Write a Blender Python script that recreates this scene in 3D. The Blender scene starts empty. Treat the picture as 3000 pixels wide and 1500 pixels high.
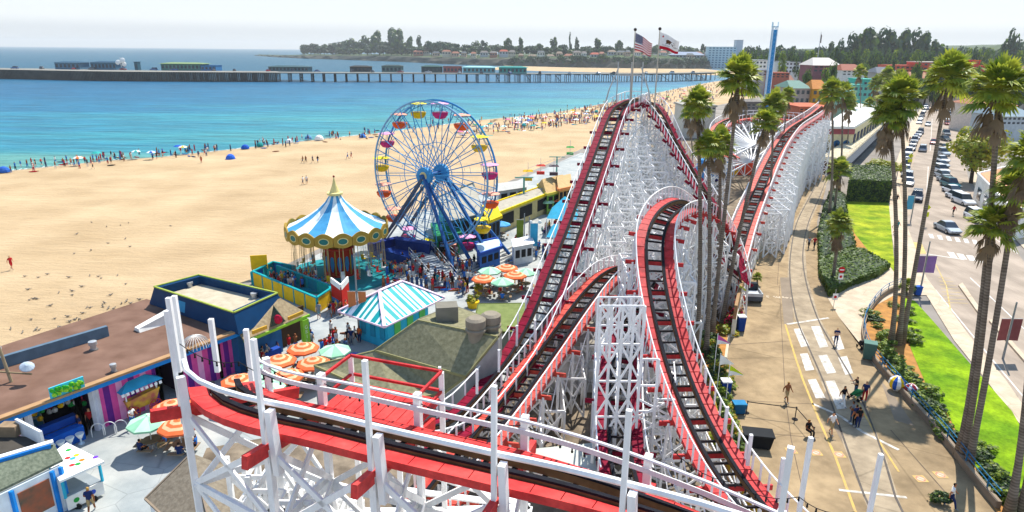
import bpy, math, random
from mathutils import Vector, Matrix
R = math.radians
PI = math.pi
rnd = random.Random(7)
scene = bpy.context.scene
COL = scene.collection

# ---------------------------------------------------------------- camera, sky, sun
F = 1950.0; CAM_H = 26.0; ROLL = R(0.55); PITCH = math.atan(604 / F)
cam = bpy.data.cameras.new('camera'); cam.lens = F * 36 / 3000; cam.sensor_width = 36
cam.clip_start = 0.5; cam.clip_end = 60000
camo = bpy.data.objects.new('camera', cam); COL.objects.link(camo)
camo.matrix_world = Matrix.Translation((0, 0, CAM_H)) @ Matrix.Rotation(PI / 2 - PITCH, 4, 'X') @ Matrix.Rotation(ROLL, 4, 'Z')
scene.camera = camo

SUN_AZ = R(28); SUN_EL = R(56)
world = bpy.data.worlds.new('World'); scene.world = world; world.use_nodes = True
wn = world.node_tree
sky = wn.nodes.new('ShaderNodeTexSky'); sky.sky_type = 'NISHITA'; sky.sun_disc = False
sky.sun_elevation = SUN_EL; sky.sun_rotation = SUN_AZ; sky.air_density = 1.0; sky.dust_density = 0.2; sky.ozone_density = 1.5
bg = wn.nodes['Background']; bg.inputs[1].default_value = 0.15
tint = wn.nodes.new('ShaderNodeMix'); tint.data_type = 'RGBA'; tint.blend_type = 'MULTIPLY'; tint.inputs[0].default_value = 1.0
tint.inputs[7].default_value = (1.0, 1.005, 1.04, 1)
wn.links.new(sky.outputs[0], tint.inputs[6])
cap = wn.nodes.new('ShaderNodeMix'); cap.data_type = 'RGBA'; cap.blend_type = 'DARKEN'; cap.inputs[0].default_value = 1.0   # keeps the hazy horizon from burning out
wn.links.new(tint.outputs[2], cap.inputs[6])
tcw = wn.nodes.new('ShaderNodeTexCoord'); sw = wn.nodes.new('ShaderNodeSeparateXYZ'); wn.links.new(tcw.outputs['Generated'], sw.inputs[0])
rw = wn.nodes.new('ShaderNodeValToRGB'); wn.links.new(sw.outputs[2], rw.inputs[0]); re_ = rw.color_ramp.elements
re_[0].position = 0.0; re_[0].color = (.80, .79, .78, 1); re_[1].position = 0.5; re_[1].color = (1, 1, 1, 1)
for p_, c_ in ((.022, (.79, .83, .86)), (.034, (.98, 1.02, 1.03)), (.12, (.88, 1.0, 1.06))):
    k_ = re_.new(p_); k_.color = (*c_, 1)
scl = wn.nodes.new('ShaderNodeMix'); scl.data_type = 'RGBA'; scl.blend_type = 'MULTIPLY'; scl.inputs[0].default_value = 1.0; scl.inputs[7].default_value = (3.7, 3.7, 3.7, 1)
wn.links.new(rw.outputs[0], scl.inputs[6]); wn.links.new(scl.outputs[2], cap.inputs[7]); wn.links.new(cap.outputs[2], bg.inputs[0])
sun = bpy.data.lights.new('sun', 'SUN'); sun.energy = 4.0; sun.angle = R(0.5); sun.color = (1.0, 0.955, 0.88)
suno = bpy.data.objects.new('sun', sun); COL.objects.link(suno)
sd = Vector((math.sin(SUN_AZ) * math.cos(SUN_EL), math.cos(SUN_AZ) * math.cos(SUN_EL), math.sin(SUN_EL)))
suno.rotation_euler = (-sd).to_track_quat('-Z', 'Y').to_euler(); suno.location = (0, 0, 80)
vs = scene.view_settings
vs.view_transform = 'Standard'; vs.look = 'None'; vs.gamma = 1; vs.exposure = 0.84
scene.cycles.max_bounces = 5; scene.cycles.diffuse_bounces = 3; scene.cycles.glossy_bounces = 2
scene.cycles.transparent_max_bounces = 6

# ---------------------------------------------------------------- where things stand
KD = 3000 / 2576
def _ray(dx, dy):
    u = (dx * KD - 1500) / F; v = (750 - dy * KD) / F
    c, s = math.cos(ROLL), math.sin(ROLL); uu = u * c - v * s; vv = u * s + v * c
    cp, sp = math.cos(PITCH), math.sin(PITCH)
    return Vector((uu, cp + vv * sp, -sp + vv * cp))
def G(dx, dy, z=0.0):
    "the point at height z that the photograph shows at dx, dy"
    d = _ray(dx, dy); t = (z - CAM_H) / d.z
    return Vector((0, 0, CAM_H)) + d * t
def A(dx, dy, Y):
    d = _ray(dx, dy); t = Y / d.y
    return Vector((0, 0, CAM_H)) + d * t

# ---------------------------------------------------------------- materials
MATS = {}
def mat(name, rgb, rough=0.7, var=0.12, scale=1.5, metal=0.0, bump=0.0, spec=0.08, rgb2=None, coord='Object', emit=None, detail=4.0):
    if name in MATS: return MATS[name]
    m = bpy.data.materials.new(name); m.use_nodes = True; nt = m.node_tree; n = nt.nodes; L = nt.links
    b = n['Principled BSDF']; b.inputs['Roughness'].default_value = rough; b.inputs['Metallic'].default_value = metal
    b.inputs['Specular IOR Level'].default_value = spec
    tc = n.new('ShaderNodeTexCoord'); nz = n.new('ShaderNodeTexNoise'); nz.inputs['Scale'].default_value = scale
    nz.inputs['Detail'].default_value = detail; L.new(tc.outputs[coord], nz.inputs['Vector'])
    mx = n.new('ShaderNodeMix'); mx.data_type = 'RGBA'
    mr = n.new('ShaderNodeMapRange'); mr.inputs[1].default_value = 0.3; mr.inputs[2].default_value = 0.7
    L.new(nz.outputs['Fac'], mr.inputs[0]); L.new(mr.outputs[0], mx.inputs[0])
    if rgb2 is None: rgb2 = tuple(min(1, c * (1 + var)) for c in rgb); rgb1 = tuple(c * (1 - var) for c in rgb)
    else: rgb1 = rgb
    mx.inputs[6].default_value = (*rgb1, 1); mx.inputs[7].default_value = (*rgb2, 1)
    L.new(mx.outputs[2], b.inputs['Base Color'])
    if bump:
        bp = n.new('ShaderNodeBump'); bp.inputs['Strength'].default_value = bump; bp.inputs['Distance'].default_value = 0.05
        L.new(nz.outputs['Fac'], bp.inputs['Height']); L.new(bp.outputs[0], b.inputs['Normal'])
    MATS[name] = m
    return m
def wear(m, scale, lo=0.8, hi=1.08, stretch=(1, 1, 1), crack=0.0, rot=0.0):
    "breaks a surface up with stains, scuffs and (for paving) fine cracks that belong to the surface"
    nt = m.node_tree; n = nt.nodes; L = nt.links; b = n['Principled BSDF']; src = b.inputs['Base Color'].links[0].from_socket
    tc = n.new('ShaderNodeTexCoord'); mp = n.new('ShaderNodeMapping'); mp.inputs['Scale'].default_value = stretch; mp.inputs['Rotation'].default_value = (0, 0, rot); L.new(tc.outputs['Object'], mp.inputs[0])
    z = n.new('ShaderNodeTexNoise'); z.inputs['Scale'].default_value = scale; z.inputs['Detail'].default_value = 10; z.inputs['Roughness'].default_value = .7; L.new(mp.outputs[0], z.inputs[0])
    r = n.new('ShaderNodeMapRange'); r.inputs[1].default_value = .36; r.inputs[2].default_value = .62; r.inputs[3].default_value = lo; r.inputs[4].default_value = hi; L.new(z.outputs['Fac'], r.inputs[0]); fac = r.outputs[0]
    if crack:
        v = n.new('ShaderNodeTexVoronoi'); v.feature = 'DISTANCE_TO_EDGE'; v.inputs['Scale'].default_value = crack; L.new(mp.outputs[0], v.inputs['Vector'])
        c = n.new('ShaderNodeMapRange'); c.inputs[1].default_value = .0; c.inputs[2].default_value = .012; c.inputs[3].default_value = .72; c.inputs[4].default_value = 1; L.new(v.outputs['Distance'], c.inputs[0])
        q = n.new('ShaderNodeMath'); q.operation = 'MULTIPLY'; L.new(fac, q.inputs[0]); L.new(c.outputs[0], q.inputs[1]); fac = q.outputs[0]
    mx = n.new('ShaderNodeMix'); mx.data_type = 'RGBA'; mx.blend_type = 'MULTIPLY'; mx.inputs[0].default_value = 1; L.new(src, mx.inputs[6]); L.new(fac, mx.inputs[7]); L.new(mx.outputs[2], b.inputs['Base Color']); return m
def hexc(h):
    v = [int(h[i:i + 2], 16) / 255 for i in (0, 2, 4)]
    return tuple(x / 12.92 if x < 0.04045 else ((x + 0.055) / 1.055) ** 2.4 for x in v)
def M(h, k=1.0, rough=0.7, **kw):
    "a painted or plain surface of the given colour"
    nm = 'surface_%s_%d_%d' % (h, int(k * 100), int(rough * 100))
    if nm in MATS: return MATS[nm]
    return mat(nm, tuple(c * k for c in hexc(h)), rough, **kw)

WHITE = mat('white_paint', (0.80, 0.79, 0.77), 0.55, 0.0, 0.9, rgb2=(0.90, 0.89, 0.88), detail=9)
CRIM = mat('crimson_timber', (0.15, 0.003, 0.016), 0.6, 0.0, 1.5, rgb2=(0.25, 0.004, 0.03), spec=0.06, detail=8)  # deeper red than the other walkways, for lift, first drop and tower track
RED = mat('red_paint', (0.42, 0.010, 0.016), 0.6, 0.0, 0.8, rgb2=(0.62, 0.045, 0.045), spec=0.2, detail=10)
DRED = mat('worn_red_paint', (0.50, 0.022, 0.018), 0.6, 0.0, 2.0, rgb2=(0.72, 0.10, 0.06), spec=0.3)
RAIL = mat('greased_steel', (0.010, 0.010, 0.015), 0.75, 0.3, 3, spec=0.08)
TIE = mat('dark_tie_wood', (0.022, 0.018, 0.02), 0.8, 0.3, 3, spec=0.1)
STACK = mat('brown_track_wood', (0.17, 0.09, 0.04), 0.8, 0.3, 2, spec=0.15)
STEEL = mat('grey_metal', (0.45, 0.46, 0.47), 0.4, 0.1, 3, metal=0.5)
DARK = mat('dark_gap', (0.02, 0.02, 0.022), 0.8, 0.2, 3)
GLASS = mat('window_glass', (0.03, 0.045, 0.06), 0.12, 0.2, 1, spec=0.6)
WOOD = mat('weathered_wood', (0.26, 0.18, 0.11), 0.8, 0.25, 2)
TYRE = mat('tyre_rubber', (0.02, 0.02, 0.02), 0.85, 0.1, 3)

BRED = mat('bright_red_paint', (0.56, 0.022, 0.024), 0.6, 0.0, 0.9, rgb2=(0.76, 0.075, 0.065), spec=0.15, detail=10)
wear(BRED, 2.5, .72, 1.08); wear(WHITE, 2.2, .9, 1.06, (1, 1, .35)); wear(RED, 2.5, .62, 1.1); wear(CRIM, 2.5, .7, 1.2); wear(DRED, 2.5, .65, 1.1)
# ---------------------------------------------------------------- mesh building
class MB:
    def __init__(s): s.v = []; s.f = []; s.m = []; s.mi = 0
    def quadbox(s, c8):
        o = len(s.v); s.v += [tuple(p) for p in c8]
        for q in ((0, 1, 2, 3), (7, 6, 5, 4), (0, 4, 5, 1), (1, 5, 6, 2), (2, 6, 7, 3), (3, 7, 4, 0)):
            s.f.append(tuple(o + i for i in q)); s.m.append(s.mi)
        return s
    def box(s, x0, x1, y0, y1, z0, z1, rz=0, c=None):
        p = [(x0, y0, z0), (x0, y1, z0), (x1, y1, z0), (x1, y0, z0), (x0, y0, z1), (x0, y1, z1), (x1, y1, z1), (x1, y0, z1)]
        if rz:
            cx, cy = c if c else ((x0 + x1) / 2, (y0 + y1) / 2); a, b = math.cos(rz), math.sin(rz)
            p = [(cx + (x - cx) * a - (y - cy) * b, cy + (x - cx) * b + (y - cy) * a, z) for x, y, z in p]
        return s.quadbox(p)
    def beam(s, a, b, w, h=None, up=(0, 0, 1)):
        "square timber from a to b"
        a = Vector(a); b = Vector(b); h = h or w; d = b - a
        if d.length < 1e-6: return s
        d.normalize(); u = Vector(up)
        if abs(d.dot(u)) > 0.98: u = Vector((1, 0, 0))
        l = d.cross(u).normalized(); u = l.cross(d).normalized()
        l = l * (w / 2); u = u * (h / 2)
        return s.quadbox([a - l - u, a - l + u, a + l + u, a + l - u, b - l - u, b - l + u, b + l + u, b + l - u])
    def tube(s, pts, r, n=8, r2=None, cap=True):
        pts = [Vector(p) for p in pts]; o = len(s.v); k = len(pts)
        rs = r if isinstance(r, (list, tuple)) else [r + ((r2 if r2 is not None else r) - r) * i / max(1, k - 1) for i in range(k)]
        prev = None
        for i, p in enumerate(pts):
            d = (pts[min(i + 1, k - 1)] - pts[max(i - 1, 0)]).normalized()
            if prev is None: prev = Vector((1, 0, 0)) if abs(d.x) < 0.9 else Vector((0, 1, 0))
            u = (prev - d * prev.dot(d)).normalized(); w = d.cross(u); prev = u
            for j in range(n):
                a = 2 * PI * j / n
                s.v.append(tuple(p + u * (math.cos(a) * rs[i]) + w * (math.sin(a) * rs[i])))
        for i in range(k - 1):
            for j in range(n):
                s.f.append((o + i * n + j, o + i * n + (j + 1) % n, o + (i + 1) * n + (j + 1) % n, o + (i + 1) * n + j)); s.m.append(s.mi)
        if cap:
            s.f.append(tuple(o + j for j in reversed(range(n)))); s.m.append(s.mi)
            s.f.append(tuple(o + (k - 1) * n + j for j in range(n))); s.m.append(s.mi)
        return s
    def lathe(s, prof, n=16, c=(0, 0, 0), a0=0.0, cap=True):
        return s.tube([(c[0], c[1], c[2] + z) for r, z in prof], [max(r, 1e-3) for r, z in prof], n, cap=cap)
    def poly(s, pts):
        o = len(s.v); s.v += [tuple(p) for p in pts]; s.f.append(tuple(range(o, o + len(pts)))); s.m.append(s.mi); return s
    def prism(s, pts, z0, z1):
        o = len(s.v); k = len(pts)
        ar = sum(pts[i][0] * pts[(i + 1) % k][1] - pts[(i + 1) % k][0] * pts[i][1] for i in range(k))
        if ar < 0: pts = list(reversed(pts))
        s.v += [(p[0], p[1], z0) for p in pts] + [(p[0], p[1], z1) for p in pts]
        s.f.append(tuple(o + i for i in reversed(range(k)))); s.m.append(s.mi)
        s.f.append(tuple(o + k + i for i in range(k))); s.m.append(s.mi)
        for i in range(k):
            j = (i + 1) % k; s.f.append((o + i, o + j, o + k + j, o + k + i)); s.m.append(s.mi)
        return s
    def ball(s, c, r, n=8, k=6, sz=None):
        sz = sz or (1, 1, 1); o = len(s.v)
        for i in range(1, k):
            t = PI * i / k
            for j in range(n):
                a = 2 * PI * j / n
                s.v.append((c[0] + r * sz[0] * math.sin(t) * math.cos(a), c[1] + r * sz[1] * math.sin(t) * math.sin(a), c[2] + r * sz[2] * math.cos(t)))
        s.v.append((c[0], c[1], c[2] + r * sz[2])); s.v.append((c[0], c[1], c[2] - r * sz[2])); T = len(s.v) - 2; B = T + 1
        for i in range(k - 2):
            for j in range(n):
                s.f.append((o + i * n + j, o + (i + 1) * n + j, o + (i + 1) * n + (j + 1) % n, o + i * n + (j + 1) % n)); s.m.append(s.mi)
        for j in range(n):
            s.f.append((T, o + j, o + (j + 1) % n)); s.m.append(s.mi)
            s.f.append((B, o + (k - 2) * n + (j + 1) % n, o + (k - 2) * n + j)); s.m.append(s.mi)
        return s
    def build(s, name, mats, parent=None, smooth=False, **props):
        me = bpy.data.meshes.new(name); me.from_pydata(s.v, [], s.f)
        for m in (mats if isinstance(mats, (list, tuple)) else [mats]): me.materials.append(m)
        if isinstance(mats, (list, tuple)) and len(mats) > 1: me.polygons.foreach_set('material_index', s.m)
        if smooth: me.polygons.foreach_set('use_smooth', [True] * len(me.polygons))
        me.update()
        o = bpy.data.objects.new(name, me); COL.objects.link(o)
        if parent:
            o.parent = parent
        for k, v in props.items(): o[k] = v
        return o
def tag(o, label=None, cat=None, group=None, kind=None):
    if label: o['label'] = label
    if cat: o['category'] = cat
    if group: o['group'] = group
    if kind: o['kind'] = kind
    return o
def thing(name, label, cat, loc=(0, 0, 0), rz=0.0, group=None):
    o = bpy.data.objects.new(name, None); COL.objects.link(o); o.empty_display_size = 0.2
    o.location = loc; o.rotation_euler = (0, 0, rz)
    return tag(o, label, cat, group)
def structure(o): o['kind'] = 'structure'; return o
KIDS = {}
def dup(o, loc=None, rz=None, sc=None, label=None, group=None, parent=None):
    kids = [c for c in o.children]
    r = o.copy(); COL.objects.link(r)
    if parent: r.parent = parent
    if loc is not None: r.location = loc
    if rz is not None: r.rotation_euler = (0, 0, rz)
    if sc is not None: r.scale = (sc, sc, sc) if not isinstance(sc, (tuple, list)) else sc
    if label: r['label'] = label
    if group: r['group'] = group
    for c in kids: dup(c, parent=r)
    return r
def smooth_path(pts, ds):
    "Catmull-Rom through pts, resampled every ds metres"
    P = [Vector(p) for p in pts]; P = [P[0] * 2 - P[1]] + P + [P[-1] * 2 - P[-2]]; out = []
    for i in range(1, len(P) - 2):
        for k in range(24):
            t = k / 24; a, b, c, d = P[i - 1:i + 3]
            out.append(0.5 * ((2 * b) + (c - a) * t + (2 * a - 5 * b + 4 * c - d) * t * t + (3 * b - a - 3 * c + d) * t ** 3))
    out.append(P[-2]); res = [out[0]]; acc = 0.0
    for a, b in zip(out, out[1:]):
        L = (b - a).length
        while acc + L >= ds:
            t = (ds - acc) / L; a = a.lerp(b, t); L = (b - a).length; acc = 0; res.append(a.copy())
        acc += L
    return res
ORD = ['first', 'second', 'third', 'fourth', 'fifth', 'sixth', 'seventh', 'eighth', 'ninth', 'tenth', 'eleventh', 'twelfth', 'thirteenth', 'fourteenth', 'fifteenth', 'sixteenth', 'seventeenth', 'eighteenth', 'nineteenth', 'twentieth']
def nth(i):
    i += 1
    if i <= 20: return ORD[i - 1]
    tens = {2: 'twenty', 3: 'thirty', 4: 'forty', 5: 'fifty', 6: 'sixty', 7: 'seventy', 8: 'eighty', 9: 'ninety'}
    h = '' if i < 100 else ['', 'hundred-and-', 'two-hundred-and-'][i // 100]
    j = i % 100
    if 20 < j < 100 and j % 10 == 0: return h + {3: 'thirtieth', 4: 'fortieth', 5: 'fiftieth', 6: 'sixtieth', 7: 'seventieth', 8: 'eightieth', 9: 'ninetieth'}[j // 10]
    if 0 < j <= 20: return h + ORD[j - 1]
    if j == 0: return h[:-5] + 'th'
    return h + tens[j // 10] + ('-' + ORD[j % 10 - 1] if j % 10 else 'th').replace('ytht', 'ieth')
# ================================================================ SETTING
def flat(name, pts, z, m, **kw):
    "a ground sheet through photograph points (dx, dy) or metric points (Vector)"
    q = [p if isinstance(p, Vector) else G(p[0], p[1]) for p in pts]
    return structure(MB().poly([(p.x, p.y, z) for p in q]).build(name, m, **kw))

# sea: one sheet to the horizon
def water_material():
    m = bpy.data.materials.new('sea_water'); m.use_nodes = True; nt = m.node_tree; n = nt.nodes; L = nt.links
    b = n['Principled BSDF']
    tc = n.new('ShaderNodeTexCoord'); sep = n.new('ShaderNodeSeparateXYZ'); L.new(tc.outputs['Object'], sep.inputs[0])
    # distance out from the shore line, about along (-0.50, 0.86)
    def math_(op, a, b_=None, val=None):
        x = n.new('ShaderNodeMath'); x.operation = op
        L.new(a, x.inputs[0])
        if b_ is not None: L.new(b_, x.inputs[1])
        if val is not None: x.inputs[1].default_value = val
        return x.outputs[0]
    # shore runs from (-112,145) to (19,293): normal (-0.75,0.66)
    d = math_('ADD', math_('MULTIPLY', sep.outputs[0], val=-0.65), math_('MULTIPLY', sep.outputs[1], val=0.76))
    mp = n.new('ShaderNodeMapping'); mp.inputs['Rotation'].default_value = (0, 0, R(-40)); mp.inputs['Scale'].default_value = (0.004, 0.03, 1)
    L.new(tc.outputs['Object'], mp.inputs[0])
    nz = n.new('ShaderNodeTexNoise'); nz.inputs['Scale'].default_value = 1.0; nz.inputs['Detail'].default_value = 5; L.new(mp.outputs[0], nz.inputs[0])
    dd = math_('ADD', d, math_('MULTIPLY', math_('SUBTRACT', nz.outputs['Fac'], val=0.5), val=300))
    mr = n.new('ShaderNodeMapRange'); mr.inputs[1].default_value = 170; mr.inputs[2].default_value = 760; L.new(dd, mr.inputs[0])
    cr = n.new('ShaderNodeValToRGB'); L.new(mr.outputs[0], cr.inputs[0]); e = cr.color_ramp.elements
    e[0].position = 0.0; e[0].color = (0.10, 0.30, 0.27, 1); e[1].position = 1.0; e[1].color = (0.0, 0.075, 0.14, 1)
    for p, c in ((0.12, (0.025, 0.235, 0.29)), (0.3, (0.006, 0.145, 0.26)), (0.6, (0.003, 0.10, 0.21))):
        k = e.new(p); k.color = (*c, 1)
    b.inputs['Roughness'].default_value = 0.4; b.inputs['IOR'].default_value = 1.33; b.inputs['Specular IOR Level'].default_value = 0.22
    # ripples: long soft swell plus chop
    mp2 = n.new('ShaderNodeMapping'); mp2.inputs['Rotation'].default_value = (0, 0, R(-40)); mp2.inputs['Scale'].default_value = (0.05, 0.28, 1); L.new(tc.outputs['Object'], mp2.inputs[0])
    n2 = n.new('ShaderNodeTexNoise'); n2.inputs['Scale'].default_value = 1; n2.inputs['Detail'].default_value = 6; n2.inputs['Roughness'].default_value = 0.65; L.new(mp2.outputs[0], n2.inputs[0])
    bp = n.new('ShaderNodeBump'); bp.inputs['Strength'].default_value = 1.0; bp.inputs['Distance'].default_value = 2.2
    mr2 = n.new('ShaderNodeMapRange'); mr2.inputs[1].default_value = .32; mr2.inputs[2].default_value = .68; mr2.inputs[3].default_value = .62; mr2.inputs[4].default_value = 1.3; L.new(n2.outputs['Fac'], mr2.inputs[0])
    mul = n.new('ShaderNodeMix'); mul.data_type = 'RGBA'; mul.blend_type = 'MULTIPLY'; mul.inputs[0].default_value = 1; L.new(cr.outputs[0], mul.inputs[6]); L.new(mr2.outputs[0], mul.inputs[7]); L.new(mul.outputs[2], b.inputs['Base Color'])
    L.new(n2.outputs['Fac'], bp.inputs['Height']); L.new(bp.outputs[0], b.inputs['Normal'])
    return m
SEA = water_material()
mb = MB()
xs = [-12000, -6000, -3000, -1200, -600, -300, 0, 400, 1200, 4000]; ys = [-200, 0, 100, 200, 300, 450, 700, 1200, 3000, 6000, 12000]
vi = {}
for i, x in enumerate(xs):
    for j, y in enumerate(ys): vi[i, j] = len(mb.v); mb.v.append((x, y, -0.35))
for i in range(len(xs) - 1):
    for j in range(len(ys) - 1): mb.f.append((vi[i, j], vi[i + 1, j], vi[i + 1, j + 1], vi[i, j + 1])); mb.m.append(0)
structure(mb.build('sea', SEA))

# beach sand: a strip mesh that slopes down under the water along the shore
SHORE = [Vector((-330, -40, 0)), Vector((-200, 75, 0))] + [G(*p) for p in ((0, 427), (130, 414), (270, 400), (400, 391), (560, 374), (700, 359), (820, 345), (940, 333), (1060, 318), (1200, 300), (1300, 291), (1400, 280), (1500, 262), (1600, 243), (1700, 222), (1780, 207), (1830, 199))]
SHORE += [Vector((260, 800, 0)), Vector((150, 850, 0)), Vector((40, 905, 0)), Vector((-60, 960, 0))]
SAND = mat('beach_sand', (0.42, 0.295, 0.165), 0.95, 0, 0.09, rgb2=(0.56, 0.41, 0.245), bump=0.0, coord='Object', detail=9)
def add_sand_detail(m):
    nt = m.node_tree; n = nt.nodes; L = nt.links; b = n['Principled BSDF']
    tc = n.new('ShaderNodeTexCoord'); nz = n.new('ShaderNodeTexNoise'); nz.inputs['Scale'].default_value = 1.1; nz.inputs['Detail'].default_value = 9; nz.inputs['Roughness'].default_value = 0.7
    mp = n.new('ShaderNodeMapping'); mp.inputs['Rotation'].default_value = (0, 0, R(-48)); mp.inputs['Scale'].default_value = (0.25, 1, 1)
    L.new(tc.outputs['Object'], mp.inputs[0]); L.new(mp.outputs[0], nz.inputs[0])
    bp = n.new('ShaderNodeBump'); bp.inputs['Strength'].default_value = 0.7; bp.inputs['Distance'].default_value = 0.6
    L.new(nz.outputs['Fac'], bp.inputs['Height']); L.new(bp.outputs[0], b.inputs['Normal'])
add_sand_detail(SAND)
WETSAND = mat('wet_sand', (0.36, 0.26, 0.16), 0.35, 0.12, 0.1)
mb = MB(); k = len(SHORE)
def shore_off(i, d):
    a = SHORE[max(i - 1, 0)]; b = SHORE[min(i + 1, k - 1)]; t = (b - a).normalized(); nrm = Vector((t.y, -t.x, 0))
    return SHORE[i] + nrm * d
rows = [(-14, -1.6), (0, -0.36), (2.2, -0.22), (9, 0.0), (30, 0.02)]
ring = []
for i in range(k):
    ring.append([shore_off(i, d) + Vector((0, 0, z)) for d, z in rows])
for i in range(k - 1):
    for j in range(len(rows) - 1):
        mb.mi = 1 if j <= 1 else 0
        mb.poly([ring[i][j], ring[i][j + 1], ring[i + 1][j + 1], ring[i + 1][j]])
mb.mi = 0
back = [(-400, -200), (3000, -200), (3000, 1500), (400, 1500)]
land = [r[-1] for r in ring]
inner = [Vector((-330, -200, 0.02))]
o = len(mb.v)
allp = [(p.x, p.y, 0.02) for p in land] + [(40, 1500, 0.02), (300, 1500, 0.02), (300, -200, 0.02), (-330, -200, 0.02)]
mb.poly(allp)
structure(mb.build('sand_beach', [SAND, WETSAND]))

# general land sheet under the town (from the boardwalk rightwards to the horizon)
TOWNG = mat('town_ground', (0.26, 0.23, 0.20), 0.95, 0.25, 0.12, detail=8)
flat('ground', [Vector((-60, -200, 0)), G(0, 960), G(330, 800), G(640, 705), G(930, 565), G(1250, 470), G(1470, 372), G(1640, 300), G(1900, 245), Vector((300, 640, 0)), Vector((420, 900, 0)), Vector((500, 6000, 0)), Vector((9000, 9000, 0)), Vector((9000, -200, 0))], 0.06, TOWNG)
PLAZA = mat('plaza_paint', (0.30, 0.33, 0.33), 0.8, 0, 0.25, rgb2=(0.44, 0.44, 0.41), detail=10)
flat('boardwalk_pavement', [Vector((-60, 15, 0)), G(0, 1010), G(330, 830), G(640, 722), G(930, 575), G(1250, 478), G(1460, 385), G(1560, 400), G(1640, 640), G(1500, 1000), Vector((3, 28, 0)), Vector((3, 10, 0)), Vector((-60, 0, 0))], 0.075, PLAZA)
ASPH = mat('path_asphalt', (0.25, 0.18, 0.105), 0.9, 0, 0.35, rgb2=(0.39, 0.285, 0.165), detail=9, bump=0.1)
STREETM = mat('street_asphalt', (0.29, 0.235, 0.185), 0.9, 0, 0.2, rgb2=(0.42, 0.34, 0.27), detail=9, bump=0.05)
CONC = mat('pale_concrete', (0.50, 0.40, 0.29), 0.9, 0, 0.5, rgb2=(0.60, 0.49, 0.36), detail=7)
LANE = mat('rail_lane_concrete', (0.28, 0.22, 0.15), 0.9, 0, 0.4, rgb2=(0.40, 0.32, 0.22), detail=8)
PL = [(1905, 1400), (1850, 1275), (1838, 1150), (1832, 1050), (1826, 940), (1835, 860), (1858, 760), (1890, 680), (1925, 600), (1965, 520), (2010, 452), (2050, 412)]
PR = [(2080, 412), (2078, 470), (2055, 560), (2062, 640), (2068, 700), (2082, 752), (2110, 800), (2190, 905), (2240, 960), (2330, 1060), (2400, 1140), (2450, 1215), (2520, 1300), (2600, 1400)]
flat('promenade', PL + PR, 0.10, ASPH)
# rail lane and its rails
RL = [(2270, 1400), (2190, 1288), (2130, 1130), (2078, 980), (2040, 890), (2003, 800), (1987, 700), (1990, 630), (2005, 560), (2035, 500), (2060, 455)]
RR = [(2350, 1400), (2265, 1288), (2215, 1130), (2155, 980), (2105, 890), (2055, 800), (2025, 700), (2020, 630), (2034, 560), (2060, 500), (2078, 455)]
flat('rail_lane', [(x - 6, y) for x, y in RL] + [(x + 5, y) for x, y in reversed(RR)], 0.104, LANE)
RAILM = mat('rusty_rail', (0.09, 0.075, 0.065), 0.5, 0.2, 2)
mb = MB()
for line in (RL, RR):
    p = smooth_path([G(x, y) + Vector((0, 0, 0.108)) for x, y in line], 2.5)
    for a, b in zip(p, p[1:]):
        mb.beam(a, b + (b - a) * 0.02, 0.13, 0.03)
structure(mb.build('tram_rails', RAILM))
# painted markings
WP = mat('white_road_paint', (0.74, 0.71, 0.66), 0.8, 0, 2.5, rgb2=(0.45, 0.40, 0.33), detail=10); YP = mat('yellow_road_paint', (0.66, 0.42, 0.09), 0.8, 0, 1.5, rgb2=(0.42, 0.30, 0.14), detail=8); FADE = mat('worn_road_paint', (0.55, 0.45, 0.33), 0.85, 0.15, 3)
def strip(mb, pts, w, z=0.112):
    p = [G(x, y) for x, y in pts]
    L_ = []; R_ = []
    for i, q in enumerate(p):
        t = (p[min(i + 1, len(p) - 1)] - p[max(i - 1, 0)]).normalized(); nn = Vector((-t.y, t.x, 0)) * w / 2
        L_.append((q + nn)); R_.append((q - nn))
    for i in range(len(p) - 1): mb.poly([(*R_[i].xy, z), (*R_[i + 1].xy, z), (*L_[i + 1].xy, z), (*L_[i].xy, z)])
mb = MB()
bars = [[(1996, 830), (2015, 828), (2036, 873), (2015, 876)], [(2040, 824), (2062, 822), (2083, 874), (2062, 878)], [(2012, 893), (2031, 891), (2048, 933), (2026, 936)], [(2058, 897), (2080, 895), (2103, 940), (2080, 943)],
        [(2031, 958), (2052, 956), (2076, 1004), (2052, 1005)], [(2076, 962), (2099, 960), (2130, 1030), (2105, 1033)], [(2092, 850), (2112, 846), (2124, 880), (2106, 884)], [(2108, 902), (2130, 898), (2146, 942), (2126, 946)]]
for b in bars: mb.poly([(*G(x, y).xy, 0.112) for x, y in b])
strip(mb, [(1980, 818), (2084, 802)], 0.28); strip(mb, [(2042, 1018), (2110, 1048), (2170, 1090), (2260, 1135)], 0.26)
strip(mb, [(2110, 1236), (2280, 1255)], 0.22, 0.113)
structure(mb.build('crossing_marking', WP))
mb = MB()
strip(mb, [(1975, 818), (2000, 900), (2020, 960), (2060, 1060), (2100, 1150), (2150, 1288), (2180, 1370)], 0.16)
strip(mb, [(2150, 1000), (2215, 1120), (2260, 1190)], 0.14, 0.113)
structure(mb.build('yellow_line_marking', YP))
mb = MB()
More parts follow.
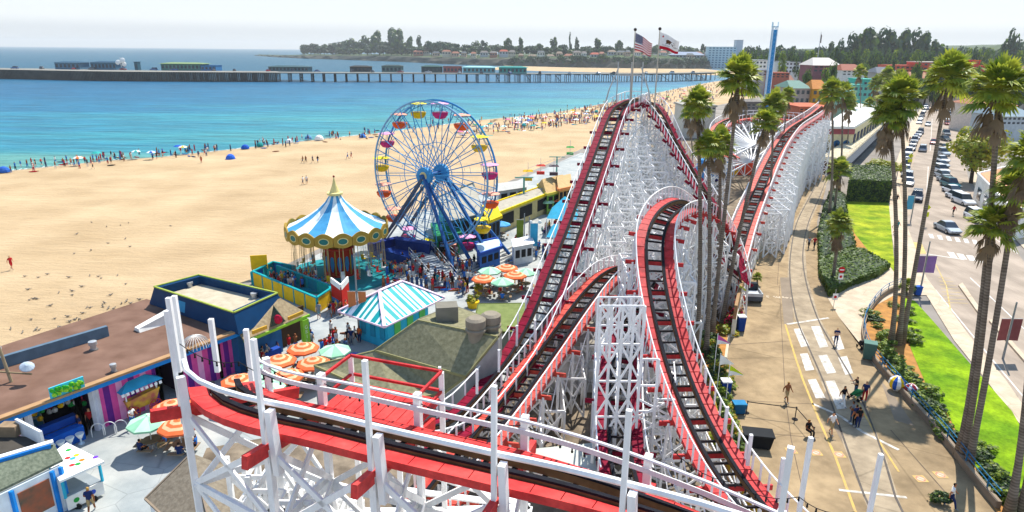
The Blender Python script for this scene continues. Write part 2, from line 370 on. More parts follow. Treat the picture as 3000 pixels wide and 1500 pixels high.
def ring_mark(cx, cy, turn=0):
    c = G(cx, cy); P = lambda r, t: (c.x + math.cos(t) * r, c.y + math.sin(t) * r)
    mb.mi = 0; mb.poly([(*P(.5, R(45 + 90 * k)), .1125) for k in range(4)])
    mb.mi = 1; mb.poly([(*P(.31, PI * k / 8), .1135) for k in range(16)])
    mb.mi = 2
    for k in range(14): a, b = 2 * PI * k / 14, 2 * PI * (k + 1) / 14; mb.poly([(*P(.3, a), .1145), (*P(.3, b), .1145), (*P(.22, b), .1145), (*P(.22, a), .1145)])
    mb.poly([(*P(.26, 2.2), .1155), (*P(.26, 2.5), .1155), (*P(.26, 5.34), .1155), (*P(.26, 5.64), .1155)])
for c in ((1990, 1137), (2052, 1142), (2110, 1147), (2315, 1208), (2365, 1198)): ring_mark(*c)
structure(mb.build('warning_ring_marking', [mat('worn_yellow_paint', (0.60, 0.40, 0.12), 0.85, 0, 4, rgb2=(0.38, 0.28, 0.15), detail=6), FADE, mat('worn_red_paint_mark', (.5, .22, .14), .85, .2, 4)]))
# stencilled words on the path by the parked cart
def text_obj(name, body, size, m, loc, rot, parent=None, ext=0.0, align='CENTER'):
    cu = bpy.data.curves.new(name, 'FONT'); cu.body = body; cu.size = size; cu.align_x = align; cu.align_y = 'CENTER'; cu.extrude = ext; cu.resolution_u = 2
    o = bpy.data.objects.new(name, cu); COL.objects.link(o); o.location = loc; o.rotation_euler = rot
    dg = bpy.context.evaluated_depsgraph_get(); me = bpy.data.meshes.new_from_object(o.evaluated_get(dg))
    bpy.data.objects.remove(o); me.materials.clear(); me.materials.append(m)
    o = bpy.data.objects.new(name, me); COL.objects.link(o); o.location = loc; o.rotation_euler = rot
    if parent: o.parent = parent
    return o
mb = MB(); rst = random.Random(4)
for x in (1917, 1927, 1932, 1947, 1953, 1959, 1968, 1975, 1981, 1987):
    p = G(x, 748 + (x - 1917) * .05)
    for k in range(3): dx_, dy_ = rst.uniform(-.16, .1), rst.uniform(-.3, .2); mb.poly([(p.x + dx_, p.y + dy_, .113 + k * .0004), (p.x + dx_ + .14, p.y + dy_, .113 + k * .0004), (p.x + dx_ + .14, p.y + dy_ + .2, .113 + k * .0004), (p.x + dx_, p.y + dy_ + .2, .113 + k * .0004)])
structure(mb.build('stencil_marking', FADE))
p = G(1968, 750)
# darker repair patches
mb = MB()
PATCH = mat('dark_asphalt_patch', (0.24, 0.19, 0.14), 0.9, 0.15, 0.5, detail=8)
for q in ([(1962, 700), (1990, 700), (1996, 818), (1972, 820)], [(2090, 640), (2092, 641), (2093, 642), (2091, 643)], [(2078, 985), (2110, 1060), (2120, 1120), (2062, 1010)], [(2215, 960), (2250, 1000), (2300, 1075), (2250, 1060)]):
    mb.poly([(*G(x, y).xy, 0.107) for x, y in q])
structure(mb.build('asphalt_patch', PATCH))
JOINT = mat('dark_joint', (0.12, 0.09, 0.07), 0.9, 0.2, 1)
mb = MB()
for line, w in (([(1835, 870), (1990, 860)], 0.05), ([(1925, 700), (1960, 700)], 0.04), ([(1930, 600), (1990, 597)], 0.04), ([(1960, 720), (1975, 1000), (1990, 1110), (2030, 1288)], 0.04), ([(2050, 412), (1990, 520), (1962, 620), (1955, 720)], 0.04),
                ([(1850, 1010), (2060, 1020)], 0.04), ([(2240, 1085), (2380, 1245)], 0.06), ([(1885, 1090), (2060, 1105)], 0.04), ([(2120, 1060), (2190, 1100)], 0.04), ([(2170, 700), (2260, 730)], 0.04)):
    strip(mb, line, w, 0.1105)
structure(mb.build('joint_line', JOINT))
wear(ASPH, .6, .78, 1.1, crack=.13); wear(ASPH, .09, .86, 1.08); wear(LANE, .8, .82, 1.06, crack=.2); wear(STREETM, .5, .82, 1.08, (1, .2, 1), rot=.6); wear(PLAZA, .5, .88, 1.04, crack=.3); wear(CONC, .7, .82, 1.05, crack=.35)
wear(SAND, .35, .94, 1.03, (.18, 1, 1), rot=-.84); wear(SAND, 3.5, .93, 1.03); wear(WP, 1.5, .7, 1.05)
# edge kerb of the promenade, left side
KERB = mat('kerb_concrete', (0.62, 0.50, 0.36), 0.9, 0.12, 0.8)
def kerb(name, pts, w, h, m, z0=0.05, ds=1.5, flatpts=False):
    p = smooth_path([q if isinstance(q, Vector) else G(*q) for q in pts], ds); mb = MB(); cs = []
    for i, q in enumerate(p):
        t = (p[min(i + 1, len(p) - 1)] - p[max(i - 1, 0)]).normalized(); nn = Vector((-t.y, t.x, 0)) * w / 2
        cs.append([(q.x - nn.x, q.y - nn.y, z0), (q.x - nn.x, q.y - nn.y, h), (q.x + nn.x, q.y + nn.y, h), (q.x + nn.x, q.y + nn.y, z0)])
    for a, b in zip(cs, cs[1:]):
        for j in range(3): mb.poly([a[j], a[j + 1], b[j + 1], b[j]])
    mb.poly(list(reversed(cs[0]))); mb.poly(cs[-1])
    return structure(mb.build(name, m))
kerb('promenade_kerb', [(x - 3, y) for x, y in PL[1:]], 0.22, 0.24, KERB)
# concrete walk to the street, with pale flag joints
flat('side_walk', [(2082, 752), (2110, 735), (2200, 690), (2260, 650), (2310, 700), (2330, 735), (2250, 745), (2190, 780), (2168, 840), (2170, 880), (2200, 925), (2240, 965), (2190, 910), (2110, 800)], 0.116, CONC)
# the street with parked cars and its pavements
flat('street', [G(2700, 1500), G(2560, 1000), G(2440, 860), G(2330, 740), G(2268, 560), G(2252, 470), G(2275, 400), G(2310, 310), G(2338, 262), G(2352, 238), G(2405, 238), G(2412, 300), G(2425, 400), G(2440, 470), G(2500, 560), G(2576, 660), G(2850, 900)], 0.09, STREETM)
flat('left_pavement', [(2700, 1400), (2576, 1085), (2480, 960), (2400, 860), (2330, 745), (2300, 745), (2252, 650), (2228, 500), (2250, 420), (2290, 310), (2330, 255), (2338, 250), (2318, 310), (2280, 405), (2262, 470), (2278, 560), (2330, 700), (2440, 850), (2530, 960), (2640, 1120), (2760, 1400)], 0.13, CONC)
flat('right_pavement', [(2408, 250), (2425, 300), (2438, 400), (2450, 470), (2515, 560), (2600, 655), (2800, 780), (2800, 740), (2576, 600), (2480, 480), (2462, 400), (2440, 300), (2415, 250)], 0.16, CONC)
flat('parking_lane', [(2268, 555), (2258, 500), (2262, 460), (2290, 390), (2320, 310), (2330, 312), (2308, 380), (2282, 460), (2290, 540)], 0.094, mat('bay_asphalt', (0.38, 0.30, 0.22), 0.9, 0.15, 0.3))
# street paint
mb = MB()
for a in ([(2330, 640), (2425, 655)],): strip(mb, a, 0.3, 0.098)
for i in range(6):
    x = 2340 + i * 22; strip(mb, [(x, 590 + i * 3), (x + 5, 601 + i * 3)], 0.55, 0.098)
for i in range(4):
    x = 2390 + i * 24; strip(mb, [(x, 636 + i * 4), (x + 10, 650 + i * 4)], 0.8, 0.098)
for a in ([(2440, 700), (2576, 830)], [(2352, 730), (2490, 900), (2640, 1080)], [(2560, 640), (2500, 600)], [(2345, 300), (2340, 380)], [(2335, 420), (2330, 500)]): strip(mb, a, 0.14, 0.098)
structure(mb.build('street_marking', mat('faded_street_paint', (0.62, 0.58, 0.52), 0.85, 0.15, 2)))
mb = MB()
for i in range(8):
    strip(mb, [(2360 + i * 2.2, 700 + i * 9), (2392 + i * 6, 702 + i * 9)], 0.10, 0.099)
strip(mb, [(2345, 650), (2380, 720), (2392, 790)], 0.12, 0.099)
for q in ([(2288, 610), (2305, 640), (2330, 640), (2318, 612)], ):
    mb.poly([(*G(x, y).xy, 0.0985) for x, y in q])
structure(mb.build('gold_marking', mat('faded_yellow_paint', (0.55, 0.40, 0.16), 0.85, 0.2, 2)))
# traffic island between the lanes
def kerb_block(name, pts, z1, m): return structure(MB().prism([tuple(G(*p).xy) for p in pts], 0.05, z1).build(name, m))
kerb_block('traffic_island', [(2410, 722), (2420, 716), (2470, 790), (2465, 800)], 0.28, CONC)
kerb_block('traffic_island', [(2487, 812), (2494, 808), (2576, 900), (2576, 915)], 0.28, CONC)
# lawns (real short blades are far below a pixel: one mown surface)
def lawn_mat(name, c1, c2):
    m = mat(name, c1, 0.9, 0, 0.25, rgb2=c2, bump=0.3, detail=10); return m
LAWN = lawn_mat('mown_grass', (0.085, 0.21, 0.006), (0.24, 0.36, 0.008)); LAWN2 = lawn_mat('dry_patchy_grass', (0.12, 0.23, 0.006), (0.36, 0.38, 0.02))
flat('lawn', [(2128, 512), (2150, 505), (2234, 498), (2240, 560), (2252, 690), (2238, 672), (2190, 640), (2150, 590), (2132, 550)], 0.14, LAWN2)
flat('lawn', [(2268, 752), (2300, 760), (2345, 810), (2440, 920), (2545, 1040), (2620, 1180), (2700, 1330), (2560, 1330), (2440, 1165), (2385, 1050), (2330, 975), (2290, 880), (2275, 800)], 0.18, LAWN)
for g_ in (LAWN, LAWN2): wear(g_, .5, .72, 1.15); wear(g_, 4, .85, 1.1)
MULCH = mat('planting_soil', (0.30, 0.15, 0.05), 0.95, 0, 1.2, rgb2=(0.50, 0.24, 0.07), bump=0.3, detail=8)
flat('planting_bed', [(2172, 850), (2185, 800), (2205, 770), (2250, 745), (2290, 748), (2275, 800), (2290, 880), (2330, 975), (2385, 1050), (2440, 1165), (2560, 1330), (2540, 1340), (2450, 1215), (2400, 1140), (2330, 1060), (2240, 960), (2195, 905)], 0.15, MULCH)
flat('planting_bed', [(2058, 640), (2064, 700), (2085, 752), (2150, 715), (2235, 680), (2190, 640), (2150, 590), (2130, 545), (2128, 500), (2090, 470), (2075, 520), (2060, 570)], 0.13, MULCH)
flat('planting_bed', [(1800, 1100), (1780, 960), (1765, 860), (1800, 820), (1850, 700), (1900, 590), (1960, 490), (2040, 410), (2052, 408), (1965, 518), (1925, 598), (1888, 680), (1855, 760), (1832, 860), (1823, 940), (1830, 1050), (1836, 1150), (1848, 1275)], 0.11, MULCH)
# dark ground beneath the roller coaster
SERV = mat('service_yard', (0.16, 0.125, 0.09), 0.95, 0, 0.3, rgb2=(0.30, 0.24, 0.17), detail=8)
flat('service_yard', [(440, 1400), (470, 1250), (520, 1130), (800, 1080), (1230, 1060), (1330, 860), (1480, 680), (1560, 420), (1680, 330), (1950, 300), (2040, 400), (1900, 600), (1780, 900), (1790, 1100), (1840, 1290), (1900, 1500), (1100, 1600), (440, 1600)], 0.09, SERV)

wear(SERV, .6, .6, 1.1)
# headland, cliffs and hills
def ridge(name, pts, m, jag=0.0, seed=1, skirt=0.0, top2=None):
    "a strip of terrain: foot line, cliff top line and back line from (x, y, cliff height, slope-back height)"
    r = random.Random(seed); mb = MB(); secs = []
    P = smooth_path([Vector(p[:3]) for p in pts], 14) if False else pts
    N = 0; dense = []
    for a, b in zip(P, P[1:]):
        for i in range(10):
            t = i / 10; dense.append(tuple(a[q] + (b[q] - a[q]) * t for q in range(5)))
    dense.append(P[-1])
    for x, y, h, h2, dpt in dense:
        j = lambda s: r.uniform(-s, s)
        secs.append([(x + j(2), y + j(6), -2), (x + j(3), y + 5 + j(4), h * 0.4 + j(1)), (x + j(3), y + 11 + j(4), h * 0.85 + j(1)), (x + j(2), y + 17, h), (x, y + 60, h + (h2 - h) * 0.4 + j(1)), (x, y + dpt * 0.5, h2 + j(2)), (x, y + dpt, h2 * 0.9)])
    for a, b in zip(secs, secs[1:]):
        for q in range(6):
            mb.mi = 1 if q < 3 else 0; mb.poly([a[q], b[q], b[q + 1], a[q + 1]])
    o = mb.build(name, m); return structure(o)
CLIFF = mat('cliff_rock', (0.045, 0.06, 0.05), 0.95, 0, 0.035, rgb2=(0.13, 0.115, 0.085), detail=12, bump=0.5)
SCRUB = mat('scrub_hill', (0.03, 0.065, 0.03), 0.95, 0, 0.02, rgb2=(0.10, 0.12, 0.055), detail=10)
def base(dx, dy): return G(dx, dy)
HL = []
for dx, dy, h, h2, dp in ((640, 140, 2, 3, 60), (700, 144, 4, 5, 120), (760, 147, 7, 9, 250), (860, 150, 9, 11, 400), (1000, 155, 11, 13, 500), (1150, 162, 11, 14, 500), (1300, 166, 12, 16, 500), (1450, 170, 14, 20, 500), (1600, 172, 16, 26, 500), (1700, 173, 15, 28, 500), (1790, 173, 12, 24, 600)):
    p = G(dx, dy); HL.append((p.x, p.y, h, h2, dp))
ridge('headland', HL, [SCRUB, CLIFF], seed=3)
# inland hills
HM = mat('wooded_hill', (0.035, 0.06, 0.028), 0.95, 0, 0.012, rgb2=(0.09, 0.12, 0.05), detail=12)
def hill(name, pts, dpt, seed):
    r = random.Random(seed); mb = MB(); secs = []
    for a, b in zip(pts, pts[1:]):
        for i in range(12):
            t = i / 12; secs.append([a[q] + (b[q] - a[q]) * t for q in range(3)])
    S = []
    for x, y, h in secs:
        hh = h + r.uniform(-0.03, 0.03) * h
        S.append([(x, y, -1), (x * 1.02, y * 1.02 + dpt * 0.2, hh * 0.5), (x * 1.05, y * 1.05 + dpt * 0.5, hh * 0.9), (x * 1.08, y * 1.08 + dpt, hh), (x * 1.2, y * 1.2 + dpt * 2, hh * 0.6)])
    for a, b in zip(S, S[1:]):
        for q in range(4): mb.poly([a[q], b[q], b[q + 1], a[q + 1]])
    return structure(mb.build(name, HM, smooth=True))
def hp(dx, dtop, Y):
    p = A(dx, dtop, Y); return (p.x / 1.08, Y / 1.08 - 100, p.z)
hill('hills', [hp(1600, 131, 1500), hp(1850, 126, 1500), hp(2000, 124, 1500), hp(2150, 126, 1500), hp(2330, 122, 1500), hp(2480, 118, 1500), hp(2576, 104, 1500), hp(2700, 84, 1500), hp(3000, 80, 1500)], 100, 5)
hill('hills', [hp(1300, 134, 2600), hp(1700, 128, 2600), hp(2100, 122, 2600), hp(2500, 112, 2600), hp(3000, 100, 2600)], 100, 6)

# thin line of foam where the small waves reach the sand
mb = MB(); rfo = random.Random(17)
for i in range(2, 18):
    for k in range(9):
        if rfo.random() < .35: continue
        f0, f1 = k / 9, (k + rfo.uniform(.5, 1)) / 9; a0, b0 = ring[i][1], ring[i + 1][1]; o0, o1 = rfo.uniform(-1.2, .6), rfo.uniform(-1.2, .6); w0 = rfo.uniform(.15, .5); nn = (ring[i][2] - ring[i][1]).normalized(); nn.z = 0
        p, q = a0.lerp(b0, f0) + nn * o0, a0.lerp(b0, f1) + nn * o1
        mb.poly([(p.x, p.y, -.33), (p.x + nn.x * w0, p.y + nn.y * w0, -.33), (q.x + nn.x * w0, q.y + nn.y * w0, -.33), (q.x, q.y, -.33)])
structure(mb.build('surf_foam', mat('sea_foam', (.8, .84, .84), .8, .05, 1)))
# ================================================================ THE WOODEN ROLLER COASTER
coaster = thing('roller_coaster', 'white timber roller coaster with red walkways and black rails filling the middle of the boardwalk', 'roller coaster', (12, 50, 0))
bpy.context.view_layer.update()
COFF = Vector((12, 50, 0))
class CMB(MB):
    def build(s, name, mats, parent=None, smooth=False, **kw):
        s.v = [(x - 12, y - 50, z) for x, y, z in s.v] if (parent is coaster or getattr(parent, 'in_coaster', True)) else s.v
        return MB.build(s, name, mats, parent, smooth, **kw)
STUFFTIES = CMB(); STUFFBRACE = CMB(); TIE_BUDGET = [100]
def frames(path):
    fr = []
    for i, p in enumerate(path):
        t = (path[min(i + 1, len(path) - 1)] - path[max(i - 1, 0)]).normalized()
        l = Vector((-t.y, t.x, 0)); l = l.normalized() if l.length > 1e-3 else Vector((1, 0, 0))
        fr.append((p, t, l))
    return fr
def sweep(mb, fr, off, w, h, dz, lift=None):
    "rectangular section swept along frames: centre offset off sideways, dz up"
    secs = []
    for i, (p, t, l) in enumerate(fr):
        bk = BANK[i] if BANK else 0
        u = Vector((0, 0, 1)) + l * 0
        c = p + l * off + u * (dz + bk * off)
        a = l * (w / 2) + Vector((0, 0, bk * w / 2)); b = u * (h / 2)
        secs.append([c - a - b, c - a + b, c + a + b, c + a - b])
    for s0, s1 in zip(secs, secs[1:]):
        for j in range(4): mb.poly([s0[j], s0[(j + 1) % 4], s1[(j + 1) % 4], s1[j]])
    mb.poly(secs[0][::-1]); mb.poly(secs[-1])
BANK = None
def track(kind, pts, ds=0.9, bent=3, spread=1.55, bank=0.0, ties=0, walk=(1, 1), rail_posts=(1, 1), tall=None, ground=0.1, ledge=2.6, hr=1.0, plank=0.92, wide=0.62, lean=0.0, fancy=False, railc=None, wmat=None, bentw=0.16, rr=0.045, tstep=1, start=0, fascia=True, base=None):
    global BANK
    path = smooth_path(pts, ds); fr = frames(path); n = len(fr)
    wmat = wmat or RED
    BANK = []
    for i in range(n):
        if callable(bank): BANK.append(bank(i / (n - 1)))
        else: BANK.append(bank)
    T = CMB()
    # running rails on their laminated wood stacks
    ga, ins = (.42, .58) if fancy else (.60, .76)
    for sgn in (-1, 1):
        T.mi = 1; sweep(T, fr, sgn * ga, 0.16 if fancy else 0.20, 0.26, -0.06)
        T.mi = 0; sweep(T, fr, sgn * ga, 0.20, 0.08 if fancy else 0.05, 0.11)
    body = T.build('track_rails', [RAIL, STACK], coaster); body['label'] = kind
    # cross ties
    for i in range(0, n):
        p, t, l = fr[i]
        if i % tstep == 0:
            k = BANK[i]; a = p + l * -0.85 + Vector((0, 0, -0.26 - 0.85 * k)); b = p + l * 0.85 + Vector((0, 0, -0.26 + 0.85 * k))
            if TIE_BUDGET[0] > 0 and ties:
                TIE_BUDGET[0] -= 1; m = CMB(); m.beam(a, b, 0.11, 0.12); m.build('crosstie', TIE, body)
            else: STUFFTIES.beam(a, b, 0.11, 0.12)
    # plank walkways each side, planks laid across with open joints
    for s_, on in zip((-1, 1), walk):
        if not on: continue
        Wk = CMB()
        for i in range(n - 1):
            (p, t, l), (q, t2, l2) = fr[i], fr[i + 1]; k, k2 = BANK[i], BANK[i + 1]
            i0, i1 = ins, ins + wide
            e = (q - p) * (1 - plank) * 0.5
            z = Vector((0, 0, -0.02)); th = Vector((0, 0, -0.07))
            c = [p + e + l * s_ * i0 + Vector((0, 0, k * s_ * i0)) + z, p + e + l * s_ * i1 + Vector((0, 0, k * s_ * i1)) + z, q - e + l2 * s_ * i1 + Vector((0, 0, k2 * s_ * i1)) + z, q - e + l2 * s_ * i0 + Vector((0, 0, k2 * s_ * i0)) + z]
            Wk.quadbox([x + th for x in c] + c)
        if fascia: sweep(Wk, fr, s_ * (ins + .02 + wide), 0.06, 0.26, -0.14); sweep(Wk, fr, s_ * (ins - .01), 0.07, 0.22, -0.15)
        Wk.build('walkway', wmat, body)
    # handrails
    hro = ins + .05 + wide
    for s_, on in zip((-1, 1), rail_posts):
        if not on: continue
        H = CMB(); pp = [p + l * s_ * hro + Vector((0, 0, hr + BANK[i] * s_ * hro)) for i, (p, t, l) in enumerate(fr)]
        H.tube(pp, rr * (.62 if fancy and s_ < 0 else 1), 6)
        if fancy and s_ < 0: sweep(H, fr, s_ * hro, 0.06, 0.17, hr * 0.62)
        for i in range(start, n, max(1, bent // 2 if not fancy else bent)):
            p, t, l = fr[i]; b = p + l * s_ * hro + Vector((0, 0, BANK[i] * s_ * hro))
            if not fancy: H.beam(b + Vector((0, 0, -0.2)), b + Vector((0, 0, hr)), 0.09, 0.09, up=t)
        H.build('handrail', railc or WHITE, body)
    # bents: two posts, ledgers and crossed braces, down to the ground
    tops = []
    for q, i in enumerate(range(start, n, bent)):
        p, t, l = fr[i]; k = BANK[i]; zt = p.z - 0.35; g = ground
        if zt - abs(k) * 1.7 < 1.2: continue
        if base: g = base(p)
        cb = CMB(); cx2 = spread + (1.0 if fancy else .55); cb.beam(p - l * cx2 + Vector((0, 0, -0.46 - k * cx2)), p + l * cx2 + Vector((0, 0, -0.46 + k * cx2)), 0.2 if fancy else 0.12, 0.42 if fancy else 0.30)
        cb.build('crossbeam', wmat, body)
        b = CMB(); L = {}
        H_ = zt - g
        for s_ in (-1, 1):
            top = p + l * s_ * spread; top.z = zt + k * s_ * spread - 0.1
            bot = p + l * s_ * (spread + lean * H_); bot.z = g
            b.beam(bot, top, bentw, bentw, up=t); L[s_] = (bot, top)
        nl = max(1, int(H_ / ledge)); lv = [g + H_ * j / nl for j in range(nl + 1)]
        def at_(s_, z):
            bo, to = L[s_]; f = (z - bo.z) / max(0.01, to.z - bo.z); return bo.lerp(to, f)
        bw = 1.7 if fancy else 1.0
        for j in range(1, nl): b.beam(at_(-1, lv[j]) + t * 0.1, at_(1, lv[j]) + t * 0.1, 0.07 * bw, 0.16 * bw)
        for j in range(nl):
            b.beam(at_(-1, lv[j]) - t * 0.1, at_(1, lv[j + 1]) - t * 0.1, 0.05 * bw, 0.12 * bw); b.beam(at_(1, lv[j]) - t * 0.14, at_(-1, lv[j + 1]) - t * 0.14, 0.05 * bw, 0.12 * bw)
        b.build('bent', WHITE, body)
        tops.append((p, L, lv, t, l))
    for a, b in zip(tops, tops[1:]):
        for s_ in (-1, 1):
            (b0, t0), (b1, t1) = a[1][s_], b[1][s_]; nl = max(len(a[2]), len(b[2])) - 1; q_ = 1.8 if fancy else 1
            for j in range(nl):
                f0, f1 = j / nl, (j + 1) / nl
                if j: STUFFBRACE.beam(b0.lerp(t0, f0), b1.lerp(t1, f0), 0.07 * q_, 0.14 * q_)
                STUFFBRACE.beam(b0.lerp(t0, f0), b1.lerp(t1, f1), 0.05 * q_, 0.11 * q_); STUFFBRACE.beam(b0.lerp(t0, f1), b1.lerp(t1, f0), 0.05 * q_, 0.11 * q_)
    return body, fr, tops

# foreground turn, closest to the camera
FP = [(2060, 1352, 13.9), (1873, 1280, 14.1), (1720, 1225, 14.3), (1400, 1129, 14.5), (1030, 1046, 14.7), (828, 1000, 14.75), (700, 975, 14.75), (625, 955, 14.7), (585, 938, 14.65), (562, 920, 14.6), (556, 903, 14.5)]
fpts = [G(x, y, z + .95) - Vector((0, 0, .95)) for x, y, z in FP]
body, frF, topsF = track('track of the near banked turn under the camera', fpts, ds=0.9, bent=4, spread=1.42, ties=2, fancy=True, hr=1.0, wide=0.54, wmat=BRED, bentw=0.21, rr=0.095, bank=lambda t: .14 + .48 * max(0, 1 - t / .42) ** 1.3, ledge=2.6, tstep=1, start=1, walk=(1, 1), rail_posts=(1, 1), plank=0.97)
BF = list(BANK)
# tall square lamp posts that carry the bulb strings, beside each bent
def post_near(dx, dyb, dyt, off, w=0.2, foot_z=15.6):
    # nearest track frame to the photographed foot
    return
POSTTOPS = []
for i in range(1, len(frF), 4):
    p, t, l = frF[i]; kb = BF[i]; zb_ = Vector((0, 0, kb * 1.45))
    m = CMB(); b = p + l * 1.50 + zb_; m.beam(b + Vector((0, 0, -0.9)), b + Vector((0, 0, 3.15)), 0.135, 0.135, up=t)
    m.build('lamp_post', WHITE, body)
    b2 = p + l * 1.40 + zb_; m = CMB(); m.beam(b2 + Vector((0, 0, -1.3)) - t * 0.3, b2 + Vector((0, 0, 0.86)) - t * 0.2, 0.27, 0.2, up=t); m.build('post', WHITE, body)
    b3 = p - l * 1.40 - zb_; m = CMB(); m.beam(b3 + Vector((0, 0, -0.4)), b3 + Vector((0, 0, 1.08)), 0.22, 0.22, up=t); m.build('post', WHITE, body)
    POSTTOPS.append((b, b3, p, t, l))
# outer tube of the near handrail, thicker
# three slim posts where the turn swings away
for dx, dyb, dyt, z in ((452, 935, 792, 14.2), (465, 925, 805, 14.0), (548, 935, 835, 14.0), (634, 960, 905, 13.6)):
    b = G(dx, dyb, z); m = CMB(); hh = 3.0 if dyt < 830 else 2.2
    m.beam(b, b + Vector((0, 0, hh)), 0.17, 0.17); m.build('lamp_post', WHITE, body)
# observation platform with red rails on the far side
pl = CMB(); fi = [min(range(len(frF)), key=lambda i: (frF[i][0] - G(x, y, 14.6)).length) for x, y in ((985, 1095), (790, 1045))]
pa, ta, la = frF[fi[0]]; pb, tb, lb = frF[fi[1]]
q = [pa + la * 1.5, pb + lb * 1.5]; q = [x if True else x for x in q]
side = -1
q0 = pa + la * side * 1.3; q1 = pb + lb * side * 1.3 - Vector((0, 0, .35)); out = la * side * 1.9
for j in range(9):
    f0, f1 = j / 9 + 0.004, (j + 1) / 9 - 0.004
    c = [q0.lerp(q1, f0), q0.lerp(q1, f0) + out, q0.lerp(q1, f1) + out, q0.lerp(q1, f1)]
    zz = q1.z + 0.02
    c = [Vector((x.x, x.y, zz)) for x in c]; pl.quadbox([x - Vector((0, 0, 0.08)) for x in c] + c)
plat = pl.build('platform', BRED, coaster)
corners = [q0, q0 + out, q1 + out, q1]
for c in corners[1:3]: pr = CMB(); pr.beam(Vector((c.x, c.y, q1.z)), Vector((c.x, c.y, q1.z + 1.05)), 0.16); pr.build('post', WHITE, plat)
pr = CMB()
for a, b in zip(corners, corners[1:]):
    for hz in (0.35, 1.08):
        pr.beam(Vector((a.x, a.y, q1.z + hz)), Vector((b.x, b.y, q1.z + hz)), 0.09)
pr.build('guard_rail', RED, plat)
for c in corners[1:3] + [(corners[1] + corners[2]) / 2]: pr = CMB(); pr.beam(Vector((c.x, c.y, 3)), Vector((c.x, c.y, q1.z - .05)), 0.18); pr.build('support', WHITE, plat)
# second, inner row of trestle under the near turn: a deep fan of posts and braces
rf = random.Random(11)
def lattice(x0, x1, y0, y1, zf, step=2.4, keep=None, w=0.14, zb=0.1, ledge=2.5, name='trestle'):
    mb = CMB(); nx = int((x1 - x0) / step); ny = int((y1 - y0) / step); P = {}
    for i in range(nx + 1):
        for j in range(ny + 1):
            x = x0 + i * step; y = y0 + j * step
            z = zf(x, y)
            if z is None or z < 1.5: continue
            P[i, j] = (x, y, z); mb.beam((x, y, zb), (x, y, z), w)
    for (i, j), (x, y, z) in P.items():
        for di, dj in ((1, 0), (0, 1)):
            q = P.get((i + di, j + dj))
            if not q: continue
            zz = min(z, q[2]); n_ = max(1, int(zz / ledge))
            for k in range(n_):
                a, b = zb + (zz - zb) * k / n_, zb + (zz - zb) * (k + 1) / n_
                mb.beam((x, y, b), (q[0], q[1], b), 0.08, 0.17)
                if di or k % 2: mb.beam((x, y, a), (q[0], q[1], b), 0.07, 0.14)
                if di or k % 2 == 0: mb.beam((x, y, b), (q[0], q[1], a), 0.07, 0.14)
    return mb.build(name, WHITE, coaster, kind='stuff')
def ztrack(fr, back):
    def f(x, y):
        best = None
        for p, t, l in fr[::2]:
            if abs(p.x - x) < 1.3: best = p if best is None or p.y < best.y else best
        if best is None: return None
        d = y - best.y
        if d < -1 or d > back: return None
        return max(2.5, best.z - 3.0 - max(0, d) * .75)
    return f
lattice(-10.5, 9, 13.5, 27, ztrack(frF, 8), step=1.3, w=0.17, ledge=1.5)
# ledger planks fanning out low under the turn (broad white boards)
mb = CMB(); c0 = G(1330, 1275, 9.5)
for j in range(11):
    a = R(150 + j * 11); mb.beam(c0, c0 + Vector((math.cos(a) * 5.5, math.sin(a) * 5.5 - .4, -0.3 * (j % 3))), 0.30, 0.08)
mb.build('fan_boards', WHITE, coaster)

# lift hill
AP = [A(1590, 255, 88.5), A(1575, 262, 86), A(1548, 288, 82), A(1500, 420, 70.3), A(1450, 560, 60.7), A(1400, 690, 53.5), A(1372, 765, 49.9), G(1332, 850, 5.1), G(1285, 925, 4.4), G(1232, 990, 4.1), G(1178, 1048, 4.1), G(1110, 1085, 4.3), G(1030, 1098, 4.6)]
bA, frA, topsA = track('track of the tall chain lift hill', AP, ds=0.95, bent=4, ties=2, spread=1.75, wide=0.62, lean=0.03, ledge=2.4, plank=0.93, wmat=CRIM)
# first drop behind it
BP = [A(1585, 258, 88.5), A(1608, 250, 91), A(1632, 258, 91), A(1660, 290, 88), A(1700, 362, 83), A(1745, 440, 77), A(1790, 520, 71), A(1830, 610, 66), A(1850, 700, 62)]
bB, frB, topsB = track('track of the first drop behind the lift hill', BP, ds=1.0, bent=3, spread=1.6, lean=0.05, ledge=2.4, wmat=CRIM, wide=.8, bank=lambda t: -.75 * min(1, max(0, t - .12) / .2))
# banked hill right of the lift
CP = [A(1866, 752, 69), A(1842, 655, 69.5), A(1798, 558, 66), A(1740, 515, 60.5), A(1685, 530, 54.5), G(1650, 590, 12.5), G(1650, 690, 10.4), G(1668, 795, 8.6), G(1695, 900, 7.0), G(1735, 1010, 5.9), G(1788, 1120, 5.3), G(1856, 1230, 5.3), G(1950, 1345, 5.8), G(2050, 1440, 6.5)]
bC, frC, topsC = track('track of the banked camelback hill beside the palms', CP, ds=0.95, bent=3, ties=1, spread=1.6, bank=lambda t: -0.32 * math.exp(-((t - 0.33) / 0.14) ** 2), lean=0.04, ledge=2.2)
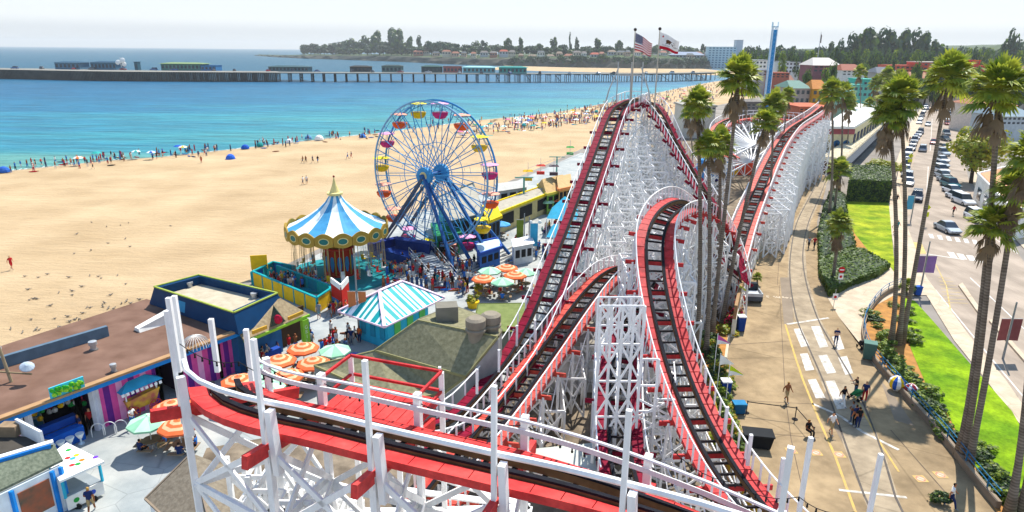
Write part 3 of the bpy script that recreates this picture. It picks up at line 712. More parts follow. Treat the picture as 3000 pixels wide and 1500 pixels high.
# lower hill between lift and camelback
DP = [A(1690, 720, 62), A(1640, 690, 60), A(1585, 672, 58), A(1535, 690, 55), A(1488, 735, 52), G(1440, 798, 6.3), G(1382, 880, 5.2), G(1318, 968, 4.5), G(1252, 1055, 4.3), G(1190, 1130, 4.3), G(1120, 1215, 4.3), G(1060, 1300, 4.3)]
bD, frD, topsD = track('track of the low dark arch left of the trestle tower', DP, ds=0.95, bent=3, ties=2, spread=1.6, bank=0.12, wmat=DRED)
EP = [A(1640, 690, 57), A(1612, 745, 52), G(1585, 830, 6.6), G(1562, 930, 5.5), G(1556, 1040, 4.4), G(1562, 1150, 3.4), G(1580, 1240, 3.2)]
bE, frE, topsE = track('track seen through the trestle tower', EP, ds=1.0, bent=4, spread=1.6, wmat=CRIM)
# far hills along the promenade wall
HP_ = [A(2075, 268, 158), A(2045, 292, 146), A(1995, 325, 130), A(1962, 368, 117), A(1935, 420, 104), A(1905, 490, 90), A(1884, 540, 81), A(1866, 590, 75), A(1850, 645, 71), A(1832, 705, 67.5), A(1816, 758, 66)]
bH, frH, topsH = track('track of the distant hill by the promenade wall', HP_, ds=1.3, bent=3, spread=1.5, wmat=DRED, rr=0.07, ground=0.2)
IP = [A(2010, 300, 142), A(1960, 296, 146), A(1900, 293, 146), A(1845, 300, 143), A(1812, 318, 136), A(1803, 345, 127), A(1815, 375, 118), A(1850, 400, 112)]
bI, frI, topsI = track('track of the far curve', IP, ds=1.4, bent=3, spread=1.5, wmat=DRED, rr=0.06, bank=-0.1)
# radial struts of the far curve
mb = CMB(); hub = A(1898, 352, 130)
for i in range(0, len(frI), 2):
    p = frI[i][0]; mb.beam(hub + Vector((0, 0, -1)), p + Vector((0, 0, -0.6)), 0.22); mb.beam(hub + Vector((0, 0, -4)), p + Vector((0, 0, -3.4)), 0.2)
mb.build('radial_struts', WHITE, coaster)
# orange clad wall and blue drums below the far curve
# trestle mass below lift hill and drop
def hillz(x, y):
    za = None
    # height of lift track at this depth and x right of it
    ya = [(abs(p.y - y), p) for p, t, l in frA[:60]]; pa = min(ya, key=lambda q: q[0])[1]
    yb = [(abs(p.y - y), p) for p, t, l in frB]; pb = min(yb, key=lambda q: q[0])[1]
    if x < pa.x + 1.2: return None
    if y > 60 and x > pb.x + 1.5: return None
    if x > pa.x + 13: return None
    f = (x - pa.x) / max(1, 12)
    zr = pb.z if y > 60 else max(2.5, pa.z * 0.6)
    return (pa.z * (1 - f) + zr * f) - 1.5 - 1.2 * math.sin(PI * min(1, f))
lattice(8, 28, 49, 89, hillz, step=1.75, w=0.17, ledge=1.7)
def near_track(fr, rad, dz=1.6, slope=.5):
    def f(x, y):
        d, p = min((((p.x - x) ** 2 + (p.y - y) ** 2) ** .5, p) for p in (q[0] for q in fr) ) if False else min(((math.hypot(q[0].x - x, q[0].y - y), q[0]) for q in fr), key=lambda w: w[0])
        return None if d > rad or d < .8 else max(2.2, p.z - dz - d * slope)
    return f
nt_ = near_track(frC[:46], 3.4)
lattice(9, 24, 38, 72, lambda x, y: None if x > 15.2 and y < 61 else nt_(x, y), step=1.7, w=.15, ledge=1.8)
lattice(2, 20, 30, 60, near_track(frD, 2.6, 1.4, .3), step=1.7, w=.14, ledge=1.6)
def wallz(x, y):
    pa = min(((abs(p.y - y), p) for p, t, l in frH), key=lambda q: q[0])[1]
    return pa.z - 0.8 if 0.8 < x - pa.x < 5 else None
lattice(28, 84, 84, 146, wallz, step=1.7, w=0.2, ledge=1.7)
def boxz(x, y): return None
# trestle tower in front: tall frame right of the low arch
def towz(x, y):
    return 9.5 if y > 41 else 7.5
tw = CMB(); cols = (1488, 1514, 1540, 1566, 1590, 1632, 1676)
def tpt(dx, dy, z):
    p = G(dx, dy, 0.1); return Vector((p.x, p.y, z))
ROWS = ((1215, 12.0), (1080, 10.2)); NL = 5
for dy_, hh in ROWS:
    hc = [hh * (1 if x < 1600 else .72 if x < 1640 else .5) for x in cols]
    for x, h_ in zip(cols, hc): tw.beam(tpt(x, dy_, .1), tpt(x, dy_, h_), 0.15)
    for (a, ha), (b, hb_) in zip(zip(cols, hc), list(zip(cols, hc))[1:]):
        h2 = min(ha, hb_)
        for k in range(NL):
            z0, z1 = h2 * k / NL, h2 * (k + 1) / NL
            tw.beam(tpt(a, dy_, z1), tpt(b, dy_, z1), 0.07, 0.12)
    for a, b, h2 in ((0, 2, hh), (2, 4, hh), (4, 6, hh * .5)):
        for k in range(NL):
            z0, z1 = h2 * k / NL, h2 * (k + 1) / NL
            tw.beam(tpt(cols[a], dy_, z0), tpt(cols[b], dy_, z1), 0.06, 0.13); tw.beam(tpt(cols[a], dy_, z1), tpt(cols[b], dy_, z0), 0.06, 0.13)
for x in cols[::2]:
    for (ya, ha), (yb, hb_) in zip(ROWS, ROWS[1:]):
        for k in range(NL):
            f0, f1 = k / NL * .6, (k + 1) / NL * .6
            tw.beam(tpt(x, ya, ha * f1), tpt(x, yb, hb_ * f1), 0.07, 0.15); tw.beam(tpt(x, ya, ha * f0), tpt(x, yb, hb_ * f1), 0.06, 0.13)
tw.build('trestle_tower', WHITE, coaster)
STUFFTIES.build('crossties', TIE, coaster, kind='stuff'); STUFFBRACE.build('longitudinal_bracing', WHITE, coaster, kind='stuff')
# crest frame with steel arch over the top of the lift
mb = CMB()
cr = frA[2][0]
for s_ in (-1, 1):
    b = cr + Vector((s_ * 3.1, 0, -1)); mb.beam(b, b + Vector((-s_ * 0.6, 0, 2.6)), 0.16); mb.beam(b + Vector((-s_ * 0.6, 0, 2.6)), cr + Vector((-s_ * -1.4, 0, 4.4)), 0.14)
mb.beam(cr + Vector((-1.4, 0, 3.4)), cr + Vector((1.4, 0, 3.4)), 0.14)
for dx in (-1.5, 0.2, 1.6): mb.beam(cr + Vector((dx, 0, 0)), cr + Vector((dx, 0, 5.0)), 0.12)
mb.build('crest_arch', STEEL, coaster)
# bulb strings
def bulbs(name, pts, parent, n=5, r=0.035, sag=0.5):
    w = CMB(); b = CMB()
    for a, c in zip(pts, pts[1:]):
        L = (c - a).length; k = max(6, int(L / 0.35)); prev = a
        for i in range(1, k + 1):
            f = i / k; p = a.lerp(c, f) - Vector((0, 0, sag * 4 * f * (1 - f))); w.beam(prev, p, 0.022); prev = p
            b.beam(p, p - Vector((0, 0, 0.10)), 0.045); b.ball(p - Vector((0, 0, 0.14)), 0.045, 5, 4)
    o = w.build(name, DARK, parent); b.build('bulbs', [DARK], o, kind='stuff'); return o
tp = [x[0] + Vector((0, 0, 1.9)) for x in POSTTOPS if x[2].y < 30][:8]
LT = [Vector((x[1].x, x[1].y, x[1].z + 0.75)) for x in POSTTOPS]
bulbs('light_string', LT, coaster, sag=0.25)
LT2 = [G(452, 865, 15.4), G(600, 910, 15.4), G(790, 960, 15.4)]
bulbs('light_string', LT2, coaster, sag=0.3)
LT3 = [G(1690, 1130, 12), G(1850, 1215, 11.5), G(2010, 1250, 11), G(2150, 1288, 10.5)]
bulbs('light_string', LT3, coaster, sag=0.3)
# handrail post tops of the right-hand side near the path
for dx, dyb, h in ((2010, 1288, 5.0), (2185, 1300, 4.2), (1955, 1260, 3.4), (1880, 1170, 2.6), (1822, 1090, 2.4), (1770, 990, 2.5), (1345, 860, 2.5), (1108, 1000, 3.0), (1200, 990, 2.4), (1255, 935, 2.3), (1300, 870, 2.3)):
    z = 8.0 if dx > 1900 and dyb > 1270 else 5.4
    b = G(dx, dyb, z); m = CMB(); m.beam(b, b + Vector((0, 0, h * 0.7)), 0.16); m.build('lamp_post', WHITE, coaster)
# warning plaque posts
# ================================================================ FERRIS WHEEL
STEELB = M('2f6fa8', rough=0.45); STEELB2 = M('27578f', rough=0.45); PALEB = M('7fa8c8', rough=0.45); LIGHTB = M('3f8cc0', rough=0.45)
GC = {'orange': M('e0561c', rough=0.45), 'yellow': M('dcb414', rough=0.45), 'magenta': M('c02a6e', rough=0.45), 'red': M('c8302a', rough=0.45)}
PALE = {'orange': M('f2a58c', rough=0.6), 'yellow': M('f0dc30', rough=0.6), 'magenta': M('eba0c8', rough=0.6), 'red': M('f0a090', rough=0.6)}
HUB = A(1090, 438, 84); AX = Vector((-math.sin(R(33)), -math.cos(R(33)), 0)); IN = Vector((math.cos(R(33)), -math.sin(R(33)), 0)); UPV = Vector((0, 0, 1)); RW = 9.15
wheel = thing('ferris_wheel', 'tall open ferris wheel with blue rims and orange, yellow and magenta tubs beside the beach', 'ferris wheel', (HUB.x, HUB.y, 0))
def W(p): return (p[0] - HUB.x, p[1] - HUB.y, p[2])
class LMB(MB):
    off = Vector((0, 0, 0))
    def build(s, name, mats, parent=None, smooth=False, **kw):
        s.v = [(x - s.off.x, y - s.off.y, z) for x, y, z in s.v]; return MB.build(s, name, mats, parent, smooth, **kw)
class WMB(LMB): off = Vector((HUB.x, HUB.y, 0))
def wp(a, r, s): return HUB + AX * s + (IN * math.cos(a) + UPV * math.sin(a)) * r
for s in (-1.0, 1.0):
    m = WMB(); m.tube([wp(2 * PI * i / 96, RW, s) for i in range(97)], 0.125, 6, cap=False); m.tube([wp(2 * PI * i / 96, RW - 0.42, s) for i in range(97)], 0.05, 5, cap=False)
    for i in range(64): m.beam(wp(2 * PI * i / 64, RW, s), wp(2 * PI * (i + 0.5) / 64, RW - 0.42, s), 0.04)
    rim = m.build('rim', PALEB if s > 0 else LIGHTB, wheel)
    m = WMB(); m.tube([wp(2 * PI * i / 48, 3.9, s * 1.1) for i in range(49)], 0.05, 5, cap=False); m.build('inner_ring', PALEB, wheel)
    for i in range(16):
        a0 = 2 * PI * (i + 0.5) / 16
        m = WMB()
        for d in (-0.09, 0.09): m.beam(wp(a0 + d * 0.3, 0.5, s * 1.5), wp(a0 + d, RW, s), 0.085)
        for f in (0.45, 0.75): m.beam(wp(a0 - 0.09 * f, RW * f, s * (1.5 - .5 * f)), wp(a0 + 0.09 * f, RW * f, s * (1.5 - .5 * f)), 0.04)
        m.build('spoke', LIGHTB, wheel)
    m = WMB(); m.tube([HUB + AX * s * 1.3, HUB + AX * s * 1.95], 1.1, 18); hb = m.build('hub_drum', LIGHTB, wheel)
    m = WMB(); m.tube([HUB + AX * s * 1.96, HUB + AX * s * 2.0], 0.55, 18); m.build('hub_badge', M('d9c58a'), hb)
m = WMB(); m.tube([HUB - AX * 2.4, HUB + AX * 2.4], 0.28, 10); m.build('axle', STEELB2, wheel)
for i in range(16):
    a0 = 2 * PI * (i + 0.5) / 16; m = WMB(); m.beam(wp(a0, RW - 0.2, -1.0), wp(a0, RW - 0.2, 1.0), 0.08); m.build('cross_tube', PALEB, wheel)
gcol = ['yellow', 'orange', 'magenta']
seq = {0: 'magenta'}
for i in range(16):
    # starts at the top tub (photograph: yellow), clockwise magenta, orange, yellow ...
    a = PI / 2 + R(14) - 2 * PI * i / 16
    c = ['yellow', 'magenta', 'orange'][i % 3] if i < 13 else ['magenta', 'yellow', 'orange'][i - 13 - 0] if False else ['yellow', 'magenta', 'orange'][i % 3]
    if i >= 12: c = {12: 'orange', 13: 'yellow', 14: 'magenta', 15: 'orange'}[i]
    p = wp(a, RW - 0.12, 0)
    g = WMB()
    g.lathe([(0.15, -1.95), (0.62, -1.85), (0.92, -1.5), (1.0, -1.15), (0.96, -1.12), (0.6, -1.3)], 14, c=(p.x, p.y, p.z), cap=True)
    tub = g.build('tub', GC[c], wheel, smooth=False); tub['label'] = c + ' tub'
    g = WMB()
    for j in range(12):
        b = 2 * PI * j / 12; g.poly([(p.x, p.y, p.z + 0.12), (p.x + 1.12 * math.cos(b), p.y + 1.12 * math.sin(b), p.z - 0.06 - 0.06 * (j % 2)), (p.x + 1.12 * math.cos(b + PI / 6), p.y + 1.12 * math.sin(b + PI / 6), p.z - 0.06 - 0.06 * ((j + 1) % 2))])
        g.poly([(p.x, p.y, p.z + 0.08), (p.x + 1.12 * math.cos(b + PI / 6), p.y + 1.12 * math.sin(b + PI / 6), p.z - 0.1 - 0.06 * ((j + 1) % 2)), (p.x + 1.12 * math.cos(b), p.y + 1.12 * math.sin(b), p.z - 0.1 - 0.06 * (j % 2))])
    g.build('canopy', PALE[c], tub)
    g = WMB()
    for b in (0, PI / 2, PI, 3 * PI / 2): g.beam((p.x + 0.85 * math.cos(b), p.y + 0.85 * math.sin(b), p.z - 1.2), (p.x + 0.25 * math.cos(b), p.y + 0.25 * math.sin(b), p.z), 0.05)
    g.build('hanger', STEELB2, tub)
def gl(dx, dy): return G(dx, dy)
# legs
for s, feet, th in ((1.9, ((948, 628), (1145, 686), (1190, 668)), 0.24), (-1.9, ((1010, 598), (1282, 640), (1240, 663)), 0.24)):
    for q, (dx, dy) in enumerate(feet):
        m = WMB(); f = G(dx, dy, 0.2); m.beam(HUB + AX * s, f, 0.34, 0.34); m.build('leg', STEELB2 if q else M('4d5568', rough=0.5), wheel)
for a, b in (((960, 606), (1075, 470)), ((975, 600), (1085, 480))):
    m = WMB(); m.beam(G(a[0], a[1], 0.5), HUB + AX * 1.2 - Vector((0, 0, 0.8)), 0.2); m.build('brace', M('5a5f70', rough=0.5), wheel)
for s_ in (1.3, -1.3):
    m = WMB()
    for k in range(5):
        a = -PI / 2 + R(-28 + k * 14); m.beam(HUB + AX * s_, HUB + AX * s_ * 1.6 + (IN * math.cos(a) + UPV * math.sin(a)) * 8.5, .09)
    for k in range(1, 7): m.beam(HUB + AX * s_ + (IN * math.cos(-PI / 2 - .49) + UPV * math.sin(-PI / 2 - .49)) * k * 1.3, HUB + AX * s_ + (IN * math.cos(-PI / 2 + .49) + UPV * math.sin(-PI / 2 + .49)) * k * 1.3, .05)
    m.build('truss_leg', LIGHTB, wheel)
m = WMB()
for i in range(5):
    a = G(1150 + i * 8, 690 + i * 3); b = G(1330 + i * 12, 605 + i * 6); m.beam((a.x, a.y, 0.25), (b.x, b.y, 0.25), 0.14)
m.build('base_rail', M('c9c2b4'), wheel)

# blue and navy loading station, ramps and grey stairs under the wheel
st = thing('loading_platform', 'navy blue loading platform with grey ramp under the ferris wheel', 'platform', tuple(G(1060, 640)))
so = G(1060, 640)
class SMB(LMB): off = Vector((so.x, so.y, 0))
def pbox(mb, pts, z0, z1): mb.prism([tuple(G(*p, z0).xy) for p in pts], z0, z1); return mb
m = SMB(); pbox(m, [(930, 640), (1010, 615), (1105, 640), (1030, 672)], 0.1, 1.3); m.build('deck', M('1f3f86'), st)
m = SMB(); pbox(m, [(1000, 618), (1085, 632), (1080, 640), (995, 626)], 1.3, 2.6); m.build('back_panel', M('16306e'), st)
m = SMB(); pbox(m, [(925, 628), (1000, 612), (998, 618), (928, 635)], 1.3, 2.3); m.build('side_panel', M('1b2f74'), st)
m = SMB()
for i in range(14):
    f = i / 14; a = G(1085 + 60 * f, 655 + 50 * f); b = G(1030 + 62 * f, 668 + 52 * f); z = 1.3 * (1 - f)
    m.prism([tuple(a.xy), tuple(b.xy), tuple(G(1030 + 62 * (f + .065), 668 + 52 * (f + .065)).xy), tuple(G(1085 + 60 * (f + .065), 655 + 50 * (f + .065)).xy)], 0.1, z + 0.12)
m.build('stair', M('9aa0a4'), st)
m = SMB()
for (x0, y0, x1, y1) in ((1085, 650, 1150, 705), (1030, 668, 1095, 720), (1105, 640, 1190, 690)):
    a, b = G(x0, y0), G(x1, y1)
    for k in range(7):
        p = a.lerp(b, k / 6); m.beam((p.x, p.y, 0.1), (p.x, p.y, 1.3 * (1 - k / 6) + 1.1), 0.06)
    for h in (0.6, 1.1): m.beam((a.x, a.y, 1.3 + h), (b.x, b.y, h), 0.06)
m.build('railing', STEEL, st)

# ================================================================ SWING CAROUSEL
cc = G(857, 694); cx, cy = cc.x, cc.y
sw = thing('swing_carousel', 'swing ride with a blue and white striped tent top and gold rounding boards', 'swing ride', (cx, cy, 0))
class KMB(LMB): off = Vector((cx, cy, 0))
RC = 5.75; ZR = 6.0
TB = M('4a98c4', rough=0.6); TW = M('e6ebe6', rough=0.6); GOLD = M('a88838', rough=0.5); GOLD2 = M('e2cf8a', rough=0.55)
prof = [(0.55, 10.0), (1.15, 9.1), (2.0, 8.3), (3.1, 7.55), (4.4, 6.85), (5.6, 6.35)]
for k in range(16):
    m = KMB(); a0, a1 = 2 * PI * k / 16, 2 * PI * (k + 1) / 16
    for (r0, z0), (r1, z1) in zip(prof, prof[1:]):
        sub = 3
        for q in range(sub):
            b0, b1 = a0 + (a1 - a0) * q / sub, a0 + (a1 - a0) * (q + 1) / sub; sag = lambda f: -0.14 * math.sin(PI * f) * 1.0
            f0, f1 = q / sub, (q + 1) / sub
            m.poly([(cx + r1 * math.cos(b0), cy + r1 * math.sin(b0), z1 + sag(f0)), (cx + r1 * math.cos(b1), cy + r1 * math.sin(b1), z1 + sag(f1)), (cx + r0 * math.cos(b1), cy + r0 * math.sin(b1), z0 + sag(f1) * r0 / 5), (cx + r0 * math.cos(b0), cy + r0 * math.sin(b0), z0 + sag(f0) * r0 / 5)])
    m.build('tent_gore', TB if k % 2 else TW, sw)
m = KMB(); m.lathe([(5.6, 6.2), (0.5, 6.25), (0.5, 6.2)], 32, c=(cx, cy, 0)); m.build('ceiling', M('c8b070'), sw)
m = KMB(); m.lathe([(0.75, 9.85), (0.9, 9.95), (0.9, 10.15), (0.6, 10.2), (0.38, 10.7), (0.2, 11.2), (0.09, 11.7), (0.06, 11.9)], 14, c=(cx, cy, 0)); fin = m.build('finial', GOLD2, sw)
m = KMB(); m.ball((cx, cy, 12.0), 0.13, 8, 6); m.build('finial_ball', M('7a2a20'), fin)
for k in range(18):
    a = 2 * PI * (k + 0.5) / 18; m = KMB(); nrm = Vector((math.cos(a), math.sin(a), 0)); tg = Vector((-math.sin(a), math.cos(a), 0)); c0 = Vector((cx, cy, 5.85)) + nrm * RC
    pts = []
    for j in range(13):
        t = j / 12; pts.append((-1.0 + 2.0 * t, 0.45 + 0.45 * math.sin(PI * t)))
    pts += [(1.0 - 2.0 * j / 8, -0.5 - 0.28 * math.sin(PI * j / 8)) for j in range(9)]
    fr_ = [c0 + tg * x + UPV * y + nrm * 0.09 for x, y in pts]; bk_ = [c0 + tg * x + UPV * y - nrm * 0.05 for x, y in pts]
    m.poly(fr_); m.poly(bk_[::-1])
    for i in range(len(pts)): j = (i + 1) % len(pts); m.poly([fr_[i], bk_[i], bk_[j], fr_[j]])
    rb = m.build('rounding_board', GOLD, sw)
    m = KMB(); m.poly([c0 + tg * 0.60 * math.cos(2 * PI * j / 16) + UPV * 0.42 * math.sin(2 * PI * j / 16) + nrm * 0.115 for j in range(16)]); m.build('oval_mirror_frame', GOLD2, rb)
    m = KMB(); m.poly([c0 + tg * 0.50 * math.cos(2 * PI * j / 16) + UPV * 0.32 * math.sin(2 * PI * j / 16) + nrm * 0.13 for j in range(16)]); m.build('oval_mirror', M('2f6f68', rough=0.3), rb)
m = KMB(); m.lathe([(1.5, 5.6), (1.5, 5.2), (1.1, 4.6), (0.9, 4.2), (0.9, 4.0)], 14, c=(cx, cy, 0)); m.build('neck', M('b32a1c'), sw)
m = KMB(); m.lathe([(1.4, 3.8), (1.75, 4.0), (1.85, 4.2), (1.3, 4.35), (1.3, 4.2)], 18, c=(cx, cy, 0)); m.build('cornice', GOLD, sw)
m = KMB(); m.lathe([(1.9, 0.1), (1.9, 0.6), (1.65, 0.7), (1.65, 3.5), (1.9, 3.6), (1.9, 3.8), (1.4, 3.8)], 12, c=(cx, cy, 0)); dr = m.build('centre_drum', M('a8341f'), sw)
for k in range(12):
    a = 2 * PI * (k + 0.5) / 12; m = KMB(); nrm = Vector((math.cos(a), math.sin(a), 0)); tg = Vector((-math.sin(a), math.cos(a), 0)); c0 = Vector((cx, cy, 1.9)) + nrm * 1.66
    m.poly([c0 + tg * x + UPV * y for x, y in ((-.2, .8), (0, .95), (.2, .8), (.28, 0), (.12, -.8), (0, -1.0), (-.12, -.8), (-.28, 0))][::-1]); m.build('shield_panel', M('3b7fb0', rough=0.5), dr)
    m = KMB(); m.beam((cx + 1.78 * math.cos(a + .26), cy + 1.78 * math.sin(a + .26), 0.4), (cx + 1.78 * math.cos(a + .26), cy + 1.78 * math.sin(a + .26), 3.7), 0.14); m.build('gilded_column', GOLD, dr)
m = KMB(); m.lathe([(6.6, 0.07), (6.6, 0.35), (0.1, 0.36)], 36, c=(cx, cy, 0)); m.build('platform', M('1f7f86'), sw)
scol = ['e8e4da', 'c8282c', '2f86c0', 'e2b820', 'e8e4da', 'c04030']
for ring_, cnt, rr_ in ((0, 20, 5.2), (1, 14, 3.9)):
    for k in range(cnt):
        a = 2 * PI * k / cnt + ring_ * 0.1; nrm = Vector((math.cos(a), math.sin(a), 0)); tg = Vector((-math.sin(a), math.cos(a), 0)); c0 = Vector((cx, cy, 1.15)) + nrm * rr_
        m = KMB(); m.mi = 0
        m.beam(c0 - tg * 0.24, c0 + tg * 0.24, 0.42, 0.07); m.beam(c0 - nrm * 0.2 - tg * .24 + UPV * 0.3, c0 - nrm * 0.2 + tg * .24 + UPV * 0.3, 0.06, 0.55)
        s_ = m.build('swing_seat', M(scol[(k + ring_) % 6], rough=0.5), sw)
        m = KMB()
        for sx in (-.24, .24):
            for sy in (-.18, .2): m.beam(c0 + tg * sx + nrm * sy + UPV * 0.2, c0 + tg * sx * 0.8 + UPV * 4.9, 0.025)
        m.build('chain', M('b9a77c'), s_)
# yellow and teal maze wall round the swing ride
YW = M('e0b31e'); TEAL = M('17969a')
def panel_wall(name, pts, h, label, cat, colour, capc, group=None, th=0.12, post=2.2):
    P = [G(*p) for p in pts]; o = thing(name, label, cat, tuple(P[0]), group=group); off = P[0]
    class Q(LMB): pass
    Q.off = Vector((off.x, off.y, 0))
    for a, b in zip(P, P[1:]):
        n = max(1, round((b - a).length / post))
        for i in range(n):
            p, q = a.lerp(b, i / n), a.lerp(b, (i + 1) / n); m = Q(); m.beam((p.x, p.y, 0.07 + h / 2), (q.x, q.y, 0.07 + h / 2), th, h - 0.1); m.build('panel', colour[i % len(colour)], o)
            m = Q(); m.beam((p.x, p.y, 0.05), (p.x, p.y, h + 0.12), 0.2); m.build('post', capc, o)
        m = Q(); m.beam((a.x, a.y, h + 0.1), (b.x, b.y, h + 0.1), 0.26, 0.12); m.build('cap_rail', capc, o)
    return o
panel_wall('fence', [(640, 720), (800, 790), (835, 765)], 1.7, 'yellow and teal panelled queue wall nearest the blue flat-roofed building', 'fence', [YW, YW], TEAL)
panel_wall('fence', [(700, 700), (830, 752), (838, 768)], 1.5, 'teal inner queue wall behind the yellow panels beside the swing ride', 'fence', [TEAL, M('1b7c90')], TEAL)
panel_wall('fence', [(636, 718), (690, 690), (745, 702)], 1.5, 'blue and teal wall at the beach side of the swing ride queue', 'fence', [M('1e5fa8'), TEAL], TEAL)
o = thing('notice_board', 'plain yellow board standing at the beach corner of the swing ride queue', 'board', tuple(G(656, 700)))
m = LMB(); m.off = Vector((G(656, 700).x, G(656, 700).y, 0)); c = G(656, 700); m.beam((c.x - 0.9, c.y - .2, 2.0), (c.x + 0.9, c.y + .2, 2.0), 0.1, 1.7); m.build('panel', M('f0c020'), o)
m = LMB(); m.off = Vector((c.x, c.y, 0))
for s in (-.8, .8): m.beam((c.x + s, c.y + s * .2, 0), (c.x + s, c.y + s * .2, 1.3), 0.1)
m.build('posts', TEAL, o)
# red and white ticket gate beside the swing ride
o = thing('entrance_gate', 'red entrance gate with white and red pointed panels beside the striped kiosk', 'gate', tuple(G(858, 780))); c = G(858, 780)
m = LMB(); m.off = Vector((c.x, c.y, 0)); a, b, d = G(838, 775), G(862, 790), G(880, 772)
m.beam((a.x, a.y, 1.5), (b.x, b.y, 1.5), 0.12, 2.8); m.beam((b.x, b.y, 1.5), (d.x, d.y, 1.5), 0.12, 2.8); m.build('side_panel', M('bf2a22'), o)
m = LMB(); m.off = Vector((c.x, c.y, 0)); m.beam((a.x, a.y, 3.1), (b.x, b.y, 2.9), 0.16, 0.6); m.beam((b.x, b.y, 2.9), (d.x, d.y, 3.1), 0.16, 0.6); m.build('head_board', M('f0ede6'), o)
m = LMB(); m.off = Vector((c.x, c.y, 0)); m.beam((a.x, a.y, 0.9), (b.x, b.y, 0.9), 0.14, 0.9); m.build('blue_base', M('2a6fb0'), o)
# ================================================================ BUILDINGS OF THE BOARDWALK
def xy(p, z=0): q = G(p[0], p[1], z); return (q.x, q.y)
class Bld:
    "a building: an Empty at its foot, parts built in world space"
    def __init__(s, name, label, cat, at_, group=None):
        s.o = thing(name, label, cat, (at_.x, at_.y, 0), group=group); s.off = Vector((at_.x, at_.y, 0))
    def mb(s):
        m = LMB(); m.off = s.off; return m
    def part(s, name, m, mats, parent=None, label=None, kind=None):
        o = m.build(name, mats, parent or s.o)
        if label: o['label'] = label
        if kind: o['kind'] = kind
        return o
def wall_quad(m, a, b, z0, z1, th=0.12):
    "upright slab between plan points a, b"
    a = Vector((a[0], a[1], 0)); b = Vector((b[0], b[1], 0)); d = (b - a).normalized(); n = Vector((-d.y, d.x, 0)) * th / 2
    m.quadbox([(*(a - n).xy, z0), (*(a + n).xy, z0), (*(b + n).xy, z0), (*(b - n).xy, z0), (*(a - n).xy, z1), (*(a + n).xy, z1), (*(b + n).xy, z1), (*(b - n).xy, z1)]); return m
def lerp2(a, b, f): return (a[0] + (b[0] - a[0]) * f, a[1] + (b[1] - a[1]) * f)
def roofslab(m, pts, zs, th=0.18):
    o = len(m.v); k = len(pts)
    P = [(p[0], p[1], z) for p, z in zip(pts, zs)]
    ar = sum(P[i][0] * P[(i + 1) % k][1] - P[(i + 1) % k][0] * P[i][1] for i in range(k))
    if ar < 0: P.reverse()
    m.v += [(x, y, z - th) for x, y, z in P] + P
    m.f.append(tuple(o + i for i in reversed(range(k)))); m.m.append(m.mi); m.f.append(tuple(o + k + i for i in range(k))); m.m.append(m.mi)
    for i in range(k):
        j = (i + 1) % k; m.f.append((o + i, o + j, o + k + j, o + k + i)); m.m.append(m.mi)
    return m
BROWN = mat('brown_roof_felt', (0.135, 0.075, 0.052), 0.95, 0, 0.5, rgb2=(0.22, 0.13, 0.095), detail=10, bump=0.2)
BLUET = M('1f7fd0', rough=0.5); NAVY = M('11395f', rough=0.5); TEALW = M('1fa0a8', rough=0.6); CYAN = M('2fb4d6', rough=0.6); PINK = M('d9509a'); PURP = M('6a2a86')
TANROOF = mat('tan_gravel_roof', (0.40, 0.34, 0.24), 0.95, 0, 1.5, rgb2=(0.52, 0.45, 0.33), detail=9)
SHING = mat('grey_green_shingle', (0.16, 0.15, 0.085), 0.95, 0, 3.5, rgb2=(0.27, 0.25, 0.15), detail=10, bump=0.4)
THATCH = mat('tan_shingle', (0.26, 0.19, 0.11), 0.95, 0, 4, rgb2=(0.42, 0.33, 0.2), detail=10, bump=0.5)
LIME = M('8dc63a'); YEL = M('e8c81e'); CORR = mat('grey_corrugated_metal', (0.26, 0.28, 0.27), 0.6, 0, 0.8, rgb2=(0.40, 0.42, 0.40), detail=6, metal=0.2)

# long arcade building with the brown roof
zr = 3.9
B = Bld('arcade_building', 'long low building with a brown flat roof, blue eaves and pink and purple striped wall', 'building', G(330, 960))
e0 = xy((-260, 1152), zr); e1 = xy((625, 825), zr); r1 = xy((560, 800), zr); r0 = xy((368, 752), zr); w0 = xy((-260, 955), zr)
m = B.mb(); roofslab(m, [e0, e1, r1, r0, w0], [zr] * 5, 0.3); roof = B.part('roof', m, BROWN)
m = B.mb(); m.beam((*e0, zr - 0.12), (*e1, zr - 0.12), 0.16, 0.5); B.part('fascia', m, BLUET, roof)
m = B.mb(); m.beam((*lerp2(e0, e1, 0.02), zr + 0.1), (*e1, zr + 0.1), 0.5, 0.16); B.part('tan_edge', m, M('a98560'), roof)
m = B.mb(); q0, q1 = xy((-260, 968), zr + 1), xy((268, 818), zr + 0.9); wall_quad(m, q0, q1, zr, zr + 0.85, 0.35); B.part('parapet', m, M('5b6f80'), roof)
d = Vector((e1[0] - e0[0], e1[1] - e0[1], 0)).normalized(); nin = Vector((-d.y, d.x, 0)); nin = nin if nin.y > 0 else -nin
def epos(dx, inset=0.0, z=zr):
    "plan point of the eave line seen at dx, set back under the roof"
    best = min((lerp2(e0, e1, i / 400) for i in range(401)), key=lambda q: abs(proj_dx(q[0], q[1], zr) - dx))
    return (best[0] + nin.x * inset, best[1] + nin.y * inset)
def proj_dx(x, y, z):
    cp, sp = math.cos(PITCH), math.sin(PITCH); vy = y; vz = z - CAM_H
    depth = vy * cp - vz * sp; up = vy * sp + vz * cp; uu, vv = x / depth, up / depth
    c, s = math.cos(ROLL), math.sin(ROLL); u = uu * c + vv * s
    return (u * F + 1500) / KD
wallm = []
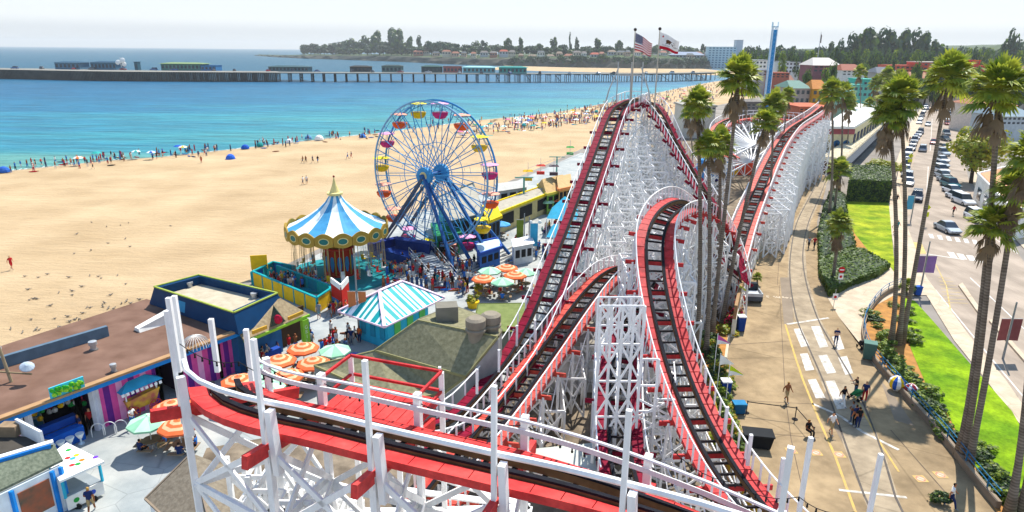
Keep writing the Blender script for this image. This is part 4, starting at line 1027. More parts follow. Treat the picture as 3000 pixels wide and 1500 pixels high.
# striped wall bays between open shop fronts
bays = [(-120, 55, 'stripe'), (78, 205, 'game'), (205, 240, 'dark'), (250, 405, 'stripe'), (405, 462, 'door'), (462, 560, 'stripe2'), (560, 620, 'stripe')]
m = B.mb(); a, b = epos(-255, 4.0), epos(620, 4.0); wall_quad(m, a, b, 0.05, zr - 0.3, 0.2); B.part('back_wall', m, M('1a1420'))
for x0, x1, kind in bays:
    a, b = epos(x0, 0.9), epos(x1, 0.9)
    if kind.startswith('stripe'):
        m = B.mb(); n_ = max(3, int((Vector(b) - Vector(a)).length / 0.42))
        for i in range(n_):
            m.mi = [0, 1, 0, 2][i % 4]; wall_quad(m, lerp2(a, b, i / n_), lerp2(a, b, (i + 1) / n_), 0.05, zr - 0.3, 0.14)
        B.part('striped_wall', m, [PINK, PURP, M('e8a0c8')])
    for q in (a, b):
        m = B.mb(); m.beam((*q, 0.05), (*q, zr - 0.3), 0.3); B.part('white_pillar', m, M('d9d9e2'))
# wall returns so the shop looks deep
for x in (78, 240, 405, 462):
    a, b = epos(x, 0.9), epos(x, 3.9); m = B.mb(); wall_quad(m, a, b, 0.05, zr - 0.3); B.part('partition', m, M('3a2448'))
# game counter with white stools
a, b = epos(92, 0.7), epos(196, 0.7)
m = B.mb(); wall_quad(m, a, b, 0.05, 1.15, 0.7); cnt = B.part('game_counter', m, M('1c62c4'))
m = B.mb(); wall_quad(m, epos(92, 1.4), epos(196, 1.4), 1.15, 1.7, 0.5); B.part('prize_shelf', m, M('1a4aa0'), cnt)
for i in range(4):
    a = epos(106 + i * 24, 0.0); s = thing('stool', 'white game stool, %s from the left along the blue counter' % nth(i), 'stool', (a[0], a[1], 0.075), group='stools at the blue game counter')
    m = MB(); m.lathe([(0.2, 0.0), (0.2, 0.05), (0.06, 0.1), (0.06, 0.45)], 10); m.build('pedestal', M('bfd4e4'), s)
    m = MB(); m.lathe([(0.12, 0.45), (0.27, 0.75), (0.27, 0.8)], 10); m.build('seat', M('e6eef4'), s)
rr = random.Random(3)
m = B.mb()
for i in range(60):
    q = epos(rr.uniform(84, 236), rr.uniform(1.6, 3.4)); m.mi = rr.randrange(5); m.ball((q[0], q[1], rr.uniform(1.9, 3.1)), 0.2, 6, 4)
B.part('hanging_prizes', m, [M('c83060'), M('30a050'), M('e0b020'), M('3060c0'), M('d8d8d8')], kind='stuff')
# sign with green leaves at roof edge
a, b = epos(128, -0.1), epos(212, -0.1)
s = thing('roof_sign', 'small blue sign with green painted leaves on the edge of the brown roof', 'sign', (a[0], a[1], zr)); m = LMB(); m.off = Vector((a[0], a[1], zr))
wall_quad(m, a, b, zr + 0.15, zr + 0.95, 0.1); sg = MB.build(m, '_t', BLUET) if False else None
for v in range(len(m.v)): m.v[v] = (m.v[v][0], m.v[v][1], m.v[v][2] - zr)
m.build('board', M('4fc0d8'), s)
m = LMB(); m.off = Vector((a[0], a[1], 0))
for i in range(26):
    f = i / 26; q = lerp2(a, b, 0.06 + f * 0.88); m.mi = i % 2; m.ball((q[0] - nin.x * 0.1, q[1] - nin.y * 0.1, rr.uniform(0.35, 0.8)), 0.2, 6, 4, (1, .4, .8))
m.build('leaf_relief', [M('3ea832'), M('9ad038')], s)
# roof clutter
def vent(dx, dy, label, r=0.3, h=0.7):
    p = G(dx, dy, zr); s = thing('roof_vent', label, 'vent', (p.x, p.y, zr)); m = MB(); m.lathe([(r * .7, 0), (r * .7, h * .6), (r, h * .62), (r, h), (r * .4, h * 1.05)], 12); m.build('cowl', STEEL, s); m = MB(); m.lathe([(r * 1.1, 0.0), (r * 1.05, 0.06)], 12); m.build('flashing', M('6a625c'), s)
vent(236, 880, 'round grey roof vent in the middle of the brown roof'); vent(287, 935, 'small grey roof vent near the blue eave of the brown roof', 0.22, 0.6)
p = G(388, 820, zr); s = thing('roof_box', 'white slanted air duct lying on the brown roof behind the blue parapet', 'duct', (p.x, p.y, zr), R(55)); m = MB(); m.quadbox([(-1.4, -.45, 0), (-1.4, .45, 0), (1.4, .45, 0), (1.4, -.45, 0), (-1.4, -.3, .3), (-1.4, .3, .3), (1.4, .4, .95), (1.4, -.4, .95)]); m.build('duct', M('e8e4dc'), s); m = MB(); m.box(1.41, 1.8, -.4, .4, 0, .8); m.build('fan_housing', M('8a8680'), s)
# a wicker cone on the roof end
p = G(492, 868, zr); s = thing('roof_ornament', 'round ribbed white dome ornament at the corner of the brown roof', 'ornament', (p.x, p.y, zr - .1)); m = MB()
for i in range(12):
    a = PI * i / 12
    m.tube([(math.cos(a) * math.cos(t) * 1.0, math.sin(a) * math.cos(t) * 1.0, math.sin(t) * 0.9) for t in [PI * k / 10 for k in range(11)]], 0.025, 4)
m.build('ribs', M('dcd8d0'), s)

# blue building with recessed tan roof and sloped blue skirt
zb = 5.6
B = Bld('blue_building', 'flat-roofed building with deep blue sloping parapet and tan recessed roof by the sand', 'building', G(520, 800))
P4 = [xy(p, zb) for p in ((388, 722), (500, 692), (698, 738), (588, 787))]
cen = (sum(p[0] for p in P4) / 4, sum(p[1] for p in P4) / 4)
inner = [lerp2(p, cen, 0.09) for p in P4]; outer = [lerp2(p, cen, -0.13) for p in P4]
m = B.mb(); roofslab(m, inner, [zb - 0.75] * 4, 0.1); rf_ = B.part('roof', m, TANROOF)
m = B.mb()
for i in range(4):
    j = (i + 1) % 4
    m.quadbox([(*outer[i], zb - 1.65), (*inner[i], zb - 1.65), (*inner[j], zb - 1.65), (*outer[j], zb - 1.65), (*lerp2(P4[i], cen, .0), zb), (*inner[i], zb), (*inner[j], zb), (*lerp2(P4[j], cen, .0), zb)])
B.part('sloped_parapet', m, NAVY)
m = B.mb()
for i in range(4):
    j = (i + 1) % 4; m.beam((*P4[i], zb + .04), (*P4[j], zb + .04), 0.16, 0.1)
B.part('lime_coping', m, M('9aa84a'))
m = B.mb(); m.prism([lerp2(p, cen, 0.0) for p in P4], 0.05, zb - 1.66); B.part('wall', m, M('2a5f90'))
for dx, dy in ((640, 750), (478, 722)):
    p = G(dx, dy, zb - .75); m = B.mb(); m.lathe([(.22, 0), (.22, .3), (.3, .32), (.3, .5)], 10, c=(p.x, p.y, zb - .75)); B.part('roof_vent', m, STEEL, rf_)
p0 = lerp2(outer[0], outer[3], .22); p1 = lerp2(outer[0], outer[3], .42)
m = B.mb(); a = lerp2(P4[0], P4[3], .2); b = lerp2(P4[0], P4[3], .42); a2 = lerp2(outer[0], outer[3], .2); b2 = lerp2(outer[0], outer[3], .42)
m.quadbox([(*lerp2(a2, a, .15), zb - 1.38), (*lerp2(a2, a, .2), zb - 1.42), (*lerp2(b2, b, .2), zb - 1.42), (*lerp2(b2, b, .15), zb - 1.38), (*lerp2(a2, a, .7), zb - .45), (*lerp2(a2, a, .75), zb - .5), (*lerp2(b2, b, .75), zb - .5), (*lerp2(b2, b, .7), zb - .45)])
B.part('skirt_panel', m, M('3f8fb8'))

# thatched food stand with lime signs
zt = 4.3
B = Bld('food_stand', 'food stand with tan shingle roof, little green gable and tall lime green sign pillars', 'food stand', G(700, 860))
Q = [xy(p, z) for p, z in (((580, 800), 4.6), ((705, 750), 5.2), ((778, 790), 3.5), ((615, 858), 3.4))]
m = B.mb(); roofslab(m, Q, [4.6, 5.2, 3.5, 3.4], 0.2); rf_ = B.part('roof', m, THATCH)
m = B.mb(); a, b = Q[3], Q[2]; m.beam((*a, 3.3), (*b, 3.4), 0.2, 0.22); B.part('lime_fascia', m, LIME, rf_)
m = B.mb(); gx = lerp2(a, b, .38); gb = lerp2(a, b, .62); ap = lerp2(gx, gb, .5); back_ = (ap[0] - 0.9, ap[1] + 1.6)
m.poly([(*gx, 3.7), (*gb, 3.7), (*ap, 4.9)]); m.poly([(*gx, 3.75), (*ap, 4.95), (*back_, 4.9)]); m.poly([(*gb, 3.75), (*back_, 4.9), (*ap, 4.95)]); B.part('gable', m, [M('3f4f46')], rf_)
m = B.mb(); m.ball((ap[0] + .05, ap[1] - .12, 4.2), 0.42, 8, 6, (1, .5, 1)); B.part('red_emblem', m, M('b01c3c'), rf_)
m = B.mb(); ln = lerp2(a, b, .12), lerp2(a, b, .33); m.beam((*ln[0], 3.85), (*ln[1], 3.85), .12, .3); m.beam((*lerp2(a, b, .66), 3.85), (*lerp2(a, b, .9), 3.9), .12, .3); B.part('sign_board', m, M('caa03a'), rf_)
for f, lab in ((0.02, 'lime pillar'), (0.86, 'lime pillar')):
    q = lerp2(a, b, f); q2 = lerp2(a, b, f + .1); m = B.mb(); wall_quad(m, q, q2, 0.05, 3.2, 0.35); pl_ = B.part('sign_pillar', m, LIME)
    tw_ = MB()
    dv = Vector((q2[0] - q[0], q2[1] - q[1], 0)); ang = math.atan2(dv.y, dv.x); mid = lerp2(q, q2, .5); nn = Vector((math.sin(ang), -math.cos(ang), 0)) * 0.19
    for z_, t_ in ((2.5, 'G'), (2.05, 'R'), (1.6, 'I'), (1.15, 'L'), (.7, 'L')):
        text_obj('lettering', t_, 0.5, M('dfe8c8'), (mid[0] + nn.x - B.off.x, mid[1] + nn.y - B.off.y, z_), (PI / 2, 0, ang), pl_)
m = B.mb(); c1, c2 = lerp2(a, b, .2), lerp2(a, b, .5); wall_quad(m, (c1[0] - .6, c1[1] + 1.2), (c2[0] - .6, c2[1] + 1.2), .05, 1.1, .6); cb_ = B.part('counter', m, M('24489c'))
m = B.mb(); wall_quad(m, (a[0] - 1.4, a[1] + 2.6), (b[0] - 1.4, b[1] + 2.6), .05, 3.3, .2); B.part('back_wall', m, M('4a3626'))

# kiosk with hipped teal striped roof
B = Bld('kiosk', 'kiosk with hipped white and teal striped metal roof and turquoise walls', 'kiosk', G(955, 860))
ze = 3.1; zh = 4.9
K0, K1, K2, K3 = xy((850, 782), ze), xy((967, 822), ze), xy((1118, 748), ze), xy((1010, 712), ze)
R0, R1 = xy((915, 748), zh), xy((1000, 724), zh)
R0 = lerp2(lerp2(K0, K1, .5), lerp2(K2, K3, .5), .30); R1 = lerp2(lerp2(K0, K1, .5), lerp2(K2, K3, .5), .66)
STW = M('e9f2f2', rough=0.45); STT = M('1f9fa0', rough=0.45)
def striped_face(m, a, b, ta, tb, za, zt_, n, w=0.36):
    A_ = Vector((*a, za)); B_ = Vector((*b, za)); TA = Vector((*ta, zt_)); TB2 = Vector((*tb, zt_)); e = B_ - A_; L2 = e.length_squared
    fa = (TA - A_).dot(e) / L2; fb = (TB2 - A_).dot(e) / L2; up = TA - (A_ + e * fa)
    for i in range(n * 4):
        f0, f1 = i / (n * 4), (i + 1) / (n * 4); m.mi = (0, 1, 0, 1)[i % 4] if i % 8 < 4 else (0, 0, 1, 1)[i % 4]
        S = lambda f: max(0, min(1, f / max(fa, 1e-3), (1 - f) / max(1 - fb, 1e-3)))
        m.poly([A_ + e * f0, A_ + e * f1, A_ + e * f1 + up * S(f1), A_ + e * f0 + up * S(f0)])
m = B.mb(); striped_face(m, K0, K1, R0, R0, ze, zh, 5); striped_face(m, K1, K2, R0, R1, ze, zh, 8); striped_face(m, K2, K3, R1, R1, ze, zh, 5); striped_face(m, K3, K0, R1, R0, ze, zh, 8)
m.mi = 0; m.poly([(*K3, ze - .03), (*K2, ze - .03), (*K1, ze - .03), (*K0, ze - .03)][::1])
kr = B.part('roof', m, [STW, STT])
m = B.mb()
for a, b in ((K0, R0), (K1, R0), (K2, R1), (K3, R1)): m.beam((*a, ze + .04), (*b, zh + .04), 0.3, 0.1)
m.beam((*R0, zh + .05), (*R1, zh + .05), 0.3, 0.1)
for a, b in ((K0, K1), (K1, K2), (K2, K3), (K3, K0)): m.beam((*a, ze - .06), (*b, ze - .06), 0.14, 0.14)
B.part('pink_trim', m, M('f0cfe0'), kr)
kc = (sum(p[0] for p in (K0, K1, K2, K3)) / 4, sum(p[1] for p in (K0, K1, K2, K3)) / 4)
W4 = [lerp2(p, kc, .33) for p in (K0, K1, K2, K3)]
m = B.mb(); m.prism(W4, 0.05, ze - .1); kw = B.part('wall', m, CYAN)
for i, (a, b) in enumerate(zip(W4, W4[1:] + W4[:1])):
    for f in (.15, .45, .75):
        m = B.mb(); p, q = lerp2(a, b, f), lerp2(a, b, f + .14); c_ = lerp2(lerp2(p, q, .5), kc, -.03); dd = Vector((q[0] - p[0], q[1] - p[1]))
        wall_quad(m, (p[0] + (c_[0] - lerp2(p, q, .5)[0]), p[1] + (c_[1] - lerp2(p, q, .5)[1])), (q[0] + (c_[0] - lerp2(p, q, .5)[0]), q[1] + (c_[1] - lerp2(p, q, .5)[1])), .9, 2.5, .08); B.part('green_panel', m, M('5fc060') if i % 2 else M('2a8fb0'), kw)
# big grey-green shingled building and its neighbours
B = Bld('shingled_building', 'large building with grey-green shingled roof planes and corrugated grey side walls', 'building', G(1040, 960))
z1, z2 = 7.4, 4.6
a = xy((1168 + 0, 952), z1); 
r_a, r_b = xy((1170, 951), 5.6), xy((1050, 953), 5.6)
ra = xy((1172, 950), 6.0)
tl, bl, br, tr = xy((1168 - 0, 0 + 0 + 0 + 951), 6), xy((1120, 1000), 6), xy((1310, 1000), 6), xy((1290, 951), 6)
# main visible slope: ridge (1168..) -> use photographed corners
C1, C2, C3, C4 = xy((1168 + 0, 951 - 0), 5.2), None, None, None
S1 = [((1170 - 0, 951), 0)]
def quadz(pts): return [xy((x, y), z) for x, y, z in pts], [z for x, y, z in pts]
slope = [(943, 880, 4.8), (1052, 804, 7.0), (1362 - 110, 846, 7.0), (1172, 945, 4.8)]
pts, zs = quadz(slope); m = B.mb(); roofslab(m, pts, zs, .2); rf1 = B.part('roof', m, SHING)
slope2 = [(790, 918, 3.6), (943, 881, 4.75), (1172, 946, 4.75), (1120, 985, 3.3), (1000, 1010, 3.2)]
pts2, zs2 = quadz(slope2); m = B.mb(); roofslab(m, pts2, zs2, .2); rf2 = B.part('roof', m, SHING)
flat3 = [(1052, 803, 6.9), (1140, 768, 6.1), (1242, 805, 6.1), (1262, 830, 6.6), (1253, 845, 6.9)]
pts3, zs3 = quadz(flat3); m = B.mb(); roofslab(m, pts3, zs3, .2); rf3 = B.part('roof', m, SHING)
flat4 = [(1200, 766, 3.4), (1335, 766, 3.4), (1320, 830, 3.4), (1190, 818, 3.4)]
# corrugated side wall
m = B.mb()
for (x0, y0, za), (x1, y1, zb_) in (((1172, 945, 4.8), (1253, 846, 7.0)), ((1253, 846, 7.0), (1262, 831, 6.6)), ((1172, 946, 4.75), (1120, 985, 3.3)), ((1120, 985, 3.3), (1000, 1010, 3.2)), ((943, 880, 4.8), (1052, 804, 7.0)), ((790, 918, 3.6), (943, 881, 4.75)), ((1262, 831, 6.6), (1242, 805, 6.1))):
    m = B.mb(); a, b = xy((x0, y0), za), xy((x1, y1), zb_); n_ = max(2, int(math.dist(a, b) / .9))
    for i in range(n_):
        f0, f1 = i / n_, (i + 1) / n_; p, q = lerp2(a, b, f0), lerp2(a, b, f1); zz0, zz1 = za + (zb_ - za) * f0, za + (zb_ - za) * f1
        off = 0.02 * (i % 2); d_ = Vector((q[0] - p[0], q[1] - p[1])).normalized(); nx, ny = d_.y * (.1 + off), -d_.x * (.1 + off)
        m.quadbox([(p[0] - nx, p[1] - ny, .05), (p[0] + nx * .2, p[1] + ny * .2, .05), (q[0] + nx * .2, q[1] + ny * .2, .05), (q[0] - nx, q[1] - ny, .05), (p[0] - nx, p[1] - ny, zz0 - .22), (p[0] + nx * .2, p[1] + ny * .2, zz0 - .22), (q[0] + nx * .2, q[1] + ny * .2, zz1 - .22), (q[0] - nx, q[1] - ny, zz1 - .22)])
    B.part('side_wall', m, CORR)
def edge_trim(pts, zs, c, parent):
    m = B.mb()
    for i in range(len(pts)):
        j = (i + 1) % len(pts); m.beam((*pts[i], zs[i] - .06), (*pts[j], zs[j] - .06), .12, .16)
    B.part('edge_trim', m, c, parent)
edge_trim(pts, zs, M('8f8a60'), rf1); edge_trim(pts2, zs2, M('8f8a60'), rf2); edge_trim(pts3, zs3, M('6f6a58'), rf3)
m = B.mb(); p = G(1124, 815, 6.4); m.box(p.x - .8, p.x + .8, p.y - .5, p.y + .8, 6.2, 7.9, R(10)); B.part('air_handler', m, M('7d786c'), rf3)
for dx, dy in ((1197, 850), (1235, 838)):
    p = G(dx, dy, 6.6); m = B.mb(); m.lathe([(.55, 0), (.55, .8), (.72, .82), (.75, 1.0), (.6, 1.1), (.72, 1.2), (.72, 1.7), (.5, 1.85)], 16, c=(p.x, p.y, 6.3)); B.part('exhaust_fan', m, M('8a8070'), rf3)
B = Bld('green_roof_shed', 'shed with plain olive green roof beside the lift hill', 'shed', G(1262, 830))
pts4, zs4 = quadz([(1203, 764, 3.5), (1338, 762, 3.5), (1318, 836, 2.9), (1188, 830, 2.9)]); m = B.mb(); roofslab(m, pts4, zs4, .2); rf4 = B.part('roof', m, mat('olive_roof', (0.15, 0.19, 0.06), 0.95, 0, 2, rgb2=(0.22, 0.26, 0.09), detail=9)); edge_trim(pts4, zs4, M('5a6430'), rf4)
cc4 = (sum(p[0] for p in pts4) / 4, sum(p[1] for p in pts4) / 4); m = B.mb(); m.prism([lerp2(p, cc4, .05) for p in pts4], .05, 2.7); B.part('wall', m, M('8d8f80'))
# white low machine shed below the trestle
B = Bld('machine_shed', 'white panelled machine shed with shallow roof under the low arch of the coaster', 'shed', G(1450, 960))
c = G(1440, 985); m = B.mb(); m.box(c.x - 1.9, c.x + 1.8, c.y - .3, c.y + 4.0, .1, 4.2); B.part('wall', m, M('d5d2cc'))
m = B.mb(); m.box(c.x - 2.1, c.x + 2.0, c.y - .5, c.y + 4.2, 4.21, 4.4); B.part('roof', m, M('8a8478'))
for i in range(3):
    m = B.mb(); m.box(c.x - 1.3 + i * 1.1, c.x - .5 + i * 1.1, c.y - .36, c.y - .31, 1.2, 3.6); B.part('panel', m, M('e6e3dd'))
c = G(1470, 1185); B = Bld('service_shed', 'low shed with pale flat roof at the foot of the trestle', 'shed', c); m = B.mb(); m.prism([xy(p, 2.4) for p in ((1330, 1130), (1530, 1110), (1545, 1175), (1400, 1200))], 2.2, 2.4); B.part('roof', m, M('b9bdb2'))
m = B.mb(); m.prism([lerp2(xy(p, 2.4), xy((1450, 1150), 2.4), .06) for p in ((1330, 1130), (1530, 1110), (1545, 1175), (1400, 1200))], .1, 2.19); B.part('wall', m, M('98968c'))
# dark shingled roof bottom left
B = Bld('shingled_shelter', 'brown shingled pointed roof at the foot of the picture beside the umbrella tables', 'shelter', G(440, 1330))
ap = G(482, 1140, 4.4); c1, c2, c3 = G(365, 1255, 3.0), G(560, 1440, 3.0), G(640, 1200, 3.0)
m = B.mb(); m.poly([c1, c2, ap]); m.poly([c2, c3, ap]); m.poly([c3, c1, ap]); m.poly([c1 - Vector((0, 0, .12)), c3 - Vector((0, 0, .12)), c2 - Vector((0, 0, .12))]); rf_ = B.part('roof', m, mat('brown_shingle', (0.16, 0.13, 0.095), .95, 0, 5, rgb2=(0.25, 0.21, 0.155), detail=10, bump=.5))
m = B.mb()
for a, b in ((c1, c2), (c1, ap), (c2, ap)): m.beam(a, b, .1, .1)
B.part('trim', m, M('8a7a68'), rf_)
for c_ in (c1, c2, c3):
    m = B.mb(); q = c_.lerp(ap, .12); m.beam((q.x, q.y, .05), (q.x, q.y, 3.0), .2); B.part('post', m, WHITE)
# bottom-left booth: white roof edge, green shingle slope, blue trim and a picture panel
B = Bld('snack_booth', 'booth with green scalloped shingles, blue and white eave and painted menu panel', 'booth', G(60, 1270))
s1 = [(-120, 1190, 4.0), (135, 1115, 4.0), (158, 1155, 3.3), (-120, 1290, 3.2)]
pts5, zs5 = quadz(s1); m = B.mb(); roofslab(m, pts5, zs5, .15); rf_ = B.part('roof', m, mat('scalloped_shingle', (0.10, 0.12, 0.085), .9, 0, 6, rgb2=(0.2, 0.22, 0.16), detail=6, bump=.5))
m = B.mb(); m.beam((*pts5[0], 4.1), (*pts5[1], 4.1), .35, .16); B.part('white_ridge', m, WHITE, rf_); m = B.mb(); m.beam((pts5[0][0], pts5[0][1] - .25, 3.98), (pts5[1][0], pts5[1][1] - .25, 3.98), .14, .25); B.part('blue_eave', m, BLUET, rf_)
wa, wb = xy((-120, 1300), 3.0), xy((150, 1170), 3.0)
m = B.mb(); wall_quad(m, wa, wb, .05, 3.0, .2); bw = B.part('wall', m, M('dfe6ea'))
m = B.mb(); p, q = lerp2(wa, wb, .55), lerp2(wa, wb, .86); dn = Vector((q[1] - p[1], p[0] - q[0])).normalized() * .13; wall_quad(m, (p[0] + dn.x, p[1] + dn.y), (q[0] + dn.x, q[1] + dn.y), .8, 2.6, .05); B.part('menu_panel', m, mat('painted_menu', (0.5, .12, .05), .6, 0, 1.2, rgb2=(.12, .10, .07)), bw)
for f in (.5, .9, .99):
    m = B.mb(); p = lerp2(wa, wb, f); m.beam((p[0] + dn.x * 1.3, p[1] + dn.y * 1.3, .05), (p[0] + dn.x * 1.3, p[1] + dn.y * 1.3, 2.95), .18); B.part('blue_post', m, BLUET, bw)
m = B.mb(); y0 = [xy(p, 3.2) for p in ((-120, 1080), (100, 1115), (135, 1118), (-120, 1185))]; roofslab(m, y0, [3.5] * 4, .15); B.part('roof_deck', m, M('4a453e'))
m = B.mb(); wall_quad(m, xy((45, 1075), 3.8), xy((108, 1108), 3.8), 3.4, 4.4, .15); B.part('white_screen', m, M('d8dade')); m = B.mb(); p = G(25, 1090, 3.6); m.box(p.x - .5, p.x + .6, p.y - .3, p.y + .4, 3.51, 4.2); B.part('crate', m, WOOD)
# polka-dot cart
p = G(190, 1240); B = Bld('dotted_cart', 'white snack cart with a flat roof painted with coloured dots and turquoise posts', 'cart', p)
zc = 2.5; Cc = [xy(q, zc) for q in ((112, 1153), (168, 1113), (262, 1160), (150, 1210))]
m = B.mb(); roofslab(m, Cc, [zc] * 4, .14); rf_ = B.part('roof', m, M('f2f2ee'))
cols_ = ['2f9a44', 'e0c020', '3aa0d0', 'd03838', '6a3ab0', 'e07a28', '2f9a44', 'd03838']
for i, (dx, dy) in enumerate(((172, 1132), (192, 1145), (183, 1153), (170, 1152), (240, 1150), (206, 1157), (196, 1167), (181, 1170))):
    q = G(dx, dy, zc + .005); m = B.mb(); m.poly([(q.x + .16 * math.cos(t * PI / 6), q.y + .16 * math.sin(t * PI / 6), zc + .008) for t in range(12)]); B.part('dot', m, M(cols_[i]), rf_)
ct = (sum(q[0] for q in Cc) / 4, sum(q[1] for q in Cc) / 4); Bd = [lerp2(q, ct, .16) for q in Cc]
m = B.mb(); m.prism(Bd, .25, 1.1); bd = B.part('body', m, M('eceae4'))
m = B.mb(); m.prism([lerp2(q, ct, .2) for q in Cc], 1.1, 1.16); B.part('counter_top', m, M('8a9298'), bd)
for q in Bd:
    m = B.mb(); m.beam((*q, 1.1), (*q, zc - .14), .12); B.part('corner_post', m, M('36b0cf'), bd)
for i, f in enumerate((.25, .7)):
    q = lerp2(Bd[3], Bd[2], f); m = B.mb(); dn = Vector((Bd[2][1] - Bd[3][1], Bd[3][0] - Bd[2][0])).normalized(); a_ = math.atan2(Bd[2][1] - Bd[3][1], Bd[2][0] - Bd[3][0])
    m.poly([(q[0] + dn.x * .01 + .16 * math.cos(t * PI / 6) * math.cos(a_), q[1] + dn.y * .01 + .16 * math.cos(t * PI / 6) * math.sin(a_), .7 + .16 * math.sin(t * PI / 6)) for t in range(12)]); B.part('dot', m, M(['2f9a44', '3a58c0'][i]), bd)
    for q in (lerp2(Bd[0], Bd[1], f), lerp2(Bd[3], Bd[2], f)):
        m = B.mb(); m.tube([(q[0], q[1] - .05, .22), (q[0], q[1] + .05, .22)], .2, 10); B.part('wheel', m, TYRE, bd)
# canopied wagon on big wheels
p = G(358, 1010); B = Bld('wagon', 'painted yellow wagon with turquoise and white canopy and red spoked wheels', 'wagon', p)
m = B.mb(); a, b = xy((322, 1030), .9), xy((398, 1000), .9); dv = Vector((b[0] - a[0], b[1] - a[1], 0)).normalized(); nv = Vector((-dv.y, dv.x, 0))
def wg(u, v, z): return (a[0] + dv.x * u + nv.x * v, a[1] + dv.y * u + nv.y * v, z)
Lw = math.dist(a, b)
m.quadbox([wg(.15, .1, .6), wg(.15, 1.3, .6), wg(Lw - .15, 1.3, .6), wg(Lw - .15, .1, .6), wg(-.1, -.1, 1.5), wg(-.1, 1.5, 1.5), wg(Lw + .2, 1.5, 1.75), wg(Lw + .2, -.1, 1.75)]); B.part('body', m, mat('painted_flowers', (.75, .5, .04), .6, 0, 2.2, rgb2=(.5, .12, .1), detail=3))
m = B.mb(); m.poly([wg(-.4, -.35, 2.3), wg(Lw + .4, -.35, 2.45), wg(Lw * .6, .75, 3.1), wg(Lw * .35, .75, 3.1)]); m.mi = 1; m.poly([wg(Lw + .4, 1.8, 2.4), wg(-.4, 1.8, 2.3), wg(Lw * .35, .75, 3.1), wg(Lw * .6, .75, 3.1)]); m.mi = 0; m.poly([wg(-.4, 1.8, 2.3), wg(-.4, -.35, 2.3), wg(Lw * .35, .75, 3.1)]); m.poly([wg(Lw + .4, -.35, 2.45), wg(Lw + .4, 1.8, 2.4), wg(Lw * .6, .75, 3.1)])
cn = B.part('canopy', m, [M('3aaed6'), M('eef4f4')])
m = B.mb()
for i in range(9): m.beam(wg(-.4 + (Lw + .8) * i / 9, -.37, 2.22), wg(-.4 + (Lw + .8) * (i + .6) / 9, -.37, 2.25), .05, .22)
B.part('valance', m, M('f4f6f4'), cn)
for u in (.3, Lw - .3):
    for v in (-.15, 1.45):
        m = B.mb(); c0 = Vector(wg(u, v, .5)); m.tube([c0 + dv * .45 * math.cos(t * PI / 8) + UPV * .45 * math.sin(t * PI / 8) for t in range(17)], .045, 5, cap=False)
        for t in range(4): m.beam(c0 + dv * .45 * math.cos(t * PI / 4) + UPV * .45 * math.sin(t * PI / 4), c0 - dv * .45 * math.cos(t * PI / 4) - UPV * .45 * math.sin(t * PI / 4), .04)
        B.part('wheel', m, M('b8443c'))
for u in (.0, Lw): 
    for v in (0, 1.4): m = B.mb(); m.beam(wg(u, v, 1.5), wg(u, v, 2.35), .07); B.part('canopy_post', m, WHITE)
# ================================================================ PALMS, SHRUBS, TREES
def leafmat(name, c1, c2, scale=0.6):
    m = mat(name, c1, 0.5, 0, scale, rgb2=c2, spec=0.3, detail=3); nt = m.node_tree; n = nt.nodes; b = n['Principled BSDF']; tr = n.new('ShaderNodeBsdfTranslucent'); mx = n.new('ShaderNodeMixShader'); mx.inputs[0].default_value = 0.38
    src = b.inputs['Base Color'].links[0].from_socket; nt.links.new(src, tr.inputs[0]); nt.links.new(b.outputs[0], mx.inputs[1]); nt.links.new(tr.outputs[0], mx.inputs[2]); nt.links.new(mx.outputs[0], n['Material Output'].inputs[0])
    return m
PALMG = leafmat('palm_frond', (0.10, 0.19, 0.015), (0.50, 0.50, 0.05), 2.2); PALMD = leafmat('dead_frond', (0.13, 0.085, 0.045), (0.27, 0.19, 0.11), 1.5)
BARK = mat('palm_bark', (0.16, 0.125, 0.095), 0.95, 0, 1.2, rgb2=(0.32, 0.265, 0.21), detail=8, bump=0.3)
def ringed(m):
    n = m.node_tree.nodes; L = m.node_tree.links; tc = n.new('ShaderNodeTexCoord'); w = n.new('ShaderNodeTexWave'); w.bands_direction = 'Z'; w.inputs['Scale'].default_value = 1.6; w.inputs['Distortion'].default_value = 2.5; L.new(tc.outputs['Object'], w.inputs[0])
    b = n['Principled BSDF']; src = b.inputs['Base Color'].links[0].from_socket; mx = n.new('ShaderNodeMix'); mx.data_type = 'RGBA'; mx.blend_type = 'MULTIPLY'; mx.inputs[0].default_value = .45; L.new(src, mx.inputs[6]); L.new(w.outputs[0], mx.inputs[7]); L.new(mx.outputs[2], b.inputs['Base Color'])
ringed(BARK)
def frond(m, o, az, el, L, r, fan=1.0, droop=0.5, n=12, live=True):
    "costapalmate leaf: a stalk and a pleated fan of blades drooping at the tips"
    d = Vector((math.cos(az) * math.cos(el), math.sin(az) * math.cos(el), math.sin(el))); side = Vector((-math.sin(az), math.cos(az), 0)); up = side.cross(d) * -1
    base_ = o + d * L * 0.42 - Vector((0, 0, droop * 0.1 * L)); m.beam(o, base_, 0.05, 0.03)
    for i in range(n):
        a = (i / (n - 1) - 0.5) * 2.2 * fan
        dd = (d * math.cos(a) + side * math.sin(a)).normalized(); ll = L * 0.62 * (1 - 0.28 * abs(a) / 1.1) * r.uniform(.85, 1.1)
        w = side * 0.15 * L * .42 * math.cos(a) - d * 0.15 * L * .42 * math.sin(a)
        mid = base_ + dd * ll * 0.6 + Vector((0, 0, -0.04 * ll + r.uniform(-.04, .04))); tip = base_ + dd * ll + Vector((0, 0, -droop * ll * r.uniform(.5, 1.0)))
        m.poly([base_, mid - w, mid + w]); m.poly([mid - w, tip, mid + w])
